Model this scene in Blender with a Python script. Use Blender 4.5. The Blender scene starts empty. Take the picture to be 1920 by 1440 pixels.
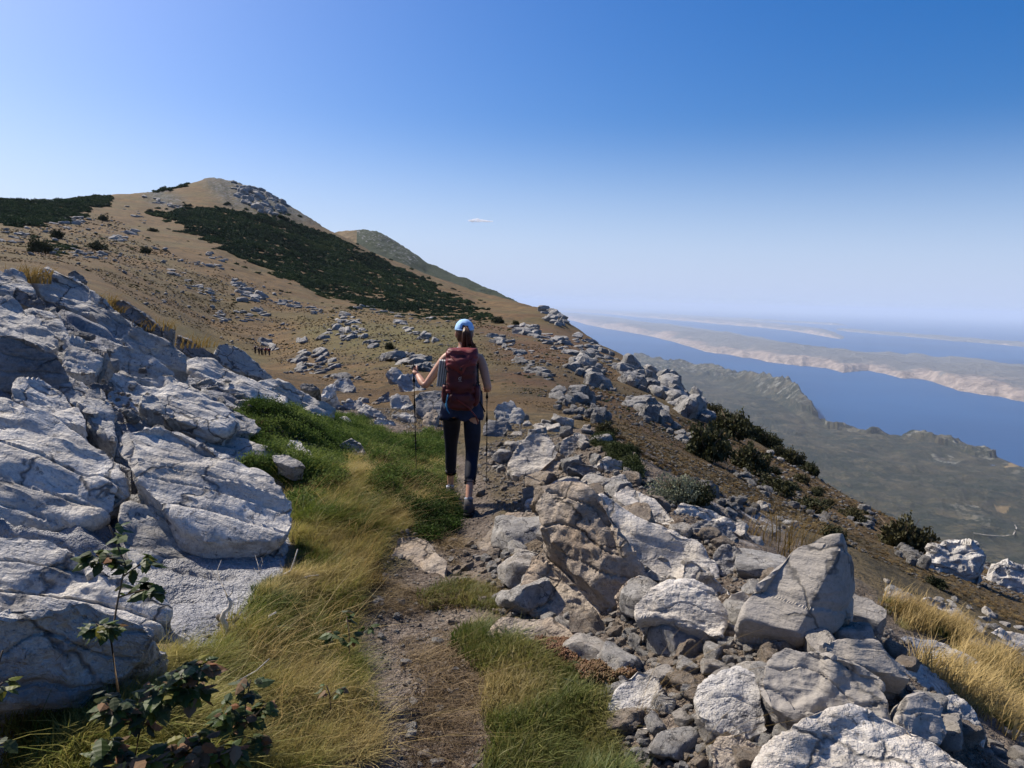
import bpy, bmesh, math, random
import numpy as np
from mathutils import Vector, Matrix, Euler

# ------------------------------------------------------------------ camera, sky, sun
S = bpy.context.scene
COL = S.collection
F = 1397.0                       # focal length in pixels of the 1920 wide photograph
PITCH, ROLL, CZ = math.radians(6.41), math.radians(1.5), 1.6
CAM = np.array([0.0, 0.0, CZ])
_f = np.array([0, math.cos(PITCH), -math.sin(PITCH)])
_r0 = np.array([1.0, 0, 0]); _u0 = np.array([0, math.sin(PITCH), math.cos(PITCH)])
_r = math.cos(ROLL)*_r0 + math.sin(ROLL)*_u0
_u = -math.sin(ROLL)*_r0 + math.cos(ROLL)*_u0
cam = bpy.data.cameras.new('camera'); camo = bpy.data.objects.new('camera', cam); COL.objects.link(camo)
camo.matrix_world = Matrix(((_r[0], _u[0], -_f[0], 0), (_r[1], _u[1], -_f[1], 0), (_r[2], _u[2], -_f[2], CZ), (0, 0, 0, 1)))
cam.sensor_width = 36; cam.lens = 36*F/1920; cam.clip_start = 0.05; cam.clip_end = 600000
S.camera = camo

SUN_AZ, SUN_EL = math.radians(-57), math.radians(46)      # azimuth from +Y, negative to the left
sund = np.array([math.sin(SUN_AZ)*math.cos(SUN_EL), math.cos(SUN_AZ)*math.cos(SUN_EL), math.sin(SUN_EL)])
w = bpy.data.worlds.new('World'); S.world = w; w.use_nodes = True
nt = w.node_tree
sky = nt.nodes.new('ShaderNodeTexSky'); sky.sky_type = 'NISHITA'; sky.sun_disc = False
sky.sun_elevation = SUN_EL; sky.sun_rotation = SUN_AZ % (2*math.pi)
sky.altitude = 200; sky.air_density = 1.0; sky.dust_density = 2.2; sky.ozone_density = 2.2
bg = nt.nodes['Background']; bg.inputs[1].default_value = 0.082
hsv = nt.nodes.new('ShaderNodeHueSaturation'); hsv.inputs['Saturation'].default_value = 1.55
nt.links.new(sky.outputs[0], hsv.inputs['Color']); tint = nt.nodes.new('ShaderNodeMix'); tint.data_type = 'RGBA'; tint.blend_type = 'MULTIPLY'; tint.inputs[0].default_value = 1; tint.inputs[7].default_value = (0.86, 0.92, 1.14, 1)
nt.links.new(hsv.outputs[0], tint.inputs[6]); 
# pale haze of the free air just above the horizon, the same all round
wc = nt.nodes.new('ShaderNodeTexCoord'); wsx = nt.nodes.new('ShaderNodeSeparateXYZ'); nt.links.new(wc.outputs['Generated'], wsx.inputs[0])
wm = nt.nodes.new('ShaderNodeMapRange'); wm.interpolation_type = 'SMOOTHSTEP'; nt.links.new(wsx.outputs['Z'], wm.inputs['Value'])
wm.inputs['From Min'].default_value = -0.02; wm.inputs['From Max'].default_value = 0.24; wm.inputs['To Min'].default_value = 0.78; wm.inputs['To Max'].default_value = 0.0
hz = nt.nodes.new('ShaderNodeMix'); hz.data_type = 'RGBA'; hz.inputs[7].default_value = (5.6, 6.8, 9.6, 1)
nt.links.new(wm.outputs[0], hz.inputs[0]); nt.links.new(tint.outputs[2], hz.inputs[6]); nt.links.new(hz.outputs[2], bg.inputs[0])
sl = bpy.data.lights.new('sun', 'SUN'); sl.energy = 5.0; sl.angle = math.radians(0.53); sl.color = (1, 0.91, 0.78)
so = bpy.data.objects.new('sun', sl); COL.objects.link(so)
so.rotation_euler = Vector(tuple(sund)).to_track_quat('Z', 'Y').to_euler()
S.view_settings.view_transform = 'Standard'; S.view_settings.look = 'None'
S.view_settings.gamma = 1; S.view_settings.use_curve_mapping = False; S.view_settings.exposure = 0.5
S.cycles.max_bounces = 5; S.cycles.diffuse_bounces = 2; S.cycles.glossy_bounces = 2
S.cycles.transparent_max_bounces = 8; S.cycles.volume_bounces = 1; S.cycles.transmission_bounces = 2
S.cycles.use_denoising = True; S.cycles.caustics_reflective = False; S.cycles.caustics_refractive = False

# ------------------------------------------------------------------ numbers
def ray(px, py):
    px = np.asarray(px, float); py = np.asarray(py, float)
    a = (px-960)/F; b = (720-py)/F
    return _f + a[..., None]*_r + b[..., None]*_u
def project(P):
    d = np.asarray(P, float) - CAM
    z = d@_f; z = np.where(z > 1e-3, z, 1e-3)
    px = 960+F*(d@_r)/z; py = 720-F*(d@_u)/z
    return px, py, d@_f
def slope_at(az, py):
    """elevation slope t (dz per horizontal metre) of the ray that shows at row py in azimuth az"""
    k = (720-np.asarray(py, float))/F
    sa, ca = math.sin(az), math.cos(az)
    cp, sp, ct, st = math.cos(PITCH), math.sin(PITCH), math.cos(ROLL), math.sin(ROLL)
    return (k*ca*cp + st*sa - ct*sp*ca)/(ct*cp + k*sp)
def az_of(px):
    d = ray(px, 570); return math.atan2(d[0], d[1])
def pt(px, py, r):
    """world point on the ray of a pixel at horizontal distance r"""
    d = ray(px, py); return CAM + d*(r/math.hypot(d[0], d[1]))
def inpoly(px, py, poly):
    px = np.asarray(px); py = np.asarray(py); c = np.zeros(px.shape, bool)
    n = len(poly)
    for i in range(n):
        x1, y1 = poly[i]; x2, y2 = poly[(i+1) % n]
        if y1 == y2: continue
        t = ((y1 > py) != (y2 > py)) & (px < (x2-x1)*(py-y1)/(y2-y1)+x1)
        c ^= t
    return c
def sm(a, b, x):
    t = np.clip((np.asarray(x, float)-a)/(b-a), 0, 1); return t*t*(3-2*t)
def _hash(i, j, k, s):
    h = (i*374761393 + j*668265263 + k*2147483647 + s*1274126177) & 0xffffffff
    h = ((h ^ (h >> 13))*1274126177) & 0xffffffff
    h = (h ^ (h >> 16)) & 0xffffffff
    h = (h*2246822519) & 0xffffffff
    return ((h ^ (h >> 15)) & 0xffffff)/8388607.5 - 1
def vn(p, s=0):
    i = np.floor(p).astype(np.int64); f = p-i; u = f*f*f*(f*(f*6-15)+10)
    x, y, z = i[:, 0], i[:, 1], i[:, 2]; a, b, c = u[:, 0], u[:, 1], u[:, 2]
    def L(dy, dz):
        h0 = _hash(x, y+dy, z+dz, s); h1 = _hash(x+1, y+dy, z+dz, s); return h0+(h1-h0)*a
    l0 = L(0, 0); l0 = l0+(L(1, 0)-l0)*b
    l1 = L(0, 1); l1 = l1+(L(1, 1)-l1)*b
    return l0+(l1-l0)*c
def fbm(p, o=4, s=0, g=0.5, lac=2.03):
    r = np.zeros(len(p)); a = 1.0; q = p.copy()
    for k in range(o):
        r += a*vn(q, s+k*17); q = q*lac+3.7; a *= g
    return r
def ridged(p, o=4, s=0, g=0.5):
    r = np.zeros(len(p)); a = 1.0; q = p.copy()
    for k in range(o):
        r += a*(1-2*np.abs(vn(q, s+k*13))); q = q*2.07+1.3; a *= g
    return r
def gsm(T, s, ax):
    if s <= 0: return T
    n = int(3*s)+1; k = np.exp(-0.5*(np.arange(-n, n+1)/s)**2); k /= k.sum()
    P = np.pad(T, [(n, n) if i == ax else (0, 0) for i in range(2)], mode='edge')
    return np.apply_along_axis(lambda v: np.convolve(v, k, 'valid'), ax, P)

# ------------------------------------------------------------------ object helpers
def tag(o, label=None, cat=None, group=None, kind=None):
    if label: o['label'] = label
    if cat: o['category'] = cat
    if group: o['group'] = group
    if kind or cat: o['kind'] = kind or 'thing'
    return o
def mesh_np(name, V, Fq, mat=None, smooth=False, attrs=None):
    me = bpy.data.meshes.new(name)
    V = np.asarray(V, np.float32); Fq = np.asarray(Fq, np.int32)
    k = Fq.shape[1]
    me.vertices.add(len(V)); me.vertices.foreach_set('co', V.ravel())
    me.loops.add(Fq.size); me.loops.foreach_set('vertex_index', Fq.ravel())
    me.polygons.add(len(Fq)); me.polygons.foreach_set('loop_start', np.arange(0, Fq.size, k, dtype=np.int32))
    try: me.polygons.foreach_set('loop_total', np.full(len(Fq), k, np.int32))
    except Exception: pass
    me.update(calc_edges=True)
    if smooth: me.polygons.foreach_set('use_smooth', np.ones(len(Fq), bool))
    for an, arr in (attrs or {}).items():
        arr = np.asarray(arr, np.float32)
        if arr.ndim == 1:
            a = me.attributes.new(an, 'FLOAT', 'POINT'); a.data.foreach_set('value', arr)
        else:
            a = me.attributes.new(an, 'FLOAT_COLOR', 'POINT')
            c = np.ones((len(arr), 4), np.float32); c[:, :arr.shape[1]] = arr
            a.data.foreach_set('color', c.ravel())
    if mat: me.materials.append(mat)
    return me
def link(name, me, parent=None, loc=(0, 0, 0)):
    o = bpy.data.objects.new(name, me); COL.objects.link(o); o.location = loc
    if parent: o.parent = parent
    return o
def empty(name, loc, rz=0):
    o = bpy.data.objects.new(name, None); COL.objects.link(o); o.location = loc; o.rotation_euler = (0, 0, rz)
    o.empty_display_size = 0.1
    return o
def copy_tree(o, parent=None):
    c = o.copy(); COL.objects.link(c); c.parent = parent
    for ch in list(o.children): copy_tree(ch, c)
    return c
class MB:
    """collects pieces of one mesh"""
    def __init__(s): s.v = []; s.f = []
    def add(s, V, Fs):
        n = len(s.v); s.v += [tuple(p) for p in V]; s.f += [tuple(i+n for i in q) for q in Fs]
    def tube(s, pts, rad, n=6, cap=True, flat=1.0):
        pts = [Vector(p) for p in pts]
        if not hasattr(rad, '__len__'): rad = [rad]*len(pts)
        V = []; Fs = []; up = Vector((0.13, 0.31, 0.94))
        for i, p in enumerate(pts):
            t = (pts[min(i+1, len(pts)-1)]-pts[max(i-1, 0)]).normalized()
            x = t.cross(up)
            if x.length < 0.2: x = t.cross(Vector((1, 0, 0)))
            x.normalize(); y = t.cross(x).normalized(); up = y if i == 0 else up
            for k in range(n):
                a = 2*math.pi*k/n; V.append(p+x*math.cos(a)*rad[i]+y*math.sin(a)*rad[i]*flat)
        for i in range(len(pts)-1):
            for k in range(n):
                k2 = (k+1) % n; Fs.append((i*n+k, i*n+k2, (i+1)*n+k2, (i+1)*n+k))
        if cap: Fs += [tuple(range(n-1, -1, -1)), tuple((len(pts)-1)*n+k for k in range(n))]
        s.add(V, Fs)
    def box(s, c, h, R=None, taper=1.0):
        V = []
        for z in (-1, 1):
            for (x, y) in ((-1, -1), (1, -1), (1, 1), (-1, 1)):
                k = taper if z > 0 else 1
                p = Vector((x*h[0]*k, y*h[1]*k, z*h[2]))
                if R is not None: p = R@p
                V.append(p+Vector(c))
        s.add(V, [(3, 2, 1, 0), (4, 5, 6, 7), (0, 1, 5, 4), (1, 2, 6, 5), (2, 3, 7, 6), (3, 0, 4, 7)])
    def mesh(s, name, mat, smooth=True):
        me = bpy.data.meshes.new(name); me.from_pydata(s.v, [], s.f); me.update()
        if smooth: me.polygons.foreach_set('use_smooth', np.ones(len(s.f), bool))
        if mat: me.materials.append(mat)
        return me
    def build(s, name, mat, parent=None, smooth=True, loc=(0, 0, 0)):
        return link(name, s.mesh(name, mat, smooth), parent, loc)

# ------------------------------------------------------------------ material helpers
class NT:
    def __init__(s, name):
        s.m = bpy.data.materials.new(name); s.m.use_nodes = True; s.t = s.m.node_tree; s.n = s.t.nodes
        s.bsdf = s.n['Principled BSDF']; s.out = s.n['Material Output']
        s.bsdf.inputs['Specular IOR Level'].default_value = 0.25
    def new(s, ty, **kw):
        n = s.n.new(ty)
        for k, v in kw.items(): setattr(n, k, v)
        return n
    def L(s, a, b): s.t.links.new(a, b)
    def setin(s, inp, v):
        if isinstance(v, bpy.types.NodeSocket): s.L(v, inp)
        elif hasattr(v, '__len__') and inp.type == 'RGBA': inp.default_value = tuple(v)+((1,) if len(v) == 3 else ())
        else: inp.default_value = v
    def coord(s, kind='Object', offset=True, scale=None):
        tc = s.new('ShaderNodeTexCoord'); v = tc.outputs[kind]
        if offset:
            oi = s.new('ShaderNodeObjectInfo'); mu = s.new('ShaderNodeVectorMath', operation='SCALE')
            mu.inputs[0].default_value = (37.1, 53.7, 71.3); s.L(oi.outputs['Random'], mu.inputs['Scale'])
            ad = s.new('ShaderNodeVectorMath', operation='ADD'); s.L(v, ad.inputs[0]); s.L(mu.outputs[0], ad.inputs[1]); v = ad.outputs[0]
        if scale:
            mp = s.new('ShaderNodeVectorMath', operation='MULTIPLY'); s.L(v, mp.inputs[0]); mp.inputs[1].default_value = scale; v = mp.outputs[0]
        return v
    def noise(s, v, scale, detail=4, rough=0.55, dist=0.0, out='Fac'):
        n = s.new('ShaderNodeTexNoise'); s.L(v, n.inputs['Vector']); n.inputs['Scale'].default_value = scale
        n.inputs['Detail'].default_value = detail; n.inputs['Roughness'].default_value = rough; n.inputs['Distortion'].default_value = dist
        return n.outputs[out]
    def vor(s, v, scale, feature='F1', out='Distance', rnd=1.0):
        n = s.new('ShaderNodeTexVoronoi', feature=feature); s.L(v, n.inputs['Vector']); n.inputs['Scale'].default_value = scale
        n.inputs['Randomness'].default_value = rnd
        return n.outputs[out]
    def ramp(s, fac, a, b, v0=0.0, v1=1.0, smooth=True):
        n = s.new('ShaderNodeMapRange'); n.interpolation_type = 'SMOOTHSTEP' if smooth else 'LINEAR'
        s.setin(n.inputs['Value'], fac); n.inputs['From Min'].default_value = a; n.inputs['From Max'].default_value = b
        n.inputs['To Min'].default_value = v0; n.inputs['To Max'].default_value = v1
        return n.outputs['Result']
    def mix(s, fac, a, b, blend='MIX'):
        n = s.new('ShaderNodeMix', data_type='RGBA', blend_type=blend)
        s.setin(n.inputs['Factor'], fac); s.setin(n.inputs['A'] if False else n.inputs[6], a); s.setin(n.inputs[7], b)
        return n.outputs[2]
    def math(s, op, a, b=0.0, c=None):
        n = s.new('ShaderNodeMath', operation=op); s.setin(n.inputs[0], a); s.setin(n.inputs[1], b)
        if c is not None: s.setin(n.inputs[2], c)
        return n.outputs[0]
    def bump(s, h, strength, dist, prev=None):
        n = s.new('ShaderNodeBump'); s.setin(n.inputs['Height'], h); n.inputs['Strength'].default_value = strength; n.inputs['Distance'].default_value = dist
        if prev is not None: s.L(prev, n.inputs['Normal'])
        return n.outputs[0]
    def attr(s, name, out='Color'):
        n = s.new('ShaderNodeAttribute', attribute_name=name); return n.outputs[out]
    def sep(s, c):
        n = s.new('ShaderNodeSeparateColor'); s.L(c, n.inputs[0]); return n.outputs
    def fin(s, col, rough=0.9, normal=None):
        s.setin(s.bsdf.inputs['Base Color'], col); s.setin(s.bsdf.inputs['Roughness'], rough)
        if normal is not None: s.L(normal, s.bsdf.inputs['Normal'])
        return s.m
def plain(name, col, rough=0.8, metal=0.0, bump=None, var=0.15, sc=30):
    t = NT(name); v = t.coord('Object', False); n = t.noise(v, sc, 3)
    c = t.mix(t.ramp(n, 0.3, 0.7), [x*(1-var) for x in col], [min(1, x*(1+var)) for x in col])
    t.bsdf.inputs['Metallic'].default_value = metal
    nm = t.bump(t.noise(v, sc*2, 3), 0.4, bump) if bump else None
    return t.fin(c, rough, nm)
def rockmat(name, light, mid, dark, warm, sc=1.0, warmth=0.4, stain=0.5, bumpd=0.03, offset=True, karst=0.5, strat=None, rot=None):
    t = NT(name); v = t.coord('Object', offset)
    n1 = t.noise(v, 1.3*sc, 5, 0.6, 0.4); n2 = t.noise(v, 7*sc, 6, 0.65); n3 = t.noise(v, 38*sc, 4, 0.7)
    c = t.mix(t.ramp(n1, 0.35, 0.65), mid, light)
    c = t.mix(t.math('MULTIPLY', t.ramp(t.noise(v, 2.1*sc, 5, 0.6), 0.45, 0.7), warmth), c, warm)
    c = t.mix(t.math('MULTIPLY', t.ramp(n2, 0.5, 0.68), stain), c, dark)
    c = t.mix(t.ramp(n3, 0.42, 0.75, 0, 0.45), c, dark)
    c = t.mix(t.ramp(t.noise(v, 70*sc, 3, 0.7), 0.56, 0.7, 0, 0.35), c, [min(.8, x*1.25) for x in light])
    # thin fissures
    wv = t.new('ShaderNodeVectorMath', operation='MULTIPLY_ADD'); t.L(t.noise(v, 2.5*sc, 4, out='Color'), wv.inputs[0]); wv.inputs[1].default_value = (0.5/sc,)*3; t.L(v, wv.inputs[2])
    cr = t.vor(wv.outputs[0], 1.7*sc, 'DISTANCE_TO_EDGE')
    crk = t.math('MULTIPLY', t.ramp(cr, 0.0, 0.035, 1, 0), t.ramp(t.noise(v, 1.9*sc, 2), 0.42, 0.55))
    c = t.mix(t.math('MULTIPLY', t.ramp(t.noise(v, 16*sc, 5, 0.75), 0.58, 0.64), t.ramp(t.noise(v, 0.9*sc, 3), 0.4, 0.6, 0, 0.75)), c, [x*0.6 for x in dark])
    c = t.mix(t.math('MULTIPLY', crk, 0.8), c, [x*0.45 for x in dark])
    sv = t.coord('Object', offset, scale=strat or (1, 1, 4.5))
    if rot:
        mp = t.new('ShaderNodeMapping'); mp.vector_type = 'TEXTURE'; t.L(t.coord('Object', offset), mp.inputs['Vector']); mp.inputs['Rotation'].default_value = rot; mp.inputs['Scale'].default_value = (4.0, 0.6, 0.9); sv = mp.outputs[0]
        c = t.mix(t.ramp(t.noise(sv, 2.2*sc, 5, 0.6, 0.3), 0.5, 0.66, 0, 0.55), c, dark)
    st = t.noise(sv, 3.2*sc, 6, 0.62, 0.5)
    b = t.bump(st, 0.9, bumpd*2.2)
    b = t.bump(t.vor(wv.outputs[0], 6*sc, 'SMOOTH_F1'), karst, bumpd*1.6, b)
    b = t.bump(n2, 0.9, bumpd*1.3, b)
    b = t.bump(n3, 0.8, bumpd*0.4, b)
    b = t.bump(t.math('SUBTRACT', 1.0, crk), 0.7, bumpd*0.5, b)
    return t.fin(c, 0.92, b)
# ------------------------------------------------------------------ mountain relief in polar form about the viewpoint
COLS = {
 -500: [(500,16),(540,60),(500,110),(470,170),(430,300),(400,420),(352,650),(380,900),(560,2500)],
 0:    [(540,17),(575,60),(525,110),(492,170),(452,300),(415,430),(371,650),(400,900),(560,2500)],
 110:  [(570,17),(600,65),(545,115),(506,180),(462,310),(415,470),(374,700),(400,950),(560,2500)],
 200:  [(600,17),(625,70),(565,120),(520,190),(470,330),(420,520),(362,800),(400,1100),(560,2500)],
 300:  [(640,18),(660,75),(610,130),(560,200),(486,345),(425,570),(357,880),(400,1200),(565,2500)],
 345:  [(655,18),(670,78),(625,134),(580,205),(492,352),(424,590),(341,915),(400,1250),(568,2500)],
 400:  [(680,18),(690,80),(655,140),(602,210),(500,360),(422,620),(322,950),(400,1300),(570,2500)],
 450:  [(702,18),(692,90),(662,148),(607,215),(512,366),(424,640),(332,950),(410,1280),(575,2500)],
 500:  [(722,18),(692,100),(672,155),(610,220),(524,370),(428,650),(346,950),(420,1250),(580,2500)],
 545:  [(735,19),(697,85),(668,145),(610,215),(540,358),(450,620),(380,920),(440,1220),(590,2500)],
 600:  [(752,20),(702,70),(660,130),(609,210),(560,342),(486,580),(414,880),(470,1150),(600,2500)],
 700:  [(760,22),(697,60),(655,110),(610,190),(577,325),(528,520),(469,820),(520,1100),(640,2500)],
 800:  [(765,20),(692,50),(650,95),(617,160),(594,300),(556,480),(510,760),(570,1000),(700,2500)],
 900:  [(770,20),(702,50),(655,90),(622,150),(600,265),(580,420),(546,680),(600,900),(760,2500)],
 1000: [(765,20),(707,45),(665,80),(635,130),(612,200),(592,320),(569,520),(620,700),(800,2500)],
 1045: [(770,20),(712,43),(672,74),(645,115),(622,175),(604,270),(583,430),(650,600),(850,2500)],
 1068: [(775,20),(718,42),(680,70),(652,108),(633,160),(620,240),(606,370),(680,500),(880,2500)],
 1100: [(790,20),(735,40),(692,65),(665,97),(648,140),(637,200),(627,300),(700,400),(900,2500)],
 1200: [(815,20),(768,35),(735,52),(713,72),(698,95),(690,125),(683,170),(760,250),(950,2500)],
 1300: [(860,20),(818,32),(790,45),(770,60),(758,78),(751,98),(746,125),(820,200),(1000,2500)],
 1400: [(905,20),(868,30),(845,42),(828,56),(816,72),(809,90),(804,110),(880,180),(1040,2500)],
 1500: [(945,20),(915,28),(897,38),(882,50),(872,64),(866,80),(862,100),(930,170),(1080,2500)],
 1600: [(988,18),(965,25),(948,34),(937,44),(929,56),(924,70),(920,88),(985,150),(1110,2500)],
 1700: [(1028,18),(1008,24),(994,32),(984,42),(976,52),(971,64),(968,80),(1020,140),(1140,2500)],
 1800: [(1068,17),(1052,22),(1040,29),(1030,37),(1023,46),(1018,56),(1015,70),(1060,130),(1160,2500)],
 1920: [(1110,16),(1095,21),(1084,27),(1075,34),(1068,42),(1064,51),(1061,62),(1100,120),(1190,2500)],
 2400: [(1290,16),(1275,21),(1262,27),(1252,34),(1244,42),(1240,51),(1236,62),(1270,120),(1320,2500)],
}
_cx = sorted(COLS); _ca = np.array([az_of(x) for x in _cx])
_LR = np.array([[math.log(r) for (_, r) in COLS[x]] for x in _cx])
_ZZ = np.array([[CZ + r*slope_at(a, py) for (py, r) in COLS[x]] for x, a in zip(_cx, _ca)])
# azimuths: fine in view, coarse behind
D2R = math.pi/180
AZ = np.concatenate([np.linspace(-180, -60, 40, endpoint=False), np.linspace(-60, -39, 40, endpoint=False), np.linspace(-39, 39, 500, endpoint=False),
                     np.linspace(39, 60, 40, endpoint=False), np.linspace(60, 180, 41)])*D2R
RR = np.concatenate([np.exp(np.linspace(math.log(0.12), math.log(1.7), 16, endpoint=False)),
                     np.exp(np.linspace(math.log(1.7), math.log(16), 300, endpoint=False)),
                     np.exp(np.linspace(math.log(16), math.log(2800), 330))])
LRR = np.log(RR)
def _tables():
    na = len(AZ); lr = np.array([np.interp(AZ, _ca, _LR[:, k]) for k in range(9)]).T
    zz = np.array([np.interp(AZ, _ca, _ZZ[:, k]) for k in range(9)]).T
    T = np.zeros((na, len(RR)))
    for i in range(na):
        T[i] = np.interp(RR, np.exp(lr[i]), zz[i])
    back = sm(65*D2R, 120*D2R, np.abs(AZ))
    zb = -0.03*RR - 0.00006*RR**2
    T = T*(1-back[:, None]) + zb[None]*back[:, None]
    T = gsm(T, 4.0, 1); T = gsm(T, 3.0, 0)
    return T
_T = _tables()
A2, R2 = np.meshgrid(AZ, RR, indexing='ij')
X2 = R2*np.sin(A2); Y2 = R2*np.cos(A2)
def path_x(y):
    return np.interp(y, [-10, 0, 2.4, 3.2, 4.2, 5.3, 6.6, 8, 10, 12, 14.5, 18, 25], [0, -.1, -.2, -.36, -.42, -.38, -.38, -.55, -1.05, -1.9, -3.0, -4.2, -6])
def near_z(x, y):
    r = np.hypot(x, y); xp = path_x(y)
    base = -0.045*y
    dl = (xp-0.85) - x                      # left of the path
    yc = np.interp(x, [-16, -9, -6.6, -4.9, -3, 0], [11.0, 11.6, 13.2, 14.6, 15.5, 18])
    up = 0.40*np.log1p(np.exp(np.clip(dl*5, -30, 30)))/5
    left = up*(1+0.07*sm(2.5, 8, dl))
    ycut = np.maximum(y-yc, 0)
    left = left - 0.55*ycut*sm(0, 1.5, dl)
    dr = x-1.9
    right = -0.43*np.log1p(np.exp(np.clip(dr*3, -30, 30)))/3
    mound = 0.34*np.exp(-((x-1.35)/0.75)**2)*sm(1.6, 3.2, y)*(1-sm(8.5, 11.5, y))
    mound += 0.22*np.exp(-((x-0.75)/0.55)**2)*sm(3.6, 5.0, y)*(1-sm(9.0, 11, y))
    trench = -0.07*np.exp(-((x-xp)/0.4)**2)*(1-sm(10, 14, y))
    gr = 0.10*np.exp(-((x-(xp-0.95))/0.35)**2)*sm(1, 2, y)*(1-sm(8, 10, y))
    carve = -0.38*sm(2.95, 2.35, y)*sm(0.25, 0.8, dl)*sm(.3, 1.2, y)
    return base+left+right+mound+trench+gr+carve
ZN = near_z(X2, Y2)
wN = sm(15.0, 19.5, R2)
Z2 = ZN*(1-wN) + _T*wN
P2 = np.stack([X2.ravel(), Y2.ravel(), np.zeros(X2.size)], 1)
PX2, PY2, _ = project(np.stack([X2, Y2, Z2], -1).reshape(-1, 3)); PX2 = PX2.reshape(X2.shape); PY2 = PY2.reshape(X2.shape)
front = (np.abs(A2) < 60*D2R)
xp2 = path_x(Y2)
leftw = sm(0.9, 1.5, xp2-0.15-X2)*sm(2.2, 2.9, Y2)*(1-sm(16, 20, R2))*1.0
# strata: long ribs running down to the right on the left slope
def strata(P, s=5):
    q = np.stack([P[:, 0]*0.42+P[:, 1]*0.5, P[:, 1]*1.5-P[:, 0]*0.55, np.zeros(len(P))], 1)
    q = q+0.35*np.stack([vn(q*1.3, 3), vn(q*1.3, 4), vn(q*1.3, 5)*0], 1)
    a = fbm(q*0.9, 3, s)
    st = np.abs(((q[:, 1]*0.95+a*0.6) % 1.0)-0.5)*2
    return a*0.12 + sm(0.0, 0.25, st)*0.16 - 0.12 + ridged(q*2.2, 3, s+9)*0.045
nz = fbm(P2*1.1, 4, 1).reshape(X2.shape)*0.035 + fbm(P2*6.0, 3, 2).reshape(X2.shape)*0.010
Z2 = Z2 + nz*sm(0.3, 1.5, R2)*(1-sm(25, 60, R2))
Z2 = Z2 + strata(P2).reshape(X2.shape)*leftw*1.5
pile = sm(0.25, 0.7, X2-xp2)*sm(1.4, 2.4, Y2)*(1-sm(2.6, 3.6, X2))*(1-sm(8.5, 11, R2))
Z2 = Z2 + pile*(fbm(P2*2.6, 3, 33).reshape(X2.shape)*0.05)
mid = sm(18, 40, R2)
far_amp = mid*np.minimum(0.010*R2, 3.0)*(1-sm(1500, 2600, R2)*0.5)
lg = fbm(np.stack([X2.ravel()/22, Y2.ravel()/22, np.zeros(X2.size)], 1), 3, 50).reshape(X2.shape)
lg2 = fbm(np.stack([X2.ravel()/75, Y2.ravel()/75, np.zeros(X2.size)], 1), 4, 60).reshape(X2.shape)
f01 = sm(60, 200, R2)
Z2 = Z2 + far_amp*0.30*(lg*(1-f01) + lg2*f01*1.3)
Z2 = Z2 + mid*(1-sm(100, 300, R2))*fbm(P2*0.8, 3, 70).reshape(X2.shape)*0.10
Z2 = Z2 + sm(120, 250, R2)*fbm(P2*0.11, 3, 75).reshape(X2.shape)*0.5
rk = ridged(np.stack([X2.ravel()/14, Y2.ravel()/9, np.zeros(X2.size)], 1), 4, 80).reshape(X2.shape)
# rocky brows on the hill top and bluffs (polygons in the photograph, kept as world relief)
def pm(polys, soft=3):
    m = np.zeros(X2.shape)
    for p in polys: m = np.maximum(m, inpoly(PX2, PY2, p))
    return m*front
HILLROCK = [[(382,336),(398,318),(470,328),(545,378),(605,425),(560,415),(520,408),(480,402),(430,388),(408,372),(388,352)], [(280,345),(350,375),(330,398),(270,372)],
            [(700,434),(760,455),(800,488),(830,505),(790,500),(720,470),(660,440)]]
RMASK = pm(HILLROCK)*(R2 > 200)
Z2 = Z2 + RMASK*rk*1.6
# coarse triangle look-up of the finished relief
def zgrid(az, r):
    ia = np.interp(az, AZ, np.arange(len(AZ))); ir = np.interp(np.log(np.maximum(r, 0.13)), LRR, np.arange(len(RR)))
    i0 = np.clip(ia.astype(int), 0, len(AZ)-2); j0 = np.clip(ir.astype(int), 0, len(RR)-2); a = ia-i0; b = ir-j0
    return (Z2[i0, j0]*(1-a)*(1-b)+Z2[i0+1, j0]*a*(1-b)+Z2[i0, j0+1]*(1-a)*b+Z2[i0+1, j0+1]*a*b)
def gz(x, y):
    x = np.asarray(x, float); y = np.asarray(y, float)
    return zgrid(np.arctan2(x, y), np.hypot(x, y))
_rs = np.exp(np.linspace(math.log(1.2), math.log(2700), 1500))
def hit(px, py):
    """first meeting of the rays of pixels with the relief: points (n,3), ok (n)"""
    px = np.atleast_1d(np.asarray(px, float)); py = np.atleast_1d(np.asarray(py, float))
    d = ray(px, py); h = np.hypot(d[:, 0], d[:, 1]); az = np.arctan2(d[:, 0], d[:, 1]); t = d[:, 2]/h
    out = np.zeros((len(px), 3)); ok = np.zeros(len(px), bool)
    for s in range(0, len(px), 4000):
        e = slice(s, s+4000); A = az[e][:, None]+0*_rs[None]; Rm = 0*az[e][:, None]+_rs[None]
        g = zgrid(A.ravel(), Rm.ravel()).reshape(A.shape); q = CZ+t[e][:, None]*Rm
        below = g >= q; k = below.argmax(1); o = below.any(1) & (k > 0); k = np.maximum(k, 1)
        ii = np.arange(len(k)); g0 = (q-g)[ii, k-1]; g1 = (g-q)[ii, k]; f = g0/np.maximum(g0+g1, 1e-9)
        rr = _rs[k-1]+(_rs[k]-_rs[k-1])*np.clip(f, 0, 1)
        out[e, 0] = rr*np.sin(az[e]); out[e, 1] = rr*np.cos(az[e]); out[e, 2] = CZ+t[e]*rr; ok[e] = o
    return out, ok
def gnormal(x, y, e=0.15):
    n = Vector((float(gz(x-e, y)-gz(x+e, y)), float(gz(x, y-e)-gz(x, y+e)), 2*e)); return n.normalized()

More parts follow.
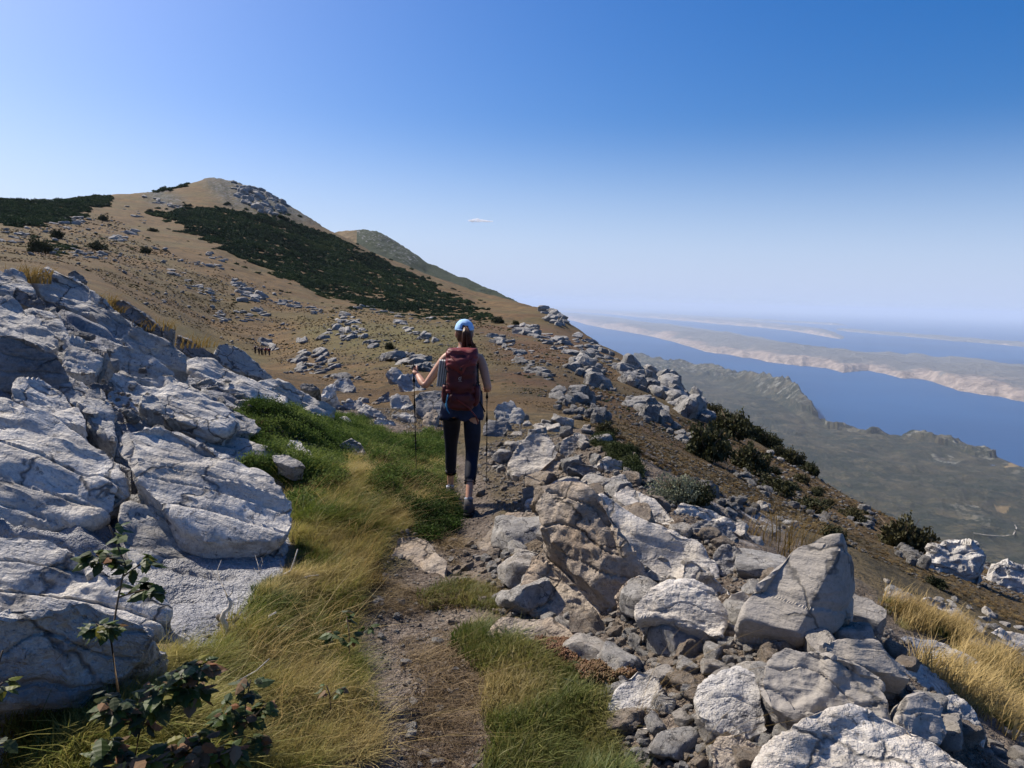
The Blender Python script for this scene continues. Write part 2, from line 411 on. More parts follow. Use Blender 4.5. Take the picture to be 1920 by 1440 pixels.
# masks of what the ground is made of (R path gravel, G green turf, B bare rock, plus meadow tint)
def blurpoly(polys, amp=10, seed=7):
    jx = fbm(P2*1.7, 3, seed).reshape(X2.shape)*amp; jy = fbm(P2*1.7, 3, seed+1).reshape(X2.shape)*amp
    m = np.zeros(X2.shape)
    for p in polys: m = np.maximum(m, inpoly(PX2+jx, PY2+jy, p))
    return m*front
dpath = np.abs(X2-xp2)
mpath = (1-sm(0.22, 0.5, dpath+nz*3))*(1-sm(16, 20, Y2))*(Y2 > -3)
mpath = np.maximum(mpath, pile*0.9)
rockL = np.clip(leftw*sm(-0.35, 0.1, (xp2-1.25-X2))*1.3, 0, 1)
rockL = np.maximum(rockL, gsm(pm([[(190,920),(300,950),(548,1000),(520,1090),(440,1190),(380,1230),(320,1200),(230,1120)]]), 2, 0))
rockL = np.maximum(rockL, sm(0.4, 0.9, -X2+xp2)*sm(8.5, 10, Y2)*(1-sm(17, 20, R2)))
rockR = pm([[(1160,900),(1500,960),(1500,1040),(1400,1040),(1160,960)], [(1640,1090),(1700,1110),(1830,1180),(1920,1200),(1920,1260),(1750,1200),(1640,1140)],
            [(1750,990),(1920,1060),(1920,1140),(1840,1110),(1760,1060)], [(1200,870),(1250,900),(1300,960),(1200,940)]])
mgreen = blurpoly([[(560,900),(640,860),(830,820),(860,1000),(740,1100),(760,1440),(380,1440),(420,1220),(560,1050)], [(870,1200),(1130,1260),(1200,1440),(880,1440)],
                   [(1640,1130),(1700,1160),(1920,1290),(1920,1440),(1850,1400),(1700,1230)], [(400,790),(500,750),(860,830),(840,980),(430,930)]], 14)
mdark = blurpoly([[(1130,780),(1250,830),(1400,960),(1560,1010),(1500,960),(1330,840),(1200,790)]], 10, 20)*0.5
gv = np.clip(0.5+0.5*fbm(np.stack([X2.ravel()/18, Y2.ravel()/18, np.zeros(X2.size)], 1), 3, 91), 0, 1)
gpatch = blurpoly([[(330,600),(420,640),(520,670),(470,680),(380,650),(300,600)], [(600,650),(760,650),(800,690),(620,660)], [(560,600),(760,600),(860,610),(960,640),(900,700),(760,650),(560,640)]], 18, 31)
red = blurpoly([[(860,600),(1060,600),(1140,700),(1300,800),(1500,960),(1400,930),(1150,800),(950,720)]], 14, 41)
def _soft(M, s=1.6):
    return np.clip(gsm(gsm(M, s, 0), s*1.3, 1), 0, 1)
mgreen = _soft(mgreen); rockR = _soft(rockR, 2.5); gpatch = _soft(gpatch, 3); red = _soft(red, 4); RM2 = _soft(RMASK, 2)
MASK = np.stack([mpath, mgreen*(1-mpath), np.clip(np.maximum.reduce([rockL, rockR*0.38, RM2*0.0]), 0, 1)], -1).reshape(-1, 3)
FARC = np.stack([gv, np.clip(gpatch, 0, 1), red], -1)if False else np.stack([gv.ravel(), gpatch.ravel(), red.ravel()], 1)

t = NT('mountain_ground')
v = t.coord('Object', False)
m3 = t.sep(t.attr('mask')); m4 = t.sep(t.attr('tint'))
geo = t.new('ShaderNodeNewGeometry')
cd = t.new('ShaderNodeVectorMath', operation='LENGTH'); t.L(v, cd.inputs[0]); dist = cd.outputs['Value']
farf = t.ramp(dist, 7, 26)
nS = t.noise(v, 14, 6, 0.7); nM = t.noise(v, 1.6, 6, 0.65); nL = t.noise(v, 0.12, 6, 0.6, 0.3); nXL = t.noise(v, 0.03, 5, 0.6); nP = t.noise(v, 95, 3, 0.7)
grass = t.mix(t.ramp(nL, 0.35, 0.65), (0.088, 0.053, 0.02), (0.16, 0.098, 0.038))
grass = t.mix(t.ramp(nM, 0.45, 0.7, 0, 0.55), grass, (0.07, 0.048, 0.022))
grass = t.mix(t.math('MULTIPLY', m4[1], t.ramp(nM, 0.3, 0.6, 0.3, 0.8)), grass, (0.10, 0.098, 0.03))
grass = t.mix(t.math('MULTIPLY', m4[2], 0.65), grass, (0.095, 0.046, 0.024))
grass = t.mix(t.math('MULTIPLY', t.ramp(nXL, 0.45, 0.6), 0.5), grass, (0.085, 0.078, 0.03))
tv = t.coord('Object', False, scale=(1, 0.45, 1))
clump = t.noise(tv, 0.55, 5, 0.7)
grass = t.mix(t.ramp(clump, 0.52, 0.64, 0, 0.5), grass, (0.09, 0.062, 0.03))
soil = t.mix(t.ramp(nM, 0.4, 0.65), (0.115, 0.088, 0.068), (0.22, 0.18, 0.145))
soil = t.mix(t.ramp(t.vor(v, 38, 'F1'), 0.1, 0.6, 0.55, 0), soil, (0.33, 0.285, 0.24))
soil = t.mix(t.ramp(nP, 0.5, 0.7, 0, 0.6), soil, (0.09, 0.07, 0.055))
turf = t.mix(t.ramp(nM, 0.4, 0.6), (0.05, 0.045, 0.018), (0.10, 0.085, 0.03))
rockc = t.mix(t.ramp(nM, 0.4, 0.62), (0.24, 0.245, 0.27), (0.42, 0.42, 0.425))
rockc = t.mix(t.ramp(nS, 0.5, 0.68, 0, 0.6), rockc, (0.13, 0.135, 0.155))
rockc = t.mix(t.ramp(t.noise(v, 0.6, 4), 0.5, 0.7, 0, 0.3), rockc, (0.33, 0.3, 0.25))
nearg = t.mix(t.ramp(nM, 0.4, 0.6), (0.16, 0.12, 0.06), (0.10, 0.08, 0.04))
c = t.mix(farf, nearg, grass)
c = t.mix(t.ramp(t.noise(v, 0.25, 9, 0.78), 0.5, 0.6, 0, 0.7), c, (0.05, 0.04, 0.02))
c = t.mix(m3[1], c, turf); c = t.mix(m3[0], c, soil)
bk = t.ramp(t.math('ADD', m3[2], t.math('MULTIPLY', t.math('SUBTRACT', nM, 0.5), 1.0)), 0.35, 0.6)
c = t.mix(bk, c, rockc)
crg = t.attr('crag', 'Fac'); cn_ = t.noise(v, 0.09, 8, 0.72)
c = t.mix(t.math('MULTIPLY', crg, t.ramp(cn_, 0.40, 0.56, 0.6, 1)), c, t.mix(t.ramp(t.noise(v, 0.35, 6, .7), 0.45, 0.6), (0.035, 0.04, 0.026), (0.13, 0.13, 0.135)))
b = t.bump(t.noise(v, 3.0, 8, 0.65), 0.8, 0.05); b = t.bump(nS, 0.8, 0.02, b); b = t.bump(nP, 0.6, 0.006, b)
b = t.bump(t.noise(v, 0.35, 9, 0.75), 0.9, 0.9, b)
b = t.bump(t.vor(v, 30, 'SMOOTH_F1'), 0.5, 0.012, b)
GROUND = t.fin(c, 0.95, b)

na, nr = X2.shape
idx = np.arange(na*nr).reshape(na, nr)
q = np.stack([idx[:-1, :-1], idx[:-1, 1:], idx[1:, 1:], idx[1:, :-1]], -1).reshape(-1, 4)
me = mesh_np('mountain_ground', np.stack([X2, Y2, Z2-0.15*leftw*sm(.2,.8,xp2-1.1-X2)], -1).reshape(-1, 3), q[:, ::-1], GROUND, True, {'mask': MASK, 'tint': FARC, 'crag': _soft(RMASK, 2).ravel()})
link('mountain_ground', me)['kind'] = 'structure'

# ------------------------------------------------------------------ second hill, coastal plain, sea, islands
SEA = -1300.0+CZ
def polar_sheet(name, cols, rr, mat, noise=None, dense=260, span=None, sub=6, smr=2.0, sma=2.0, post=None, seafloor=None):
    cx = sorted(cols); ca = np.array([az_of(x) for x in cx])
    k = len(cols[cx[0]])
    az = np.linspace(ca[0], ca[-1], dense)
    lr = np.array([[math.log(p[1]) for p in cols[x]] for x in cx])
    zz = np.array([[(p[2] if len(p) > 2 else CZ+p[1]*slope_at(a, p[0])) for p in cols[x]] for x, a in zip(cx, ca)])
    LRa = np.array([np.interp(az, ca, lr[:, j]) for j in range(k)]).T; ZA = np.array([np.interp(az, ca, zz[:, j]) for j in range(k)]).T
    u = np.linspace(0, k-1, (k-1)*rr+1)
    R = np.array([np.exp(np.interp(u, np.arange(k), LRa[i])) for i in range(dense)])
    Z = np.array([np.interp(R[i], np.exp(LRa[i]), ZA[i]) for i in range(dense)])
    Z = gsm(gsm(Z, smr, 1), sma, 0); R = gsm(R, sma, 0)
    X = R*np.sin(az)[:, None]; Y = R*np.cos(az)[:, None]
    at = {}
    if noise: Z, at = noise(X, Y, Z, R, az, u)
    n1, n2 = X.shape; id_ = np.arange(n1*n2).reshape(n1, n2)
    qq = np.stack([id_[:-1, :-1], id_[:-1, 1:], id_[1:, 1:], id_[1:, :-1]], -1).reshape(-1, 4)
    o = link(name, mesh_np(name, np.stack([X, Y, Z], -1).reshape(-1, 3), qq[:, ::-1], mat, True, at)); o['kind'] = 'structure'
    return o

t = NT('far_hill'); v = t.coord('Object', False)
m3 = t.sep(t.attr('mask')); n = t.noise(v, 0.02, 7, 0.65); n2 = t.noise(v, 0.09, 5, 0.7)
c = t.mix(t.ramp(n, 0.4, 0.6), (0.10, 0.075, 0.036), (0.17, 0.12, 0.06))
c = t.mix(t.ramp(t.math('ADD', m3[1], t.math('MULTIPLY', t.math('SUBTRACT', n, 0.5), 1.2)), 0.35, 0.6), c, (0.03, 0.042, 0.022))
c = t.mix(t.ramp(t.math('ADD', m3[2], t.math('MULTIPLY', t.math('SUBTRACT', n2, 0.5), 3.0)), 0.6, 0.8), c, (0.17, 0.17, 0.175))
b = t.bump(n2, 1.0, 6.0); b = t.bump(t.noise(v, 0.3, 5, 0.7), 0.8, 2.0, b)
HILL2 = t.fin(c, 0.95, b)
def n_h2(X, Y, Z, R, az, u):
    P = np.stack([X.ravel()/90, Y.ravel()/90, X.ravel()*0], 1)
    Z = Z + (fbm(P, 4, 11)*4 + ridged(P*3, 4, 12)*2.0).reshape(X.shape)
    px, py, _ = project(np.stack([X, Y, Z], -1).reshape(-1, 3))
    rock = 0.6*inpoly(px, py, [(665,432),(700,430),(745,452),(790,485),(770,500),(720,470),(680,450)])*0.8
    green = inpoly(px, py, [(650,452),(690,462),(720,440),(760,455),(830,500),(990,580),(990,600),(760,560),(640,480)])*0.95
    green = np.maximum(green, (px > 668)*.9)
    return Z, {'mask': np.stack([px*0, green, rock], 1)}
polar_sheet('far_hill', {540:[(520,1500),(440,2300),(500,3200)], 600:[(520,1500),(446,2250),(500,3200)], 640:[(530,1500),(431,2200),(480,3200)], 680:[(540,1500),(427,2150),(480,3200)],
    705:[(550,1450),(432,2100),(490,3100)], 740:[(560,1400),(452,2050),(520,3000)], 765:[(565,1400),(465,2000),(530,3000)], 800:[(570,1350),(491,1950),(560,2900)], 850:[(590,1300),(513,1850),(570,2800)],
    900:[(600,1250),(534,1750),(590,2700)], 950:[(620,1150),(556,1600),(620,2500)], 1010:[(650,1100),(590,1500),(660,2300)], 1060:[(700,1000),(650,1400),(720,2200)]}, 60, HILL2, n_h2, 260)

t = NT('coastal_plain'); v = t.coord('Object', False); m3 = t.sep(t.attr('mask'))
n = t.noise(v, 0.0016, 8, 0.65); n2 = t.noise(v, 0.012, 7, 0.7); n3 = t.noise(v, 0.05, 5, 0.7)
c = t.mix(t.ramp(n, 0.4, 0.6), (0.026, 0.034, 0.02), (0.085, 0.07, 0.04))
c = t.mix(t.ramp(n2, 0.42, 0.62, 0, 0.8), c, (0.028, 0.038, 0.02))
c = t.mix(t.ramp(t.noise(v, 0.004, 6, 0.6), 0.56, 0.7, 0, 0.5), c, (0.2, 0.17, 0.12))
c = t.mix(t.ramp(n3, 0.6, 0.75, 0, 0.6), c, (0.2, 0.19, 0.165))
c = t.mix(t.ramp(t.math('ADD', m3[2], t.math('MULTIPLY', t.math('SUBTRACT', n2, 0.5), 1.6)), 0.45, 0.75), c, (0.46, 0.43, 0.39))
pn = t.noise(v, 0.006, 10, 0.82)
c = t.mix(t.ramp(pn, 0.50, 0.60, 0, .85), c, (0.17, 0.135, 0.08))
c = t.mix(t.ramp(pn, 0.49, 0.40, 0, .85), c, (0.018, 0.03, 0.016))
c = t.mix(t.ramp(t.vor(v, 0.0035, 'F1', 'Distance'), 0.15, 0.5, 0.35, 0), c, (0.02, 0.03, 0.018))
c = t.mix(t.ramp(t.noise(v, 0.03, 6, .75), 0.52, 0.62, 0, .5), c, (0.12, 0.105, 0.075))
c = t.mix(1.0, c, (0.55, 0.58, 0.55), 'MULTIPLY')
c = t.mix(m3[0], c, (0.3, 0.21, 0.1))
b = t.bump(n2, 0.9, 30.0); b = t.bump(n3, 0.9, 8.0, b)
PLAIN = t.fin(c, 0.95, b)
RPOLY = [[(1530-20,700-5),(1290,680),(1180,668),(1150,690),(1260,700),(1400,712),(1430,700),(1380,695)],
         [(1400,700),(1460,705),(1500,722),(1560,770),(1570,790),(1540,780),(1480,752),(1410,730)], [(1195,664),(1225,672),(1200,680)], [(1260,675),(1275,672),(1290,690),(1262,692)],
         [(1748,852),(1780,846),(1802,862),(1790,872),(1755,862)], [(1545,780),(1600,795),(1700,812),(1830,822),(1920,865),(1920,880),(1830,850),(1790,835),(1620,812),(1550,795)],
         [(1870,890),(1930,875),(1930,890)], [(1775,940),(1820,940),(1860,970),(1850,1000),(1810,975)]]
def n_pl(X, Y, Z, R, az, u):
    P = np.stack([X.ravel()/900, Y.ravel()/900, X.ravel()*0], 1)
    land = sm(SEA-2, SEA+25, Z)
    px, py, _ = project(np.stack([X, Y, Z], -1).reshape(-1, 3))
    jx = fbm(P*2, 3, 5)*6; jy = fbm(P*2, 3, 6)*4
    m = np.zeros(len(px))
    for p in RPOLY: m = np.maximum(m, inpoly(px+jx, py+jy, p))
    mr = m*(1-inpoly(px, py, [(1700,835),(2000,875),(2000,1100),(1700,1100)]))
    Z = Z + land*((fbm(P, 5, 21)*34+ridged(P*4.5, 4, 24)*13).reshape(X.shape) + mr.reshape(X.shape)*(ridged(P*3.0, 4, 22)*38+25).reshape(X.shape))
    Z = Z + (fbm(P*2.5, 3, 27)*12).reshape(X.shape)*(1-land)
    field = np.maximum(inpoly(px, py, [(1865,943),(1895,945),(1885,955),(1870,952)]), inpoly(px, py, [(1880,870),(1925,862),(1925,872),(1885,880)]))*0.6
    return Z, {'mask': np.stack([field, px*0, m*0.5], 1)}
def coast_r(px, py):
    a = az_of(px); return (SEA-CZ)/slope_at(a, py)
COAST = {1000:590+70, 1100:655, 1150:668, 1200:672, 1250:686, 1300:690, 1350:704, 1400:718, 1450:732, 1500:752, 1560:790, 1620:804, 1700:817, 1780:824, 1830:836, 1870:846, 1920:866, 2000:895, 2150:940, 2500:1040}
HILLS = {1400:(703,.955), 1450:(706,.95), 1500:(724,.94), 1540:(757,.93), 1300:(684,.97), 1350:(694,.96), 1250:(681,.97), 1200:(668,.97)}
pc = {}
for x, y in COAST.items():
    rc = coast_r(x, y); a = az_of(x)
    hh = HILLS.get(x, (y+2, .97))
    rows = [(0, 1700, -780), (0, 2600, -980), (0, 4200+0*rc, -1130), (0, rc*0.72, -1225), (0, rc*0.87, -1262), (hh[0], rc*hh[1]), (0, rc*1.0, SEA-1), (0, rc*1.05, SEA-60)]
    pc[x] = rows
polar_sheet('coastal_plain', pc, 40, PLAIN, n_pl, 520, smr=1.2, sma=1.5)

t = NT('sea'); v = t.coord('Object', False)
c = t.mix(t.ramp(t.noise(v, 0.0002, 5, 0.6), 0.35, 0.65), (0.012, 0.055, 0.15), (0.018, 0.075, 0.19))
b = t.bump(t.noise(v, 0.004, 6, 0.7), 0.4, 8.0)
t.bsdf.inputs['Specular IOR Level'].default_value = 0.3
SEAM = t.fin(c, 0.45, b)
nn = 180; rs = [1500, 3000, 6000, 12000, 24000, 48000, 96000, 190000, 290000]
V = [(r*math.sin(2*math.pi*i/nn), r*math.cos(2*math.pi*i/nn), SEA) for r in rs for i in range(nn)]
Q = [(j*nn+i, (j+1)*nn+i, (j+1)*nn+(i+1) % nn, j*nn+(i+1) % nn) for j in range(len(rs)-1) for i in range(nn)]
V.append((0, 0, SEA))
me = bpy.data.meshes.new('sea'); me.from_pydata(V, [], [q_[::-1] for q_ in Q]+[(i, (i+1) % nn, nn*len(rs)) for i in range(nn)]); me.materials.append(SEAM)
link('sea', me)['kind'] = 'structure'

t = NT('island_land'); v = t.coord('Object', False); m3 = t.sep(t.attr('mask'))
n = t.noise(v, 0.0009, 8, 0.65, 0.4); n2 = t.noise(v, 0.006, 6, 0.7)
pale = t.mix(t.ramp(n2, 0.4, 0.65), (0.19, 0.155, 0.13), (0.35, 0.285, 0.235))
c = t.mix(t.ramp(t.math('ADD', m3[0], t.math('MULTIPLY', t.math('SUBTRACT', n, 0.5), 1.7)), 0.3, 0.62), pale, (0.13, 0.13, 0.125))
b = t.bump(n2, 1.0, 80.0)
ISL = t.fin(c, 0.95, b)
def island(name, near, far, H, dark, seed, dense=420, rows=70, amp=0.5):
    xs = sorted(near); az = np.linspace(az_of(xs[0]), az_of(xs[-1]), dense)
    ax = np.array([az_of(x) for x in xs])
    rn = np.interp(az, ax, [coast_r(x, near[x]) for x in xs])
    xf = sorted(far); rf = np.interp(az, [az_of(x) for x in xf], [coast_r(x, far[x]) for x in xf])
    P1 = np.stack([az*60, az*0, az*0+seed], 1); jit = fbm(P1, 5, seed)*0.012; jit2 = fbm(P1+9, 5, seed+3)*0.03
    rn = rn*(1+jit); rf = rf*(1+jit2)
    v_ = np.linspace(0, 1, rows)[None]; R = rn[:, None]+(np.maximum(rf-rn, 60)[:, None])*v_**1.3
    X = R*np.sin(az)[:, None]; Y = R*np.cos(az)[:, None]
    P = np.stack([X.ravel()/2600, Y.ravel()/2600, X.ravel()*0], 1)
    e = np.minimum(sm(0, 1, np.linspace(0, 12, dense)), sm(0, 1, np.linspace(12, 0, dense)))[:, None]
    h = sm(0, 0.14, v_)*(1-sm(0.55, 1.0, v_))*e
    Z = SEA-25 + h*(H*(0.62+amp*fbm(P, 5, seed+5).reshape(X.shape)) + 25*ridged(P*4, 3, seed+6).reshape(X.shape)) + 27*sm(0, 0.02, v_)*(1-sm(.98, 1, v_))*e
    dk = np.clip(np.interp(v_, [0, 0.12, 0.35, 1], dark)+0*X, 0, 1)
    id_ = np.arange(dense*rows).reshape(dense, rows)
    qq = np.stack([id_[:-1, :-1], id_[:-1, 1:], id_[1:, 1:], id_[1:, :-1]], -1).reshape(-1, 4)
    o = link(name, mesh_np(name, np.stack([X, Y, Z], -1).reshape(-1, 3), qq[:, ::-1], ISL, True, {'mask': np.stack([dk.ravel()]*3, 1)})); o['kind'] = 'structure'
island('island', {1000:586, 1060:598, 1100:609, 1140:617, 1180:623, 1230:632, 1290:649, 1330:660, 1400:671, 1440:677, 1500:685, 1560:692, 1590:698, 1640:694, 1660:699, 1700:708, 1740:711, 1770:720, 1810:733, 1860:740, 1920:750, 2000:765, 2300:830},
       {1000:580, 1100:588, 1200:602, 1300:613, 1400:628, 1500:645, 1600:655, 1700:662, 1800:668, 1920:680, 2000:690, 2300:720}, 210, [-0.1, 0.35, 0.85, 0.95], 101)
island('long_island', {1020:580, 1060:583, 1100:586, 1150:590, 1200:595, 1260:600, 1330:606, 1400:612, 1480:620, 1600:640},
       {1020:576, 1100:579, 1200:585, 1300:592, 1400:600, 1500:610, 1600:630}, 190, [0.1, 0.5, 0.6, 0.7], 131, 260, 40)
island('low_island', {1200:590, 1300:595, 1400:601, 1500:606, 1600:611}, {1200:588, 1300:592, 1400:597, 1500:602, 1600:608}, 120, [0.3, 0.9, 0.9, 0.9], 151, 200, 24)
island('low_island', {1560:618, 1640:626, 1750:636, 1850:644, 1920:650, 2100:668}, {1560:615, 1640:620, 1750:628, 1850:635, 1920:640, 2100:655}, 110, [0.3, 0.9, 0.9, 0.9], 161, 200, 24)

# haze: one closed box of even air round everything below the sky
HZ = bpy.data.materials.new('haze'); HZ.use_nodes = True; hn = HZ.node_tree; hn.nodes.remove(hn.nodes['Principled BSDF'])
pv = hn.nodes.new('ShaderNodeVolumePrincipled'); pv.inputs['Color'].default_value = (0.70, 0.82, 1.0, 1); pv.inputs['Density'].default_value = 1.8e-5; pv.inputs['Anisotropy'].default_value = 0.0
hn.links.new(pv.outputs[0], hn.nodes['Material Output'].inputs['Volume'])
try: HZ.cycles.homogeneous_volume = True
except Exception: pass
hx, z0, z1 = 292000.0, SEA-90, 330.0
V = [(x, y, z) for z in (z0, z1) for (x, y) in ((-hx, -hx), (hx, -hx), (hx, hx), (-hx, hx))]
me = bpy.data.meshes.new('haze'); me.from_pydata(V, [], [(3, 2, 1, 0), (4, 5, 6, 7), (0, 1, 5, 4), (1, 2, 6, 5), (2, 3, 7, 6), (3, 0, 4, 7)]); me.materials.append(HZ)
link('haze', me)['kind'] = 'stuff'
# ------------------------------------------------------------------ rock materials
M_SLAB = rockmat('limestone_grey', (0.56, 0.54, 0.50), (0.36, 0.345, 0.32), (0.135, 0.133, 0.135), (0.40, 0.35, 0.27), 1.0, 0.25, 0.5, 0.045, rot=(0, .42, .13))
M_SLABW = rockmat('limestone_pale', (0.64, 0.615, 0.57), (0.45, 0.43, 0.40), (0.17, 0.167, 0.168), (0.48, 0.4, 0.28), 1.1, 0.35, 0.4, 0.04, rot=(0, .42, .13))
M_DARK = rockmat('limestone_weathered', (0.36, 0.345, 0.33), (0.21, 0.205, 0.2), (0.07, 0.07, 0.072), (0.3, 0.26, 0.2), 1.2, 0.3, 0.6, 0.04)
M_BROWN = rockmat('limestone_brown', (0.48, 0.41, 0.33), (0.33, 0.275, 0.22), (0.14, 0.115, 0.09), (0.42, 0.30, 0.19), 1.6, 0.5, 0.65, 0.035, strat=(1, 1, 2))
M_SMOOTH = rockmat('limestone_smooth', (0.38, 0.35, 0.31), (0.28, 0.258, 0.23), (0.15, 0.14, 0.125), (0.31, 0.27, 0.21), 1.4, 0.35, 0.3, 0.009, karst=0.15)
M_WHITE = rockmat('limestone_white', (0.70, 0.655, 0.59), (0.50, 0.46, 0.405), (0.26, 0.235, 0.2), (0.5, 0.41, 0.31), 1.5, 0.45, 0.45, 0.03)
M_FAR = rockmat('limestone_far', (0.38, 0.365, 0.34), (0.23, 0.225, 0.215), (0.08, 0.08, 0.08), (0.33, 0.29, 0.23), 0.6, 0.3, 0.5, 0.12)
MATS = dict(s=M_SLAB, w=M_SLABW, d=M_DARK, b=M_BROWN, m=M_SMOOTH, W=M_WHITE, f=M_FAR)

_ico = {}
def ico(n):
    if n not in _ico:
        bm = bmesh.new(); bmesh.ops.create_icosphere(bm, subdivisions=n, radius=1); bm.verts.ensure_lookup_table()
        V = np.array([v.co[:] for v in bm.verts]); Fq = np.array([[v.index for v in f.verts] for f in bm.faces]); bm.free()
        _ico[n] = (V, Fq)
    return _ico[n]
def vnormals(V, Fq):
    n = np.cross(V[Fq[:, 1]]-V[Fq[:, 0]], V[Fq[:, 2]]-V[Fq[:, 0]])
    N = np.zeros_like(V)
    for k in range(3): np.add.at(N, Fq[:, k], n)
    return N/np.maximum(np.linalg.norm(N, axis=1), 1e-12)[:, None]
def hull_planes(P):
    bm = bmesh.new()
    for p in P: bm.verts.new(tuple(p))
    r = bmesh.ops.convex_hull(bm, input=bm.verts); bm.normal_update()
    out = []
    for f in bm.faces:
        if f.calc_area() > 1e-9:
            n = np.array(f.normal[:]); out.append((n, float(n@np.array(f.verts[0].co[:]))))
    c = np.mean([p for p in P], 0); bm.free()
    res = [(n, d-n@c) for n, d in out]
    res = [(-n, -d) if d < 0 else (n, d) for n, d in res]
    return np.array([n for n, d in res]), np.maximum(np.array([d for n, d in res]), 1e-3), c
def star(Nn, D, axes, sub, sharp=26, R=None):
    """surface of the body cut by planes, seen from its middle"""
    U, Fq = ico(sub)
    u = U*np.asarray(axes)
    if R is not None: u = u@R.T
    u = u/np.linalg.norm(u, axis=1)[:, None]
    s = np.maximum(u@Nn.T, 0)/D[None]
    r = (s**sharp).sum(1)**(-1.0/sharp)
    return u*r[:, None], Fq
def worley(P, s=0):
    i = np.floor(P).astype(np.int64); f = P-i; best = np.full(len(P), 9.0)
    for a in (-1, 0, 1):
        for b in (-1, 0, 1):
            for c in (-1, 0, 1):
                x, y, z = i[:, 0]+a, i[:, 1]+b, i[:, 2]+c
                d = (a+0.5+0.5*_hash(x, y, z, s)-f[:, 0])**2+(b+0.5+0.5*_hash(x, y, z, s+1)-f[:, 1])**2+(c+0.5+0.5*_hash(x, y, z, s+2)-f[:, 2])**2
                best = np.minimum(best, d)
    return np.sqrt(best)
LD = np.array([.90, .12, -.42]); LD /= np.linalg.norm(LD)
def chip(V, Fq, size, n, seed, deep=.05, jit=.35):
    """break flat facets off the surface"""
    rng = np.random.RandomState(seed+77); N = vnormals(V, Fq); V = V.copy(); left_ = np.full(len(V), size*deep*1.5)
    for _ in range(n):
        i = rng.randint(len(V)); nn_ = N[i]+rng.normal(size=3)*jit*.55; nn_ /= np.linalg.norm(nn_); d = V[i]@nn_-size*deep*rng.uniform(.15, 1)
        R1 = size*rng.uniform(.3, .6); dd = np.sqrt(((V-V[i])**2).sum(1)); m = sm(R1, R1*.6, dd)*sm(-.1, .5, N@nn_); e = np.minimum(np.maximum(V@nn_-d, 0)*m, left_); left_ -= e; V -= e[:, None]*nn_
    A = np.concatenate([Fq[:, [0, 1]], Fq[:, [1, 2]], Fq[:, [2, 0]]]); cnt = np.bincount(A[:, 0], minlength=len(V))[:, None]
    for _ in range(0 if len(V) < 3000 else (2 if len(V) < 12000 else 4)):
        W = np.stack([np.bincount(A[:, 0], V[A[:, 1], k], minlength=len(V)) for k in range(3)], 1)/cnt; V = V*.4+W*.6
    return V
def rough(V, Fq, size, kind, seed, bed=None, amt=1.0, along=None):
    """weather the surface: kind karst (pits and runnels), rough, smooth"""
    rng = np.random.RandomState(seed)
    if len(V) > 300: V = chip(V, Fq, size, {'karst': 12, 'rough': 34, 'smooth': 12}[kind], seed, {'karst': .04, 'rough': .06, 'smooth': .045}[kind])
    N = vnormals(V, Fq); o = rng.rand(3)*50
    P = V/size*2.2+o
    if kind == 'karst' and along is not None: P = P-0.66*np.outer(P@along, along)
    bed = np.array([0.15, 0.2, 1.0]) if bed is None else np.asarray(bed, float); bed = bed/np.linalg.norm(bed)
    if kind == 'karst':
        h = fbm(P*0.9, 3, seed)*0.050 + fbm(P*3.1, 3, seed+3)*0.018
        wp = P*2.0+0.5*np.stack([vn(P*2, seed+5), vn(P*2, seed+6), vn(P*2, seed+7)], 1)
        wp = wp - 0.45*np.outer(wp@bed, bed)
        h -= sm(0.5, 0.12, worley(wp*1.5, seed))*0.036*sm(-0.2, 0.4, vn(P*0.8, seed+8))
        q = (P@bed)*2.6+fbm(P*0.8, 2, seed+9)*0.9
        h += (sm(0.0, 0.16, q % 1)*(1-.5*(q % 1))-0.4)*(0.04 if along is not None else .018)
        h += ridged(P*4.5, 3, seed+11)*0.010
    elif kind == 'rough':
        h = fbm(P*1.1, 3, seed)*0.034 + ridged(P*3.0, 4, seed+4, .5)*0.013
        q = (P@bed)*2.2+fbm(P*0.9, 2, seed+9)*0.8
        h += (sm(0.0, 0.14, q % 1)-0.5)*0.022
        h += fbm(P*9, 2, seed+12)*0.007
    elif kind == 'smooth':
        h = fbm(P*0.8, 3, seed)*0.030 + fbm(P*4, 2, seed+4)*0.006
        q = (P@bed)*1.6+fbm(P*0.6, 2, seed+9)*0.5
        h += (sm(0.05, 0.18, q % 1)-0.5)*0.014
    return V + N*(h*size*amt)[:, None]
ZW = [0]
def rockobj(name, V, Fq, origin, mat, parent=None):
    me = mesh_np(name, V, Fq, mat, True)
    try: me.set_sharp_from_angle(angle=math.radians(38))
    except Exception: pass
    return link(name, me, parent, tuple(origin))
NP = {'slab': (.30, -.38, .87), 'up': (.1, -.45, .88), 'face': (.05, -.82, .57), 'left': (-.5, -.62, .6), 'right': (.5, -.62, .6), 'steep': (.35, -.75, .55), 'flat': (.1, -.15, .98)}
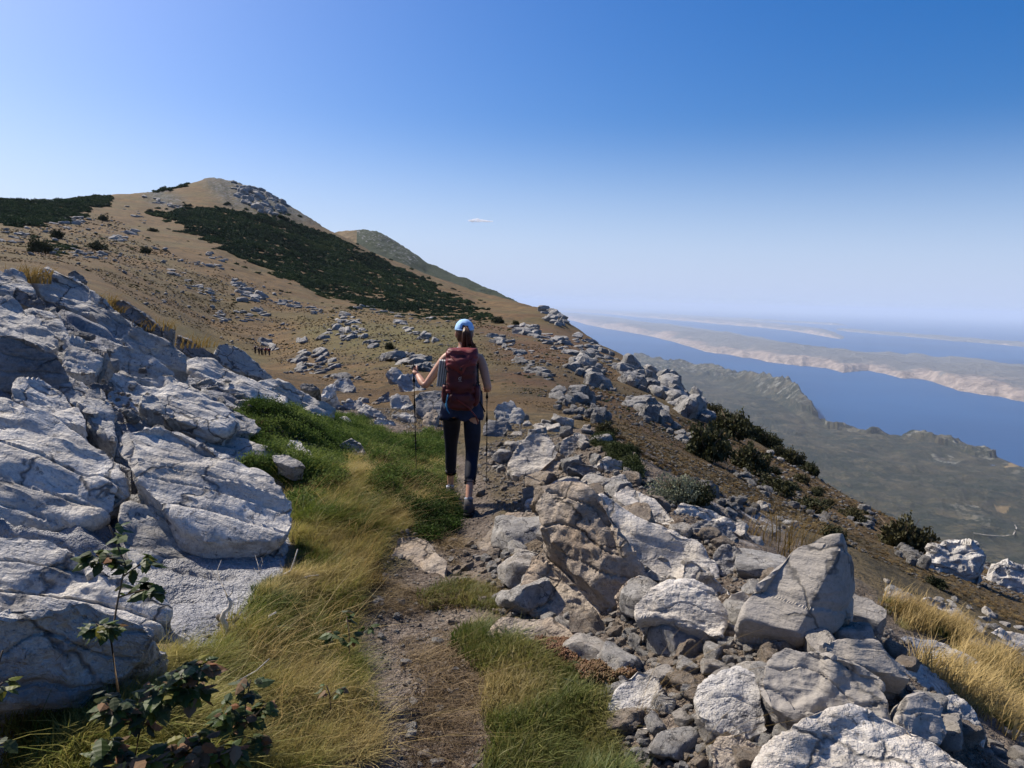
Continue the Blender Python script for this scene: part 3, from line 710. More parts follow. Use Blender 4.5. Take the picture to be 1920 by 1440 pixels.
def hero(name, label, cat, outline, N='slab', th=0.4, mat='s', kind='karst', sub=5, lift=0.06, seed=0, anchor='c', back=0.85, r=None, group=None, amt=1.0, ext=None, sharp=48, bed=None):
    """a rock whose face shows the outline (pixels; a third value pushes that corner out of the face, in metres)"""
    n = np.array(NP[N] if isinstance(N, str) else N, float); n /= np.linalg.norm(n)
    ol = np.array([[p[0], p[1]] for p in outline], float); off = np.array([p[2] if len(p) > 2 else 0.0 for p in outline])
    c = ol.mean(0)
    if c[0] > 900 and c[1] > 860: ol = c+(ol-c)*1.10; 
    if anchor == 'b':
        lo = ol[:, 1].max(); k = ol[:, 1] > lo-12; ap = np.array([ol[k, 0].mean(), lo-3])
    else: ap = c
    if r is None:
        for _k in range(12):
            h, ok = hit([ap[0]], [ap[1]+6*_k]); C = h[0]
            if not (c[0] < 640 and c[1] > 495 and math.hypot(C[0], C[1]) > 18.5): break
    else: C = pt(ap[0], ap[1], r)
    C = C + n*lift
    d = ray(ol[:, 0], ol[:, 1]); den = d@n
    rc = np.linalg.norm(C-CAM)
    tt = ((C-CAM)@n)/np.where(np.abs(den) < 1e-3, -1e-3, den)
    t0 = np.linalg.norm(C-CAM)/np.linalg.norm(ray(ap[0], ap[1]))
    tt = np.clip(tt, t0*0.72, t0*1.4)
    A = CAM + d*tt[:, None] + n*off[:, None]
    m = A.mean(0)
    dn = -n*0.75 + np.array([0, 0, -0.4]); dn /= np.linalg.norm(dn)
    B = m + (A-m)*back + dn*th
    pts = np.concatenate([A, B]); 
    if ext is not None: pts = np.concatenate([pts, [pt(*e) for e in ext]])
    Nn, D, cc = hull_planes(pts)
    ex = pts-cc; cov = ex.T@ex/len(ex); ev, Rm = np.linalg.eigh(cov); axes = np.sqrt(np.maximum(ev, 1e-6)); axes = axes/axes.max(); axes = np.maximum(axes, 0.3)
    V, Fq = star(Nn, D, axes, sub, sharp, Rm)
    if np.linalg.det(Rm) < 0: Fq = Fq[:, ::-1]
    size = 2*np.sqrt(np.sort(ev)[1]*np.sort(ev)[2])**0.5*1.3; size = max(size, 0.05)
    al = LD if (name == 'limestone_slab' and kind == 'karst' and c[0] < 700) else None
    if al is not None and bed is None: bed = np.cross(LD, n)
    V = rough(V, Fq, size, kind, seed or int(c[0]*7+c[1]) % 9973, bed, amt, al)
    W = V+cc; base = np.array([cc[0], cc[1], W[:, 2].min()])
    o = rockobj(name, W-base, Fq, base, MATS[mat])
    for a_, b_ in SHORT:
        if label.startswith(a_): HEROPX.append((float(c[0]), float(c[1]), b_))
    tag(o, label, cat, group); return o

SHORT = [('biggest brown', 'biggest brown boulder'), ('brown rough slab leaning', 'leaning brown slab'), ('long white topped', 'long white boulder'), ('grainy flat stepping', 'grainy stepping slab'),
 ('bright white boulder', 'bright white boulder'), ('pointed pale fin', 'pointed fin'), ('small brown cubic', 'brown cubic block'), ('tall grey pyramid', 'pyramid boulder'), ('thick tapered', 'tapered slab'),
 ('grey wedge slab', 'wedge slab'), ('broad grey boulder', 'broad grey boulder'), ('pale blocky boulder', 'cracked pale boulder'), ('very large white', 'very large white boulder'), ('dark rounded stone', 'dark rounded stone'),
 ('lumpy pale boulder', 'lumpy pale boulder'), ('grey block with a pale top', 'pale topped block'), ('rounded brown grey', 'rounded bottom stone'), ('flat pale slab flush', 'cracked trail slab'), ('worn brownish', 'worn bedrock slab'),
 ('white patchy', 'white patchy boulder'), ('tilted triangular', 'triangular brown block'), ('long low dark bar', 'dark bar stone'), ('small white angular', 'small white stone'), ('rough dark grey lump', 'rough dark lump'),
 ('huge pale pitted', 'huge pitted slab'), ('large pitted pale', 'slab over the grass'), ('massive pale slab', 'massive pale slab'), ('smooth grey slab in', 'shaded smooth slab'), ('dark rough rounded', 'dark left edge boulder'),
 ('pale oval', 'pale oval block'), ('long pale slab forming', 'ridge top slab'), ('bright edged', 'bright edged slab'), ('wedge shaped', 'wedge shaped slab'), ('upright narrow', 'upright narrow stone'), ('broad rough slab', 'broad layered slab'),
 ('hump backed', 'ridge hump'), ('long pale slab running', 'long descending slab'), ('lowest pale', 'lowest ridge slab'), ('flat white speckled', 'speckled slab'), ('smooth leaning', 'leaning flat slab'), ('pale flat slab on the grassy', 'pale grassy slope slab'),
 ('pale knobbly', 'knobbly crag'), ('long white low stone', 'long low white stone'), ('rounded top boulder', 'heap beyond the hiker'), ('pale rock step', 'rock step'), ('low blue grey', 'low blue grey boulder'), ('pale block at the ridge', 'ridge end block')]
HEROPX = []
def near_label(look, noun, h):
    px, py, _ = project(np.array([h])); px, py = float(px[0]), float(py[0]); b = min(HEROPX, key=lambda q: (q[0]-px)**2+(q[1]-py)**2)
    dx, dy = px-b[0], py-b[1]; dd = math.hypot(dx, dy)
    side = ('left' if dx < 0 else 'right')+' of' if abs(dx) > abs(dy)*2 else (('above' if dy < 0 else 'below') if abs(dy) > abs(dx)*2 else ('above' if dy < 0 else 'below')+' and '+('left' if dx < 0 else 'right')+' of')
    return '%s %s %s%s the %s' % (look, noun, 'close ' if dd < 70 else '', side, b[2])
# ---- left slope: the big tilted slabs
S_ = 'limestone_slab'; B_ = 'boulder'
hero(S_, 'huge pale pitted limestone slab at the left edge with an overhanging lower lip', 'rock slab', [(-160,745),(15,732),(110,790),(205,855),(238,898),(222,948),(165,980),(60,972),(-160,962)], 'slab', .42, 'w', 'karst', 6, .10)
hero(S_, 'large pitted pale slab sticking out over the grass, pointing down to the trail', 'rock slab', [(229,796),(290,785),(345,800),(440,868),(505,888),(540,932),(553,990),(520,1010),(435,990),(385,1014),(330,978),(258,925),(243,880)], 'slab', .34, 'w', 'karst', 6, .16)
hero(S_, 'massive pale slab with a dark shaded front face, behind the tall bramble', 'rock slab', [(-160,975),(0,985),(90,1003),(190,1050),(275,1088),(328,1140),(300,1175),(230,1165),(150,1125),(60,1128),(-160,1155)], (.22,-.5,.84), .75, 'w', 'karst', 6, .12, back=.92)
hero(S_, 'dark shaded rock wall under the massive pale slab in the lower left corner', 'rock slab', [(-200,1128),(60,1126),(150,1124),(230,1163),(292,1182),(285,1235),(235,1290),(120,1335),(-200,1350)], (.22,-.95,.12), .5, 's', 'rough', 6, 0, r=2.78, back=1.0)
hero(S_, 'smooth grey slab in the shadow under the overhanging pale slab', 'rock slab', [(225,930),(300,955),(390,1000),(540,995),(548,1060),(490,1110),(440,1190),(390,1250),(320,1180),(260,1090),(205,1010)], (.36,-.3,.88), .4, 's', 'smooth', 6, .01, amt=1.6)
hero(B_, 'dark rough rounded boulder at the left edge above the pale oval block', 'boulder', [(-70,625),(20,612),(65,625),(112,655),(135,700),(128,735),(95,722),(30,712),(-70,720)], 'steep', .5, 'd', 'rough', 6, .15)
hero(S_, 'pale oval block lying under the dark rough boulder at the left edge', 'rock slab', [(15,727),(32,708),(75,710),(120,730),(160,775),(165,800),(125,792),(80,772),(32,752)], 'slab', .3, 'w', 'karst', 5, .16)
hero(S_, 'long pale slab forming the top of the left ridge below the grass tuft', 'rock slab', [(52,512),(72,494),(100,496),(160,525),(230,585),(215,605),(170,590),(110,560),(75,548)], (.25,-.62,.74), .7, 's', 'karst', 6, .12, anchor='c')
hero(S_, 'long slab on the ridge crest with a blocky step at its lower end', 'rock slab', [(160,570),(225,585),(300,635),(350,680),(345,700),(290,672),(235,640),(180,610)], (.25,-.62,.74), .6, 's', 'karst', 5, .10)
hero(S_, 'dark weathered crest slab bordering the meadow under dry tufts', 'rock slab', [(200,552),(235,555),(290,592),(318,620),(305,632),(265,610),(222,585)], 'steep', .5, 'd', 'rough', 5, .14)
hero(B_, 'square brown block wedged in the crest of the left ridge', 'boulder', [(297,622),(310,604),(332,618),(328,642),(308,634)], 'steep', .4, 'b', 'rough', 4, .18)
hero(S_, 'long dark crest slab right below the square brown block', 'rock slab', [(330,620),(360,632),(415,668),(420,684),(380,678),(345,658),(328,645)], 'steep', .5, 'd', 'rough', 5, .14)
hero(S_, 'bright edged slab with a large bluish shaded side in the slab field', 'rock slab', [(222,635),(248,612),(300,630),(350,665),(355,700),(318,690),(255,655),(228,650)], (.35,-.7,.6), .5, 's', 'karst', 5, .22)
hero(S_, 'wedge shaped slab with a smooth shaded front below the bright edged slab', 'rock slab', [(205,700),(206,655),(232,640),(285,665),(340,708),(332,722),(262,700)], (.3,-.78,.55), .5, 's', 'smooth', 5, .2)
hero(B_, 'upright narrow brown stone standing between two shaded slabs', 'boulder', [(172,705),(180,668),(196,650),(204,668),(198,700),(182,714)], 'face', .3, 'b', 'rough', 4, .2)
hero(S_, 'ribbed bulging slab left of the upright narrow stone', 'rock slab', [(116,665),(125,632),(150,632),(190,660),(180,700),(150,695),(122,690)], 'slab', .45, 's', 'karst', 5, .16)
hero(S_, 'broad rough slab with layered steps in the middle of the slab field', 'rock slab', [(188,745),(195,700),(240,698),(330,705),(400,745),(455,790),(420,812),(330,790),(240,775)], 'slab', .4, 'w', 'karst', 6, .10)
hero(B_, 'small boulder casting a shadow on the broad layered slab', 'boulder', [(256,755),(262,738),(290,738),(316,752),(312,768),(280,766)], 'slab', .2, 's', 'rough', 4, .3)
hero(S_, 'hump backed slab on the ridge beside the meadow walkers', 'rock slab', [(396,660),(405,642),(424,637),(460,660),(512,705),(498,718),(455,700),(415,680)], 'steep', .5, 's', 'karst', 5, .18)
hero(S_, 'long pale slab running down from the ridge hump to the gravel', 'rock slab', [(350,672),(395,668),(470,705),(540,745),(535,768),(470,750),(400,712),(355,690)], 'slab', .45, 'w', 'karst', 6, .10)
hero(S_, 'lowest pale slab of the ridge beside the gravel bend of the trail', 'rock slab', [(470,715),(520,708),(580,738),(632,765),(615,782),(560,778),(500,752)], (.2,-.7,.7), .35, 'w', 'karst', 5, .14)
hero(S_, 'pale slab end dipping into the green juniper mat', 'rock slab', [(488,760),(505,735),(540,735),(552,762),(540,770),(505,768)], 'steep', .35, 'w', 'karst', 5, .14)
hero(S_, 'rough rib of rock ending at the upper left corner of the juniper mat', 'rock slab', [(300,770),(345,755),(420,762),(470,780),(500,800),(480,812),(400,800),(330,795)], 'slab', .35, 's', 'karst', 5, .10)
hero(S_, 'dark grey slab under the juniper with its point toward the leaning flat slab', 'rock slab', [(355,800),(420,806),(490,835),(560,868),(570,880),(480,885),(420,862),(370,830)], 'slab', .3, 's', 'karst', 5, .05)
hero(S_, 'bluish slab at the left edge beneath the ridge blocks', 'rock slab', [(-60,560),(20,555),(60,590),(110,640),(105,655),(60,635),(0,615),(-60,620)], 'slab', .45, 's', 'karst', 5, .14)
hero(S_, 'pale layered slab with a stepped edge above the ribbed bulging slab', 'rock slab', [(40,582),(60,572),(115,590),(135,632),(118,640),(80,622)], 'slab', .4, 's', 'karst', 5, .14)
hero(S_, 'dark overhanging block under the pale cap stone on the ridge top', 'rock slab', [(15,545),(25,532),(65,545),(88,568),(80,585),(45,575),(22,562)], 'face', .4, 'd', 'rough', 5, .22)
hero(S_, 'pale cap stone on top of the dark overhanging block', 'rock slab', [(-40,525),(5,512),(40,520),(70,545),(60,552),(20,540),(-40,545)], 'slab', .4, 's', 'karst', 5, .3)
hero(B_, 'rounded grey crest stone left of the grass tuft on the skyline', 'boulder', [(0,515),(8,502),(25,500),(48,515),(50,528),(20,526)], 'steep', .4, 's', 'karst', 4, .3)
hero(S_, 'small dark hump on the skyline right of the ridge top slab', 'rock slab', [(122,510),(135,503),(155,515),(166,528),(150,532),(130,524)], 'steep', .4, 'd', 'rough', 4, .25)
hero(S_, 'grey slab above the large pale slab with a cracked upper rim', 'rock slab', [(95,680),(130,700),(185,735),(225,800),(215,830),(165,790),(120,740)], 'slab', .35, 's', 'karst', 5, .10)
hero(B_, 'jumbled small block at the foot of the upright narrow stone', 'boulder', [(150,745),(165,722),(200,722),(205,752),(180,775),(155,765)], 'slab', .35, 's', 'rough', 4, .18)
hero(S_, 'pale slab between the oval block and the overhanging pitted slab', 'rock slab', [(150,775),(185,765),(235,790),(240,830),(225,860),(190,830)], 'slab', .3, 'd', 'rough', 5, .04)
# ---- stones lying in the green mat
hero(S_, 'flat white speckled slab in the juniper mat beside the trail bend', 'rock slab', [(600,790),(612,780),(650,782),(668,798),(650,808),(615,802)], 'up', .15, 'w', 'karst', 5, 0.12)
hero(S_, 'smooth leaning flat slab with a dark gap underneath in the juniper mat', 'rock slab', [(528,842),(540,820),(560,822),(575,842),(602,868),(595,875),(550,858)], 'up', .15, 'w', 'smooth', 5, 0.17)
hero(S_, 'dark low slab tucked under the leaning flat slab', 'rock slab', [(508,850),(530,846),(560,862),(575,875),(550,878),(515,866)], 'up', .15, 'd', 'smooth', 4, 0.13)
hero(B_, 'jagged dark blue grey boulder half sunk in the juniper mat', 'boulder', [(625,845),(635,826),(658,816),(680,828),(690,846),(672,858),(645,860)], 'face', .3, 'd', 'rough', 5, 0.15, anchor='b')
# ---- right rubble: the named boulders
hero(B_, 'biggest brown rough boulder right of the trail with a coarse broken face', 'boulder', [(1008,940),(1030,915,.06),(1060,903),(1110,915,.1),(1150,945,.12),(1190,1020,.06),(1216,1075),(1190,1110),(1145,1142),(1095,1105,.04),(1020,1035),(1003,990)], (-.28,-.72,.62), .75, 'b', 'rough', 6, .05, anchor='b')
hero(S_, 'brown rough slab leaning against the foot of the biggest boulder', 'rock slab', [(975,1085),(1000,1042),(1030,1040),(1090,1090),(1152,1140),(1120,1158),(1000,1152)], (-.2,-.6,.75), .3, 'b', 'rough', 6, .07, anchor='b')
hero(B_, 'long white topped boulder with a shaded hollow behind the biggest boulder', 'boulder', [(1090,940),(1140,925),(1200,955),(1255,985),(1310,1012),(1342,1050),(1348,1082),(1290,1090),(1225,1062),(1175,1012),(1125,985)], (.1,-.55,.82), .6, 'W', 'smooth', 6, .3, amt=1.4)
hero(S_, 'pale slab lying between the long white boulder and the low bush', 'rock slab', [(1150,925),(1178,910),(1230,932),(1262,968),(1268,990),(1225,970),(1180,948)], (-.1,-.5,.85), .4, 'W', 'smooth', 5, .28)
hero(S_, 'grainy flat stepping slab at the right side of the trail', 'rock slab', [(900,1022),(918,995),(948,964),(1004,962),(1010,1025),(985,1047),(935,1052),(915,1042)], (-.12,-.55,.82), .2, 'b', 'smooth', 5, .06, amt=1.2)
hero(B_, 'bright white boulder with a flat sunlit face in the rubble', 'boulder', [(1192,1132),(1205,1108),(1255,1082),(1300,1092,.06),(1345,1102),(1368,1140),(1366,1186),(1320,1190),(1240,1168),(1200,1158)], (-.1,-.62,.78), .42, 'W', 'rough', 6, .12, anchor='b', amt=.7)
hero(B_, 'pointed pale fin rising behind the bright white boulder', 'boulder', [(1280,1095),(1284,1052),(1300,1050),(1340,1078),(1372,1110),(1380,1140),(1340,1130)], (-.2,-.8,.5), .3, 'w', 'smooth', 5, .12, r=None)
hero(B_, 'small brown cubic block between the biggest and the bright white boulder', 'boulder', [(1150,1115),(1165,1090),(1188,1076),(1224,1098),(1210,1135),(1195,1148),(1160,1146)], (-.2,-.7,.65), .25, 'b', 'rough', 5, .06, anchor='b')
hero(B_, 'round smooth grey cobble stone wedged beside the tall pyramid boulder', 'boulder', [(1364,1135),(1372,1112),(1392,1108),(1412,1125),(1402,1155),(1380,1164)], (-.1,-.8,.5), .2, 'm', 'smooth', 4, .1)
hero(B_, 'tall grey pyramid shaped boulder with a smooth left face and a dark right face', 'boulder', [(1392,1185),(1412,1090),(1470,1040),(1545,1006,.05),(1580,1003,.05),(1622,1050,-.3),(1640,1110,-.35),(1636,1160,-.3),(1570,1180),(1500,1195,.12),(1440,1198)], (-.15,-.85,.45), .75, 'm', 'smooth', 6, .1, anchor='b', sharp=44, amt=.8, ext=[(1560,1012,3.72),(1500,1150,3.45)])
hero(S_, 'thick tapered slab resting against the front of the pyramid boulder', 'rock slab', [(1452,1175),(1480,1140),(1530,1122),(1570,1128),(1602,1150),(1590,1178),(1530,1200),(1468,1198)], (-.1,-.62,.78), .22, 'b', 'rough', 5, .42, amt=.8)
hero(S_, 'grey wedge slab with a sharp underside below the tapered slab', 'rock slab', [(1546,1205),(1575,1190),(1640,1200),(1705,1245),(1702,1268),(1630,1250),(1565,1228)], (.05,-.6,.8), .2, 'm', 'smooth', 5, .35)
hero(B_, 'broad grey boulder with a pitted lit side in the middle of the near rubble', 'boulder', [(1420,1270),(1440,1222),(1470,1202),(1540,1210),(1610,1238,.05),(1665,1280),(1690,1352),(1610,1335),(1500,1352),(1445,1325)], (-.15,-.6,.78), .5, 'm', 'rough', 6, .25, amt=.8)
hero(B_, 'pale blocky boulder with a cracked top, left of the broad grey boulder', 'boulder', [(1310,1298),(1330,1268),(1388,1247),(1414,1262),(1428,1310),(1438,1365),(1395,1378),(1340,1360),(1318,1335)], (-.1,-.62,.78), .35, 'w', 'smooth', 5, .14, amt=1.2)
hero(B_, 'very large white boulder in the bottom right foreground', 'boulder', [(1430,1425),(1478,1358),(1530,1328),(1600,1320),(1680,1345),(1770,1392),(1850,1450),(1900,1560),(1440,1560)], (-.05,-.5,.86), .45, 'W', 'karst', 6, .22, amt=.7)
hero(B_, 'dark rounded stone in shade behind the very large white boulder', 'boulder', [(1690,1345),(1705,1305),(1735,1295),(1770,1318),(1785,1370),(1760,1392),(1715,1375)], (.1,-.75,.6), .3, 'm', 'smooth', 5, .18)
hero(B_, 'lumpy pale boulder right of the dark rounded stone', 'boulder', [(1768,1335),(1775,1305),(1800,1295),(1832,1325),(1850,1375),(1828,1402),(1790,1392)], (.1,-.7,.7), .3, 'w', 'rough', 5, .14)
hero(B_, 'dark flat boulder cut by the right edge of the frame near the bottom', 'boulder', [(1850,1345),(1880,1325),(1990,1330),(1990,1430),(1890,1410)], (.1,-.6,.78), .3, 'm', 'rough', 5, .1)
hero(B_, 'grey block with a pale top at the left rim of the rubble above the root', 'boulder', [(1143,1322),(1160,1285),(1195,1254),(1232,1272),(1245,1305),(1215,1345),(1165,1352)], (-.15,-.6,.78), .28, 'w', 'smooth', 5, .1)
hero(B_, 'rounded brown grey stone at the bottom edge left of the white boulder', 'boulder', [(1333,1400),(1350,1372),(1385,1368),(1420,1392),(1440,1440),(1400,1470),(1340,1450)], (-.1,-.6,.78), .25, 'b', 'rough', 5, .1)
hero(S_, 'flat pale slab flush with the trail, a thin dark crack across it', 'rock slab', [(908,1212),(925,1178),(948,1158),(1035,1155),(1062,1175),(1078,1205),(1040,1222),(960,1222)], (-.05,-.4,.9), .15, 'b', 'smooth', 5, .05)
hero(S_, 'worn brownish bedrock slab in the trail left of the loose stones', 'rock slab', [(728,1045),(738,1005),(770,1000),(808,1006),(838,1050),(836,1092),(800,1114),(752,1108)], (-.1,-.4,.9), .18, 'b', 'smooth', 5, .05)
hero(B_, 'white patchy boulder above the rubble right of the far trekking pole', 'boulder', [(946,872),(962,838),(985,812),(1028,806),(1047,838),(1040,872),(1008,895),(965,892)], (-.15,-.72,.65), .45, 'W', 'karst', 5, .1, anchor='b', amt=.7)
hero(B_, 'grey upright block on the right shoulder of the white patchy boulder', 'boulder', [(1044,845),(1052,820),(1082,810),(1100,826),(1102,856),(1082,868),(1052,862)], (-.1,-.8,.55), .35, 'm', 'rough', 5, .12)
hero(B_, 'tilted triangular brown block in front of the white patchy boulder', 'boulder', [(1008,882),(1035,858),(1056,850),(1068,885),(1050,900),(1018,900)], (-.3,-.7,.6), .25, 'b', 'rough', 5, .14)
hero(S_, 'long low dark bar shaped stone below the grey upright block', 'rock slab', [(1062,880),(1074,864),(1110,868),(1165,884),(1162,898),(1105,900)], (0,-.75,.62), .22, 'd', 'rough', 5, .16)
hero(S_, 'white ridge stone with a blue shaded hollow behind the biggest boulder', 'rock slab', [(1045,915),(1062,905),(1110,902),(1168,890),(1178,908),(1162,934),(1100,922)], (0,-.72,.68), .35, 'W', 'smooth', 5, .2)
hero(S_, 'white lumpy stone at the edge of the rubble beside the green bush', 'rock slab', [(1122,868),(1135,855),(1170,862),(1198,884),(1194,905),(1160,895)], (0,-.72,.68), .35, 'W', 'karst', 5, .16)
hero(B_, 'small white angular stone next to the grainy stepping slab', 'boulder', [(982,948),(990,934),(1006,932),(1016,950),(1008,970),(986,968)], (-.2,-.75,.6), .15, 'W', 'rough', 4, .06)
hero(B_, 'rough dark grey lump behind the long white boulder', 'boulder', [(1290,985),(1315,968),(1365,972),(1392,1005),(1370,1025),(1320,1018)], (0,-.7,.68), .4, 'd', 'rough', 5, .22)
hero(B_, 'dark jagged block between the rough lump and the pyramid boulder', 'boulder', [(1335,1050),(1350,1022),(1385,1020),(1410,1048),(1395,1085),(1355,1082)], (-.1,-.75,.62), .35, 'd', 'rough', 5, .16)
hero(B_, 'white rounded stone peeping over the rubble below the dry grass tuft', 'boulder', [(1392,1012),(1405,1002),(1428,1004),(1434,1018),(1412,1026)], (0,-.75,.62), .25, 'W', 'smooth', 4, .2)
hero(S_, 'white lumpy slab at the rim of the rubble above the rough dark lump', 'rock slab', [(1262,958),(1290,942),(1340,955),(1398,985),(1392,998),(1345,990),(1290,980)], (0,-.65,.75), .35, 'W', 'karst', 5, .16)
hero(S_, 'pale flat slab on the grassy slope right of the pyramid boulder', 'rock slab', [(1665,1200),(1700,1192),(1770,1205),(1830,1240),(1825,1256),(1760,1250),(1690,1232)], (.2,-.5,.82), .25, 'w', 'smooth', 5, .08)
hero(S_, 'blue shaded slope face dropping behind the wedge slab', 'rock slab', [(1690,1250),(1730,1240),(1790,1280),(1835,1345),(1800,1330),(1735,1300)], (.45,-.5,.7), .3, 'w', 'smooth', 5, .06)
hero(B_, 'brown stained low stone on the right slope beside turf', 'boulder', [(1655,1122),(1665,1108),(1700,1108),(1725,1130),(1705,1142),(1670,1138)], (.1,-.6,.78), .25, 'b', 'smooth', 4, .1)
hero(S_, 'long white low stone on the right slope running down to the turf', 'rock slab', [(1715,1128),(1738,1116),(1780,1130),(1830,1168),(1815,1178),(1760,1155)], (.2,-.55,.8), .3, 'W', 'smooth', 5, .1)
hero(S_, 'white low outcrop stone above the golden grass at the right edge', 'rock slab', [(1850,1190),(1880,1180),(1960,1205),(1960,1250),(1900,1228)], (.2,-.55,.8), .3, 'W', 'smooth', 5, .1)
hero(B_, 'pale knobbly crag on the right with deep shaded clefts', 'boulder', [(1740,1052),(1758,1022),(1790,1008),(1822,1020),(1845,1052),(1862,1090),(1830,1100),(1780,1075)], (-.1,-.75,.62), 3.0, 'w', 'karst', 6, .5, anchor='b', amt=1.5)
hero(B_, 'pale crag at the right frame edge below the knobbly crag', 'boulder', [(1858,1098),(1872,1062),(1900,1050),(1960,1060),(1960,1130),(1890,1118)], (-.1,-.75,.62), 2.2, 'w', 'karst', 5, .4, anchor='b', amt=1.5)
# ---- the boulder heap beyond the hiker's left arm
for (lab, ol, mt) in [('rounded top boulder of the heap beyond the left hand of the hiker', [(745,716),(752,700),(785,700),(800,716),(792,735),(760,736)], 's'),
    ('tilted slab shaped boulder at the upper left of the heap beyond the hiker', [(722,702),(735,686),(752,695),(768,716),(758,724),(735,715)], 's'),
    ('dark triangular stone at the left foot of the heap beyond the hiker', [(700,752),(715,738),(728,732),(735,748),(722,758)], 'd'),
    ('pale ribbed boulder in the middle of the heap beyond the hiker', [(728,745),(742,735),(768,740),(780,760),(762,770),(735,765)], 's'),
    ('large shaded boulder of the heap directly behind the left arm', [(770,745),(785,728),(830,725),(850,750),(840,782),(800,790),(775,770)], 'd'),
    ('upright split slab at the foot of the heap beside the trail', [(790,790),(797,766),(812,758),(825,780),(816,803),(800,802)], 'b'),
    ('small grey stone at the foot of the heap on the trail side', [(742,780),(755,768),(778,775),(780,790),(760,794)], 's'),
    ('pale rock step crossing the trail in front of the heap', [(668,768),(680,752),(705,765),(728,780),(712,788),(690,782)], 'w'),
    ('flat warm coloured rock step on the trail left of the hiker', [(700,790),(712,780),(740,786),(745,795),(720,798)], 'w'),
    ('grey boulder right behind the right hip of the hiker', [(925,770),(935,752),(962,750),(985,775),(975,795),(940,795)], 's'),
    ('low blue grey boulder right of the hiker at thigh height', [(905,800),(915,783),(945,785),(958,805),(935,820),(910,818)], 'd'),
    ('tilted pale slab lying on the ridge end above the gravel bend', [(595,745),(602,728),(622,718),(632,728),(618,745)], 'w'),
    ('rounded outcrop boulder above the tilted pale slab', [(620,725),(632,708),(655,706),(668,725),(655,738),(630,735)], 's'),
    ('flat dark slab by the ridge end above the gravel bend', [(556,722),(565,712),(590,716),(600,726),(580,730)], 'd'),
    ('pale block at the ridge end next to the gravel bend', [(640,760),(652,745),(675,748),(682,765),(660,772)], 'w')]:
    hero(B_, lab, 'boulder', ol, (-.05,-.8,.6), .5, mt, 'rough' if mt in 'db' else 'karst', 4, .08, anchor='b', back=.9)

# ---- loose stones: shared shapes, every stone an object of its own
def rand_rock(seed, axes, sub, kind, flat=False):
    rng = np.random.RandomState(seed); k = rng.randint(9, 15)
    Nn = rng.normal(size=(k, 3)); Nn /= np.linalg.norm(Nn, axis=1)[:, None]
    Nn = np.concatenate([Nn, [[0, 0, 1], [0, 0, -1], [1, .1, 0], [-1, .1, .1], [0, 1, .2], [0, -1, .1]]])
    a = np.asarray(axes); D = np.linalg.norm(Nn*a, axis=1)*rng.uniform(0.62, 0.95, len(Nn))
    V, Fq = star(Nn, D, a, sub, 50)
    V = rough(V, Fq, float(np.mean(a))*1.6, kind, seed)
    V -= np.array([0, 0, V[:, 2].min()*0.72])
    return V, Fq
STONES = {}
for key, mt in (('s', M_SLAB), ('w', M_SLABW), ('b', M_BROWN), ('m', M_SMOOTH), ('d', M_DARK), ('W', M_WHITE)):
    STONES[key] = []
    for j in range(4):
        rng = random.Random(hash_ := ord(key)*31+j)
        ax = (1, rng.uniform(.6, .95), rng.uniform(.4, .75)); V, Fq = rand_rock(ord(key)*7+j*3, ax, 4, 'rough' if key in 'bd' else 'smooth')
        me = mesh_np('stone', V, Fq, mt, True)
        try: me.set_sharp_from_angle(angle=math.radians(34))
        except Exception: pass
        STONES[key].append(me)
R_ = random.Random(11)
STONEPTS = []
def scatter(poly, n, smin, smax, keys, name, label, cat, group, meshes=STONES, seed=1, sink=0.12, align=0.5, mind=0.8, elong=1.0, yaw=None, near=None):
    """stones set down one by one on the ground inside a pixel polygon; sizes in photo pixels"""
    rng = random.Random(seed); xs = [p[0] for p in poly]; ys = [p[1] for p in poly]; made = 0; tries = 0; cand = []
    while len(cand) < n*14:
        x, y = rng.uniform(min(xs), max(xs)), rng.uniform(min(ys), max(ys))
        if inpoly(np.array([x]), np.array([y]), poly)[0]: cand.append((x, y))
    H, ok = hit([c[0] for c in cand], [c[1] for c in cand]); out = []
    for (x, y), h, o in zip(cand, H, ok):
        if made >= n: break
        if not o: continue
        u = rng.random()**2.2; px = smin+(smax-smin)*u
        d = float((h-CAM)@_f); s = px*d/F*0.5
        if any(abs(h[0]-q[0]) < (s+q[2])*mind and abs(h[1]-q[1]) < (s+q[2])*mind for q in STONEPTS): continue
        STONEPTS.append((h[0], h[1], s))
        key = rng.choice(keys); me = rng.choice(meshes[key])
        o_ = bpy.data.objects.new(name, me); COL.objects.link(o_)
        nrm = gnormal(h[0], h[1]); nz_ = (nrm*align+Vector((0, 0, 1-align))).normalized()
        q = nz_.to_track_quat('Z', 'Y'); q = q @ Euler((rng.uniform(-.35, .35), rng.uniform(-.35, .35), yaw+rng.uniform(-.3, .3) if yaw is not None else rng.uniform(0, 6.28))).to_quaternion()
        o_.rotation_mode = 'QUATERNION'; o_.rotation_quaternion = q
        o_.scale = (s*elong, s, s*rng.uniform(.75, 1.1)); o_.location = (h[0], h[1], float(gz(h[0], h[1]))-s*sink)
        look = {'s': 'grey', 'w': 'pale grey', 'b': 'brown rough', 'm': 'smooth dull grey', 'd': 'dark weathered', 'W': 'whitish'}[key]
        big = 'large' if u > .55 else ('mid sized' if u > .15 else 'small')
        tag(o_, near_label(big+' '+look, {'boulder': 'chunk', 'stone': 'stone', 'rock slab': 'elongated block'}[cat], h), cat, group); made += 1; out.append(o_)
    return out
SLABF = {'s': [], 'w': [], 'd': []}
for key, mt in (('s', M_SLAB), ('w', M_SLABW), ('d', M_DARK)):
    for j in range(4):
        V, Fq = rand_rock(900+ord(key)+j, (1, .42, .26), 5, 'karst'); me = mesh_np('limestone_slab', V, Fq, mt, True); SLABF[key].append(me)
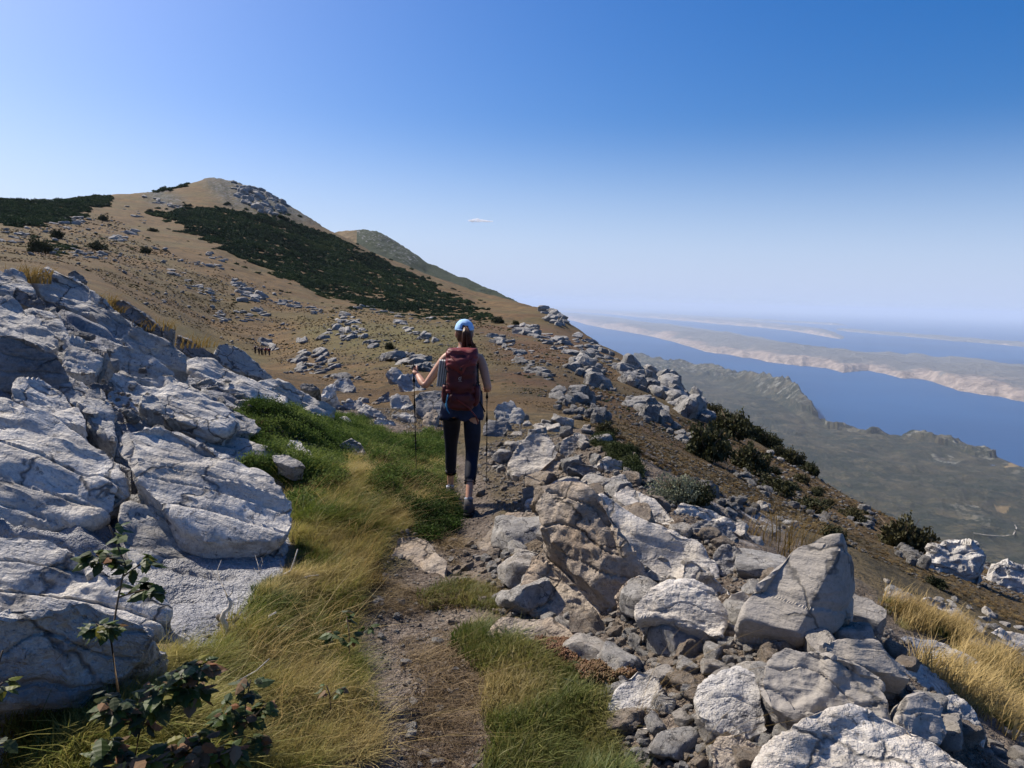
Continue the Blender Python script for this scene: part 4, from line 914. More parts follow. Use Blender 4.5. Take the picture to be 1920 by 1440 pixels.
scatter([(0,560),(60,560),(160,620),(240,700),(420,770),(500,820),(380,820),(240,790),(170,780),(100,690),(0,600)], 26, 45, 110, 'swsd', S_, 'elongated grey limestone block filling a gap between the larger slabs of the left slope', 'rock slab', 'filler blocks between the large tilted slabs', SLABF, 3, .5, .9, .6, 1.0, -.35)
scatter([(380,690),(520,740),(600,770),(560,790),(470,760),(380,720)], 16, 25, 60, 'sws', S_, 'grey ridge stone low on the left slope near the juniper mat', 'rock slab', 'ridge stones above the juniper mat', SLABF, 5, .4, .8, .6, 1.0, -.35)
scatter([(150,700),(240,780),(420,800),(480,790),(350,720),(200,660)], 18, 16, 40, 'sdw', 'stone', 'small broken stone lodged among the slabs of the left slope', 'stone', 'broken stones among the slabs', STONES, 6, .2)
RUB = [(1000,900),(1180,920),(1400,1040),(1480,1120),(1640,1180),(1800,1300),(1840,1440),(1200,1440),(1120,1280),(1060,1200),(1000,1150),(950,1050)]
scatter(RUB, 120, 55, 150, 'bmwWbw', 'boulder', 'angular limestone chunk of hand to head size in the rubble bank', 'boulder', 'chunks in the rubble bank right of the trail', STONES, 21, .12, .3, .5)
scatter([(930,780),(1100,800),(1200,870),(1300,930),(1180,920),(1040,900),(940,890),(920,850)], 55, 22, 58, 'bwwWs', 'boulder', 'limestone block in the upper end of the rubble bank near the hiker', 'boulder', 'blocks at the upper end of the rubble bank', STONES, 22, .12, .3, .6)
scatter([(1140,1140),(1200,1170),(1320,1200),(1430,1220),(1430,1290),(1320,1290),(1240,1260),(1130,1230)], 60, 22, 48, 'bmms', 'stone', 'fist sized grey stone packed in the hollow below the bright white boulder', 'stone', 'fist sized stones below the bright white boulder', STONES, 23, .1, .3, .5)
scatter([(1120,1280),(1300,1290),(1440,1400),(1440,1440),(1210,1440),(1150,1380)], 40, 22, 60, 'bmmws', 'stone', 'loose grey stone at the near left foot of the rubble bank', 'stone', 'loose stones at the near foot of the rubble', STONES, 24, .1, .3, .5)
scatter([(830,1000),(900,1020),(990,1060),(1100,1150),(1060,1160),(950,1160),(850,1100)], 60, 14, 34, 'bmbs', 'stone', 'loose brownish stone beside the stepping slab on the trail', 'stone', 'loose stones beside the stepping slab', STONES, 25, .1, .3, .5)
scatter([(700,1120),(860,1100),(900,1180),(860,1300),(820,1440),(750,1440),(760,1300),(700,1200)], 64, 10, 36, 'bms', 'stone', 'small stone lying loose on the bare soil of the trail', 'stone', 'stones on the bare trail', STONES, 26, .15, .3, .6)
scatter([(880,820),(950,840),(1000,900),(980,950),(900,930),(920,870)], 36, 9, 26, 'bmb', 'stone', 'brown pebble on the trail ahead of the hiker', 'stone', 'pebbles on the trail ahead of the hiker', STONES, 27, .15, .3, .6)
scatter([(560,760),(700,740),(780,780),(840,815),(700,800),(620,775)], 40, 8, 26, 'bsw', 'stone', 'stone on the gravel bend of the trail beyond the juniper', 'stone', 'stones on the gravel bend', STONES, 28, .15, .3, .6)
scatter([(1340,925),(1430,950),(1500,985),(1480,1010),(1380,985)], 24, 14, 40, 'Wws', 'boulder', 'pale stone in the turf below the brown slope', 'boulder', 'pale stones in the turf below the brown slope', STONES, 29, .25, .5, .6)
scatter([(1640,1085),(1760,1110),(1920,1180),(1920,1230),(1800,1170),(1650,1120)], 26, 18, 50, 'Wws', 'boulder', 'pale half sunk stone on the turf of the right slope', 'boulder', 'pale half sunk stones on the right slope', STONES, 30, .3, .6, .6)
scatter([(1850,1380),(1920,1360),(1920,1440),(1860,1440),(1800,1400)], 8, 30, 70, 'mws', 'boulder', 'stone in the lower right corner beside the very large white boulder', 'boulder', 'stones in the lower right corner', STONES, 31, .15, .3, .6)

# ---- outcrops across the meadow and the brown slope: each a thing, its rocks are parts
FARR = []
for j in range(7):
    V, Fq = rand_rock(1500+j, (1, .62+.06*(j % 3), .5+.08*(j % 4)), 3, 'rough'); me = mesh_np('rock', V, Fq, M_FAR, True)
    try: me.set_sharp_from_angle(angle=math.radians(30))
    except Exception: pass
    FARR.append(me)
def outcrop(label, poly, n, smin, smax, seed, tall=1.0, yaw=None, group='karst outcrops on the mountain'):
    rng = random.Random(seed); xs = [p[0] for p in poly]; ys = [p[1] for p in poly]; cand = []
    while len(cand) < n*8:
        x, y = rng.uniform(min(xs), max(xs)), rng.uniform(min(ys), max(ys))
        if inpoly(np.array([x]), np.array([y]), poly)[0]: cand.append((x, y))
    H, ok = hit([c[0] for c in cand], [c[1] for c in cand]); P = H[ok][:n]
    if not len(P): return
    b = np.array([P[:, 0].mean(), P[:, 1].mean()]); root = empty('rock_outcrop', (b[0], b[1], float(gz(*b))))
    tag(root, label, 'rock outcrop', group)
    for h in P:
        d = float((h-CAM)@_f); s = 1.45*(smin+(smax-smin)*rng.random()**1.7)*d/F*0.5
        o = bpy.data.objects.new('rock', rng.choice(FARR)); COL.objects.link(o); o.parent = root
        nrm = gnormal(h[0], h[1], 1.0); nz_ = (nrm*.6+Vector((0, 0, .4))).normalized()
        q = nz_.to_track_quat('Z', 'Y') @ Euler((rng.uniform(-.3, .3), rng.uniform(-.3, .3), (yaw+rng.uniform(-.4, .4)) if yaw is not None else rng.uniform(0, 6.28))).to_quaternion()
        o.rotation_mode = 'QUATERNION'; o.rotation_quaternion = q
        o.scale = (s*1.35, s, s*.85*tall*rng.uniform(.6, 1.2)); o.location = Vector((h[0], h[1], float(gz(h[0], h[1]))-s*.25))-root.location
    return root
def bar(x0, y0, x1, y1, w):
    dx, dy = x1-x0, y1-y0; L = math.hypot(dx, dy); nx, ny = -dy/L*w, dx/L*w
    return [(x0+nx, y0+ny), (x1+nx*.8, y1+ny*.8), (x1-nx, y1-ny), (x0-nx*.8, y0-ny*.8)]
OUT = [
 ('blocky grey outcrop with a flat lit top on the upper meadow below the dark wood', [(432,524),(462,528),(492,560),(478,574),(455,565)], 30, 8, 18),
 ('low string of rocks trailing right from the blocky upper meadow outcrop', [(490,562),(540,562),(605,583),(590,590),(520,575)], 26, 6, 13),
 ('dark broken rock patch below the blocky upper meadow outcrop', [(438,585),(480,580),(502,590),(490,602),(450,604)], 20, 7, 14),
 ('small rock cluster left of the dark broken patch on the meadow', [(395,588),(415,584),(430,600),(415,606)], 10, 6, 12),
 ('loose line of meadow rocks stepping down toward the left ridge', [(350,520),(390,540),(430,565),(420,575),(380,558),(345,535)], 24, 5, 12),
 ('small dark rock pair on the meadow left of the stepping line', [(312,505),(345,512),(340,520),(318,516)], 7, 6, 14),
 ('thin rock rib on the meadow just below the wood edge', bar(362,490,415,504,6), 16, 5, 10),
 ('rock rib touching the lower edge of the wood', bar(380,473,425,490,6), 14, 5, 11),
 ('large spread of broken grey rocks in the middle of the meadow above the hiker path', [(600,640),(635,588),(665,592),(680,620),(715,645),(700,655),(660,640),(625,628)], 60, 8, 19),
 ('diagonal rock rib on the meadow left of the blue cap', [(738,600),(752,602),(790,625),(822,643),(800,645),(765,625)], 34, 7, 16),
 ('rock rib with a small bush behind the left shoulder of the hiker', [(718,668),(740,662),(790,668),(822,695),(800,700),(750,680)], 34, 12, 28),
 ('mound of dark rocks right of the meadow walkers', [(543,685),(560,660),(600,655),(628,672),(640,690),(600,695)], 34, 10, 24),
 ('broken rocks scattered around the ridge end near the walkers', [(520,700),(560,690),(660,700),(700,715),(650,720),(560,710)], 30, 8, 22),
 ('pale low rocks on the meadow between two rock mounds', [(490,643),(510,638),(530,648),(520,658),(495,655)], 10, 7, 18),
 ('two dark meadow boulders above the rock mound', [(558,640),(575,638),(580,648),(562,650)], 4, 8, 18),
 ('rocks along the crest above the blue cap', [(620,578),(700,582),(760,598),(840,600),(900,605),(860,596),(780,592),(690,574)], 30, 5, 12),
 ('boulder knot on the crest right of the wood end', [(957,612),(985,606),(1008,612),(1035,630),(1010,640),(975,628)], 26, 12, 26),
 ('pale streaked rib above the right shoulder of the hiker', [(915,630),(945,632),(985,660),(975,668),(935,650)], 30, 9, 20),
 ('rib of shelved rocks right of the right shoulder', [(958,668),(990,676),(1035,705),(1030,716),(985,695)], 30, 9, 22),
 ('round dark outcrop high on the brown slope', [(1018,640),(1040,632),(1062,640),(1060,656),(1030,656)], 14, 12, 26),
 ('rocks strung along the middle of the brown slope', [(1062,660),(1100,668),(1145,700),(1130,710),(1085,690)], 30, 10, 24),
 ('large split crag with a slanting shadow on the brown slope', [(1062,690),(1085,680),(1118,700),(1120,725),(1090,716)], 18, 18, 40),
 ('row of upright rock fins behind the rubble end', [(1030,745),(1060,738),(1110,752),(1135,790),(1100,796),(1050,775)], 34, 14, 38),
 ('shelving crag under the bluff with a pointed lower end', [(1180,752),(1205,745),(1240,770),(1268,805),(1250,805),(1205,780)], 26, 12, 36),
 ('tall pale bluff falling away toward the wood on the skyline', [(1238,712),(1258,708),(1290,740),(1322,775),(1318,790),(1270,775),(1240,745)], 44, 18, 46),
 ('rugged crest bluffs left of the tall pale bluff', [(1160,690),(1195,688),(1240,712),(1242,745),(1200,740),(1165,712)], 50, 14, 36),
 ('broken crest rocks running down the skyline above the brown slope', [(1080,630),(1110,640),(1165,680),(1160,700),(1110,675),(1075,650)], 50, 8, 22),
 ('craggy nose of rock on the far skyline ridge', [(1010,572),(1040,576),(1060,596),(1068,612),(1050,612),(1020,600)], 40, 6, 16),
 ('scattered small rocks on the left part of the brown slope', [(900,620),(960,640),(1040,680),(1010,700),(930,670)], 30, 5, 12),
 ('pale stones in the brown slope below the shelving crag', [(1100,720),(1180,740),(1230,800),(1180,800),(1110,760)], 24, 5, 14),
 ('cliffy white edge above the dark bush on the right skyline', [(1610,930),(1645,926),(1700,952),(1745,985),(1740,1000),(1680,975),(1630,950)], 44, 12, 30),
 ('shaded rock step left of the white skyline edge', [(1575,955),(1600,945),(1640,965),(1640,1000),(1600,985)], 20, 12, 30),
 ('pale ground ledges left of the knobbly crag', [(1650,1030),(1690,1025),(1745,1050),(1740,1070),(1680,1050)], 18, 12, 26),
 ('broken ledge in the upper gully of the brown slope', bar(1255,805,1345,850,12), 26, 10, 28),
 ('dark ledge halfway down the gully of the brown slope', bar(1375,880,1455,930,12), 26, 10, 28),
 ('ledge at the low end of the gully left of the white skyline edge', bar(1475,935,1570,985,12), 26, 10, 28),
 ('thin rocks on the skyline above the golden patch of slope', bar(1420,842,1530,888,6), 20, 6, 16),
 ('rocks on the skyline where the scrub thins out', bar(1540,890,1620,930,6), 18, 6, 18),
 ('scattered rocks on the middle of the golden patch of slope', [(1350,850),(1450,880),(1550,940),(1500,950),(1400,900)], 24, 6, 16),
 ('low crag half hidden behind the pale round bush', [(1300,900),(1360,915),(1430,960),(1400,965),(1330,935)], 22, 10, 26),
 ('bluish rock band on the left hill below the upper wood', [(90,425),(110,410),(165,410),(150,428),(105,432)], 22, 5, 13),
 ('rock band at the left frame edge on the hill', [(0,440),(30,434),(50,440),(40,455),(0,455)], 16, 6, 14),
 ('bright rock knob at the end of a rib on the left hill', [(200,452),(235,435),(262,430),(258,442),(220,456)], 20, 6, 15),
 ('rocks under the round bush on the left hill', [(127,470),(150,462),(205,475),(200,485),(150,484)], 22, 6, 15),
 ('faint ledge of rocks high on the saddle of the hill', [(262,368),(290,372),(350,388),(345,394),(300,384)], 24, 4, 9),
 ('stepped ledges left of the hilltop', [(225,382),(250,390),(280,415),(270,420),(240,402)], 12, 4, 9),
 ('stony crown on the summit of the hill', [(390,326),(425,328),(480,342),(520,362),(545,388),(500,372),(440,345)], 60, 4, 10),
 ('dark crags below the summit on its right flank', [(430,345),(480,358),(530,388),(520,408),(480,395),(445,372)], 60, 5, 13),
]
for k, (lab, poly, n, a, b) in enumerate(OUT):
    tall = 1.5 if ('bluff' in lab or 'crag' in lab or 'fins' in lab) else 1.0
    outcrop(lab, poly, n, a, b, 300+k, tall, yaw=-.5)
# ------------------------------------------------------------------ geometry-node scatter for ground cover
def gn_scatter(name, pts, rots, scl, idx, sources, tone=None, parent=None, origin=None):
    origin = np.zeros(3) if origin is None else np.asarray(origin, float)
    col = bpy.data.collections.new(name+'_pieces')
    for k, me in enumerate(sources):
        col.objects.link(bpy.data.objects.new('%s_piece_%02d' % (name, k), me))
    me = bpy.data.meshes.new(name); me.vertices.add(len(pts)); me.vertices.foreach_set('co', (np.asarray(pts)-origin).astype(np.float32).ravel())
    a = me.attributes.new('rot', 'FLOAT_VECTOR', 'POINT'); a.data.foreach_set('vector', np.asarray(rots, np.float32).ravel())
    a = me.attributes.new('scl', 'FLOAT_VECTOR', 'POINT'); s3 = np.asarray(scl, np.float32); s3 = np.repeat(s3[:, None], 3, 1) if s3.ndim == 1 else s3
    a.data.foreach_set('vector', s3.ravel())
    a = me.attributes.new('idx', 'INT', 'POINT'); a.data.foreach_set('value', np.asarray(idx, np.int32))
    a = me.attributes.new('tone', 'FLOAT', 'POINT'); a.data.foreach_set('value', np.asarray(tone if tone is not None else np.random.RandomState(3).rand(len(pts)), np.float32))
    o = link(name, me, parent, tuple(origin))
    ng = bpy.data.node_groups.new(name+'_scatter', 'GeometryNodeTree')
    ng.interface.new_socket('Geometry', in_out='INPUT', socket_type='NodeSocketGeometry'); ng.interface.new_socket('Geometry', in_out='OUTPUT', socket_type='NodeSocketGeometry')
    gi = ng.nodes.new('NodeGroupInput'); go = ng.nodes.new('NodeGroupOutput'); ip = ng.nodes.new('GeometryNodeInstanceOnPoints'); ci = ng.nodes.new('GeometryNodeCollectionInfo')
    ci.inputs['Collection'].default_value = col; ci.inputs['Separate Children'].default_value = True; ci.inputs['Reset Children'].default_value = True
    def na(nm, ty):
        n = ng.nodes.new('GeometryNodeInputNamedAttribute'); n.data_type = ty; n.inputs['Name'].default_value = nm; return n.outputs['Attribute']
    L = ng.links.new
    L(gi.outputs[0], ip.inputs['Points']); L(ci.outputs[0], ip.inputs['Instance']); ip.inputs['Pick Instance'].default_value = True
    L(na('idx', 'INT'), ip.inputs['Instance Index']); L(na('rot', 'FLOAT_VECTOR'), ip.inputs['Rotation']); L(na('scl', 'FLOAT_VECTOR'), ip.inputs['Scale'])
    L(ip.outputs[0], go.inputs[0])
    md = o.modifiers.new('scatter', 'NODES'); md.node_group = ng
    o['kind'] = 'stuff'
    return o
def world_pts(polys, n, seed, rmax=30, jit=0):
    """points spread evenly over the ground inside pixel polygons"""
    rng = np.random.RandomState(seed); out = []
    allp = np.array([p for q in polys for p in q], float); H, ok = hit(allp[:, 0], allp[:, 1]); H = H[ok]
    x0, x1 = H[:, 0].min()-.3, H[:, 0].max()+.3; y0, y1 = H[:, 1].min()-.4, min(H[:, 1].max()+.4, rmax)
    tot = 0
    for _ in range(60):
        x = rng.uniform(x0, x1, 20000); y = rng.uniform(y0, y1, 20000); z = gz(x, y)
        px, py, dd = project(np.stack([x, y, z], 1)); m = np.zeros(len(x), bool)
        if jit: 
            q = np.stack([x*3, y*3, x*0], 1); px = px+fbm(q, 2, seed)*jit; py = py+fbm(q, 2, seed+1)*jit
        for p in polys: m |= inpoly(px, py, p)
        m &= dd > 0.5
        out.append(np.stack([x[m], y[m], z[m]], 1)); tot += m.sum()
        if tot >= n: break
    return np.concatenate(out)[:n]
def pix_pts(polys, n, seed):
    rng = np.random.RandomState(seed); A = np.array([p for q in polys for p in q], float); out = []; tot = 0
    for _ in range(40):
        x = rng.uniform(A[:, 0].min(), A[:, 0].max(), 6000); y = rng.uniform(A[:, 1].min(), A[:, 1].max(), 6000)
        m = np.zeros(len(x), bool)
        for p in polys: m |= inpoly(x, y, p)
        H, ok = hit(x[m], y[m]); out.append(H[ok]); tot += ok.sum()
        if tot >= n: break
    return np.concatenate(out)[:n]

# ---- materials of leaves and blades
def leafmat(name, cols, rough=0.6, trans=0.25, inst=True, var=0.25):
    t = NT(name)
    if inst:
        a = t.new('ShaderNodeAttribute', attribute_name='tone'); a.attribute_type = 'INSTANCER'; fac = a.outputs['Fac']
    else:
        fac = t.new('ShaderNodeObjectInfo').outputs['Random']
    r = t.new('ShaderNodeValToRGB'); t.L(fac, r.inputs[0]); e = r.color_ramp.elements
    while len(e) < len(cols): e.new(0.5)
    for i, c in enumerate(cols): e[i].position = i/(len(cols)-1); e[i].color = tuple(c)+(1,)
    v = t.coord('Object', True); n = t.noise(v, 25 if inst else 6, 2)
    c = t.mix(t.ramp(n, 0.3, 0.7, 0, 1), r.outputs[0], t.mix(1.0, r.outputs[0], (1-var, 1-var, 1-var*1.2), 'MULTIPLY'))
    t.setin(t.bsdf.inputs['Base Color'], c); t.bsdf.inputs['Roughness'].default_value = rough
    tr = t.new('ShaderNodeBsdfTranslucent'); t.L(c, tr.inputs[0]); mx = t.new('ShaderNodeMixShader'); mx.inputs[0].default_value = trans
    t.L(t.bsdf.outputs[0], mx.inputs[1]); t.L(tr.outputs[0], mx.inputs[2]); t.L(mx.outputs[0], t.out.inputs['Surface'])
    return t.m
M_GRASS = leafmat('grass_blades', [(0.08, 0.13, 0.02), (0.18, 0.21, 0.04), (0.37, 0.32, 0.10), (0.52, 0.42, 0.19)], 0.55, 0.35)
M_GREEN = leafmat('green_grass_blades', [(0.05, 0.09, 0.018), (0.11, 0.14, 0.032), (0.24, 0.22, 0.07), (0.45, 0.36, 0.17)], 0.55, 0.35)
M_GOLD = leafmat('dry_grass_blades', [(0.22, 0.15, 0.05), (0.36, 0.26, 0.10), (0.5, 0.38, 0.17)], 0.6, 0.3)
M_BROWNG = leafmat('brown_tussock_blades', [(0.045, 0.035, 0.015), (0.11, 0.07, 0.028), (0.18, 0.12, 0.05), (0.26, 0.19, 0.08)], 0.8, 0.2)
M_JUN = leafmat('juniper_needles', [(0.03, 0.055, 0.012), (0.07, 0.12, 0.022), (0.16, 0.21, 0.05)], 0.95, 0.3)
M_FOR = leafmat('forest_leaves', [(0.012, 0.028, 0.014), (0.026, 0.056, 0.024), (0.06, 0.085, 0.03)], .95, .15)
M_BSH = leafmat('bush_leaves', [(0.03, 0.038, 0.014), (0.05, 0.055, 0.02), (0.075, 0.068, 0.028)], 0.7, 0.15, False)
M_SAGE = leafmat('pale_bush_leaves', [(0.17, 0.19, 0.13), (0.22, 0.24, 0.16)], 0.7, 0.2, False)
M_TWIG = plain('twig_bark', (0.12, 0.09, 0.06), 0.9, var=.3)
M_DEAD = plain('bleached_wood', (0.55, 0.5, 0.43), 0.85, var=.25, sc=60)
M_SEDUM = leafmat('sedum_rosettes', [(0.11, 0.05, 0.03), (0.19, 0.095, 0.05), (0.13, 0.10, 0.04)], 0.5, 0.1)

def blades(n, rad, h0, h1, wid, lean, seed, mat, spread=0.5, name='grass_tuft', seg=4):
    rng = np.random.RandomState(seed); V = []; Fs = []; k0 = 0
    for i in range(n):
        a = rng.uniform(0, 6.28); r = rad*math.sqrt(rng.rand()); p = np.array([r*math.cos(a), r*math.sin(a), -0.01])
        h = rng.uniform(h0, h1); d = np.array([lean[0]+rng.normal()*spread, lean[1]+rng.normal()*spread, 0]); 
        w = np.array([-d[1], d[0], 0]); w = w/(np.linalg.norm(w)+1e-6)*wid*rng.uniform(.6, 1.2)
        w = w*0.7+np.array([wid*.5, 0, 0])
        dr = rng.uniform(.2, .9)
        for s in range(seg):
            f = s/(seg-1); q = p+d*h*(f**1.8)*1.0+np.array([0, 0, h*(f-dr*0.45*f**2.5)])
            ww = w*(1-f**2)
            if s == seg-1: V.append(q)
            else: V += [q-ww, q+ww]
        for s in range(seg-2): b = k0+2*s; Fs.append((b, b+1, b+3)); Fs.append((b, b+3, b+2))
        b = k0+2*(seg-2); Fs.append((b, b+1, b+2)); k0 += 2*(seg-1)+1
    return mesh_np(name, np.array(V), np.array(Fs), mat, True)
def put_grass(name, polys, n, meshes, smin, smax, tone, seed, jit=10, rmax=30, tilt=.15):
    P = world_pts(polys, n, seed, rmax, jit); rng = np.random.RandomState(seed+1); k = len(P)
    rot = np.stack([rng.normal(size=k)*tilt, rng.normal(size=k)*tilt, rng.normal(size=k)*.5], 1)
    tn = np.clip(tone+0.5*fbm(np.stack([P[:, 0]*2.2, P[:, 1]*2.2, P[:, 0]*0], 1), 3, seed+2)+rng.normal(size=k)*.13, 0, 1)
    sc = rng.uniform(smin, smax, k)*(1+0.35*fbm(np.stack([P[:, 0]*3, P[:, 1]*3, P[:, 0]*0+5], 1), 2, seed+7))
    return gn_scatter(name, P, rot, sc, rng.randint(0, len(meshes), k), meshes, tn)
TUFT = [blades(46, .07, .06, .17, .0022, (.6, .2), 50+i, M_GRASS, .6) for i in range(7)]
TUFTG = [blades(46, .06, .04, .10, .0026, (.3, .1), 70+i, M_GREEN, .5) for i in range(6)]
M_STRAW = leafmat('flattened_straw', [(0.10, 0.065, 0.035), (0.2, 0.14, 0.075), (0.36, 0.27, 0.15)], 0.7, 0.2)
TUFTD = [blades(26, .09, .02, .07, .0022, (.8, .2), 90+i, M_STRAW, 1.6) for i in range(5)]
G1 = [(585,905),(640,880),(700,862),(770,880),(830,905),(800,960),(740,1000),(705,1030),(690,1080),(662,1130),(660,1200),(690,1290),(715,1440),(330,1480),(385,1290),(440,1180),(500,1100),(565,1050),(560,960)]
put_grass('grass', [G1], 3300, TUFT, .35, .95, .48, 401, 12)
put_grass('grass', [G1], 600, [blades(9, .10, .14, .30, .0016, (.7, .2), 58+i, M_GOLD, .7) for i in range(5)], .6, 1.1, .6, 402, 12)
put_grass('grass', [[(500,880),(600,870),(700,860),(830,870),(850,960),(760,980),(560,950)]], 900, TUFT, .7, 1.1, .62, 405, 14)
put_grass('grass', [[(868,1205),(930,1190),(1000,1225),(1060,1270),(1100,1310),(1145,1380),(1180,1500),(890,1500),(940,1380),(930,1290)]], 1900, TUFTG, .6, 1.2, .45, 411, 16)
put_grass('grass', [[(860,1185),(900,1180),(925,1205),(900,1235),(870,1225)], [(475,1105),(520,1090),(560,1110),(540,1150),(490,1150)]], 260, TUFTG, .7, 1.1, .1, 412, 4)
put_grass('grass', [[(795,1118),(850,1098),(920,1105),(955,1125),(945,1145),(860,1138),(800,1142)]], 220, TUFTD+TUFTG, .7, 1.1, .5, 413, 4)
put_grass('dry_grass', [[(760,1200),(860,1180),(920,1230),(935,1300),(930,1400),(890,1480),(760,1480),(770,1330)]], 300, TUFTD, .6, 1.1, .4, 414, 12)
put_grass('dry_grass', [[(700,1080),(760,1100),(810,1120),(800,1150),(740,1160),(690,1140)], [(830,1000),(860,1020),(850,1060),(820,1040)]], 160, TUFTD, .7, 1.1, .5, 415, 8)
TALL = [blades(34, .12, .14, .30, .005, (.55, .1), 120+i, M_GOLD, .3) for i in range(4)]
put_grass('grass', [[(1650,1130),(1700,1135),(1790,1165),(1830,1200),(1780,1195),(1700,1175)], [(1780,1215),(1860,1225),(1920,1265),(1960,1340),(1860,1310),(1800,1260)], [(1700,1260),(1780,1270),(1960,1370),(1960,1400),(1860,1360)]], 900, TALL+TUFTG+TUFTG, .45, .85, .5, 421, 8)
put_grass('dry_grass', [[(430,770),(520,790),(560,830),(510,850),(440,810)], [(820,790),(960,800),(900,830),(700,820)]], 120, TUFTD, .8, 1.2, .5, 423, 8)
# single tufts one can point at
def tuft(label, px, py, n, h0, h1, wid, rad, seed, mat, lean=(.4, .1), group=None):
    for _k in range(12):
        h, ok = hit([px], [py]); h = h[0]
        if not (px < 640 and py > 495 and math.hypot(h[0], h[1]) > 18.5): break
        py += 5
    me = blades(n, rad, h0, h1, wid, lean, seed, mat, .35, 'grass_tuft', 6)
    tag(link('grass_tuft', me, None, tuple(h)), label, 'grass tuft', group)
tuft('tall golden dry grass tuft behind the pyramid boulder, bent to the right', 1452, 1030, 170, .28, .55, .004, .28, 501, M_GOLD)
tuft('yellow grass tuft on the skyline of the left ridge', 55, 530, 160, .18, .38, .008, .28, 502, M_GOLD)
tuft('grass tuft rooted on the crest slab over the meadow', 182, 562, 120, .12, .3, .008, .3, 503, M_GOLD)
tuft('small dry grass tuft in a cleft of the long crest slab', 218, 585, 60, .1, .2, .006, .15, 504, M_GOLD)
tuft('dry grass fringe beside the square brown block', 285, 618, 100, .12, .3, .008, .35, 505, M_GOLD)
tuft('golden grass fringe under the skyline slabs by the meadow', 352, 640, 120, .15, .35, .009, .5, 506, M_GOLD)
tuft('dense reddish brown grass tuft at the foot of the golden grass', 692, 1095, 150, .08, .18, .003, .09, 507, M_GOLD, (.3, .3))
tuft('long arching golden stalks over the loose stones left of the cracked pale boulder', 1212, 1350, 22, .25, .48, .0022, .05, 508, M_GOLD, (1.1, .3))
tuft('few thin golden stalks curving over the bottom rubble', 1290, 1440, 7, .2, .42, .0018, .05, 509, M_GOLD, (1.2, .3))
tuft('long green and yellow blades arching in the lower left corner', 85, 1440, 46, .3, .62, .0026, .07, 510, TUFT[0].materials[0], (.25, .05))
tuft('very long pale stalks leaning right over the brambles', 20, 1420, 10, .55, .8, .0018, .05, 511, M_GOLD, (.95, .1))

# ---- green juniper mats
def sprig(seed, mat, n=26, r=.035, lw=.006, ll=.016):
    rng = np.random.RandomState(seed); V = []; Fs = []
    for i in range(n):
        p = rng.normal(size=3)*r*np.array([1, 1, .6]); d = rng.normal(size=3)+np.array([0, 0, .8]); d /= np.linalg.norm(d)
        s = np.cross(d, rng.normal(size=3)); s /= np.linalg.norm(s)+1e-6; k = len(V)
        V += [p-s*lw, p+s*lw, p+d*ll]; Fs.append((k, k+1, k+2))
    return mesh_np('sprig', np.array(V), np.array(Fs), mat)
SPR = [sprig(600+i, M_JUN, 34, .034, .0055, .02) for i in range(6)]
M_JBASE = plain('juniper_shade_wood', (0.02, 0.028, 0.012), 0.95, var=.3)
def mat_plant(name, label, cat, polys, n, h, seed, pieces, base, tone=.5, sc=(.8, 1.3), jit=12):
    P = world_pts(polys, n, seed, 30, jit); rng = np.random.RandomState(seed)
    o = P.mean(0); root = empty(name, (o[0], o[1], float(gz(o[0], o[1])))); tag(root, label, cat)
    q = np.stack([P[:, 0]*4.5, P[:, 1]*4.5, P[:, 0]*0], 1); hh = h*np.clip(.55+.75*fbm(q, 3, seed), .05, 1.4)
    k = len(P); up = rng.rand(k)**.45
    Q = P+np.stack([rng.normal(size=k)*.01, rng.normal(size=k)*.01, hh*up], 1)
    rot = np.stack([rng.normal(size=k)*.4, rng.normal(size=k)*.4, rng.uniform(0, 6.28, k)], 1)
    tn = np.clip(tone+.6*fbm(q*.45, 3, seed+3)+(up-.6)*.3+rng.normal(size=k)*.1, 0, 1)
    g = gn_scatter('foliage', Q, rot, rng.uniform(sc[0], sc[1], k), rng.randint(0, len(pieces), k), pieces, tn, None, np.array(root.location))
    g.parent = root; g.location = (0, 0, 0)
    # stems: low crooked branches under the foliage
    mb = MB()
    for i in range(0, min(k, 500), 9):
        p = P[i]-np.array(root.location); a = rng.uniform(0, 6.28); L = .12
        mb.tube([p+np.array([0, 0, -.01]), p+np.array([math.cos(a)*L*.5, math.sin(a)*L*.5, hh[i]*.5]), p+np.array([math.cos(a)*L, math.sin(a)*L, hh[i]*.8])], [.006, .004, .002], 4)
    mb.build('stem', base, root)
    return root
mat_plant('juniper_mat', 'wide bright green juniper mat around the white speckled slab left of the hiker', 'juniper',
    [[(398,800),(440,778),(500,762),(560,770),(602,778),(665,790),(720,812),(830,822),(842,850),(835,870),(760,850),(700,848),(650,870),(600,880),(500,848),(440,812)]], 9000, .085, 611, SPR, M_JBASE, .6)
mat_plant('juniper_mat', 'green juniper strip between the dark slab and the golden grass', 'juniper',
    [[(455,885),(500,872),(600,880),(640,905),(600,925),(575,960),(552,930),(520,900)]], 2600, .07, 612, SPR, M_JBASE, .45)
mat_plant('juniper_mat', 'dark green juniper cushion along the trail edge beside the left boot of the hiker', 'juniper',
    [[(700,862),(780,858),(835,865),(842,920),(858,960),(852,1000),(820,1012),(770,985),(730,960),(690,950),(700,900)]], 5200, .14, 613, SPR, M_JBASE, .4)
mat_plant('juniper_mat', 'low green mat behind the rubble in front of the pale round bush', 'juniper',
    [[(1105,835),(1140,838),(1190,862),(1215,900),(1180,880),(1130,858)]], 1300, .10, 614, [sprig(640+i, leafmat('olive_scrub_leaves', [(0.03, 0.045, 0.015), (0.07, 0.08, 0.025)], .9, .2), 40, .03, .007, .02) for i in range(3)], M_JBASE, .1, (.5, .9))
BALL = []
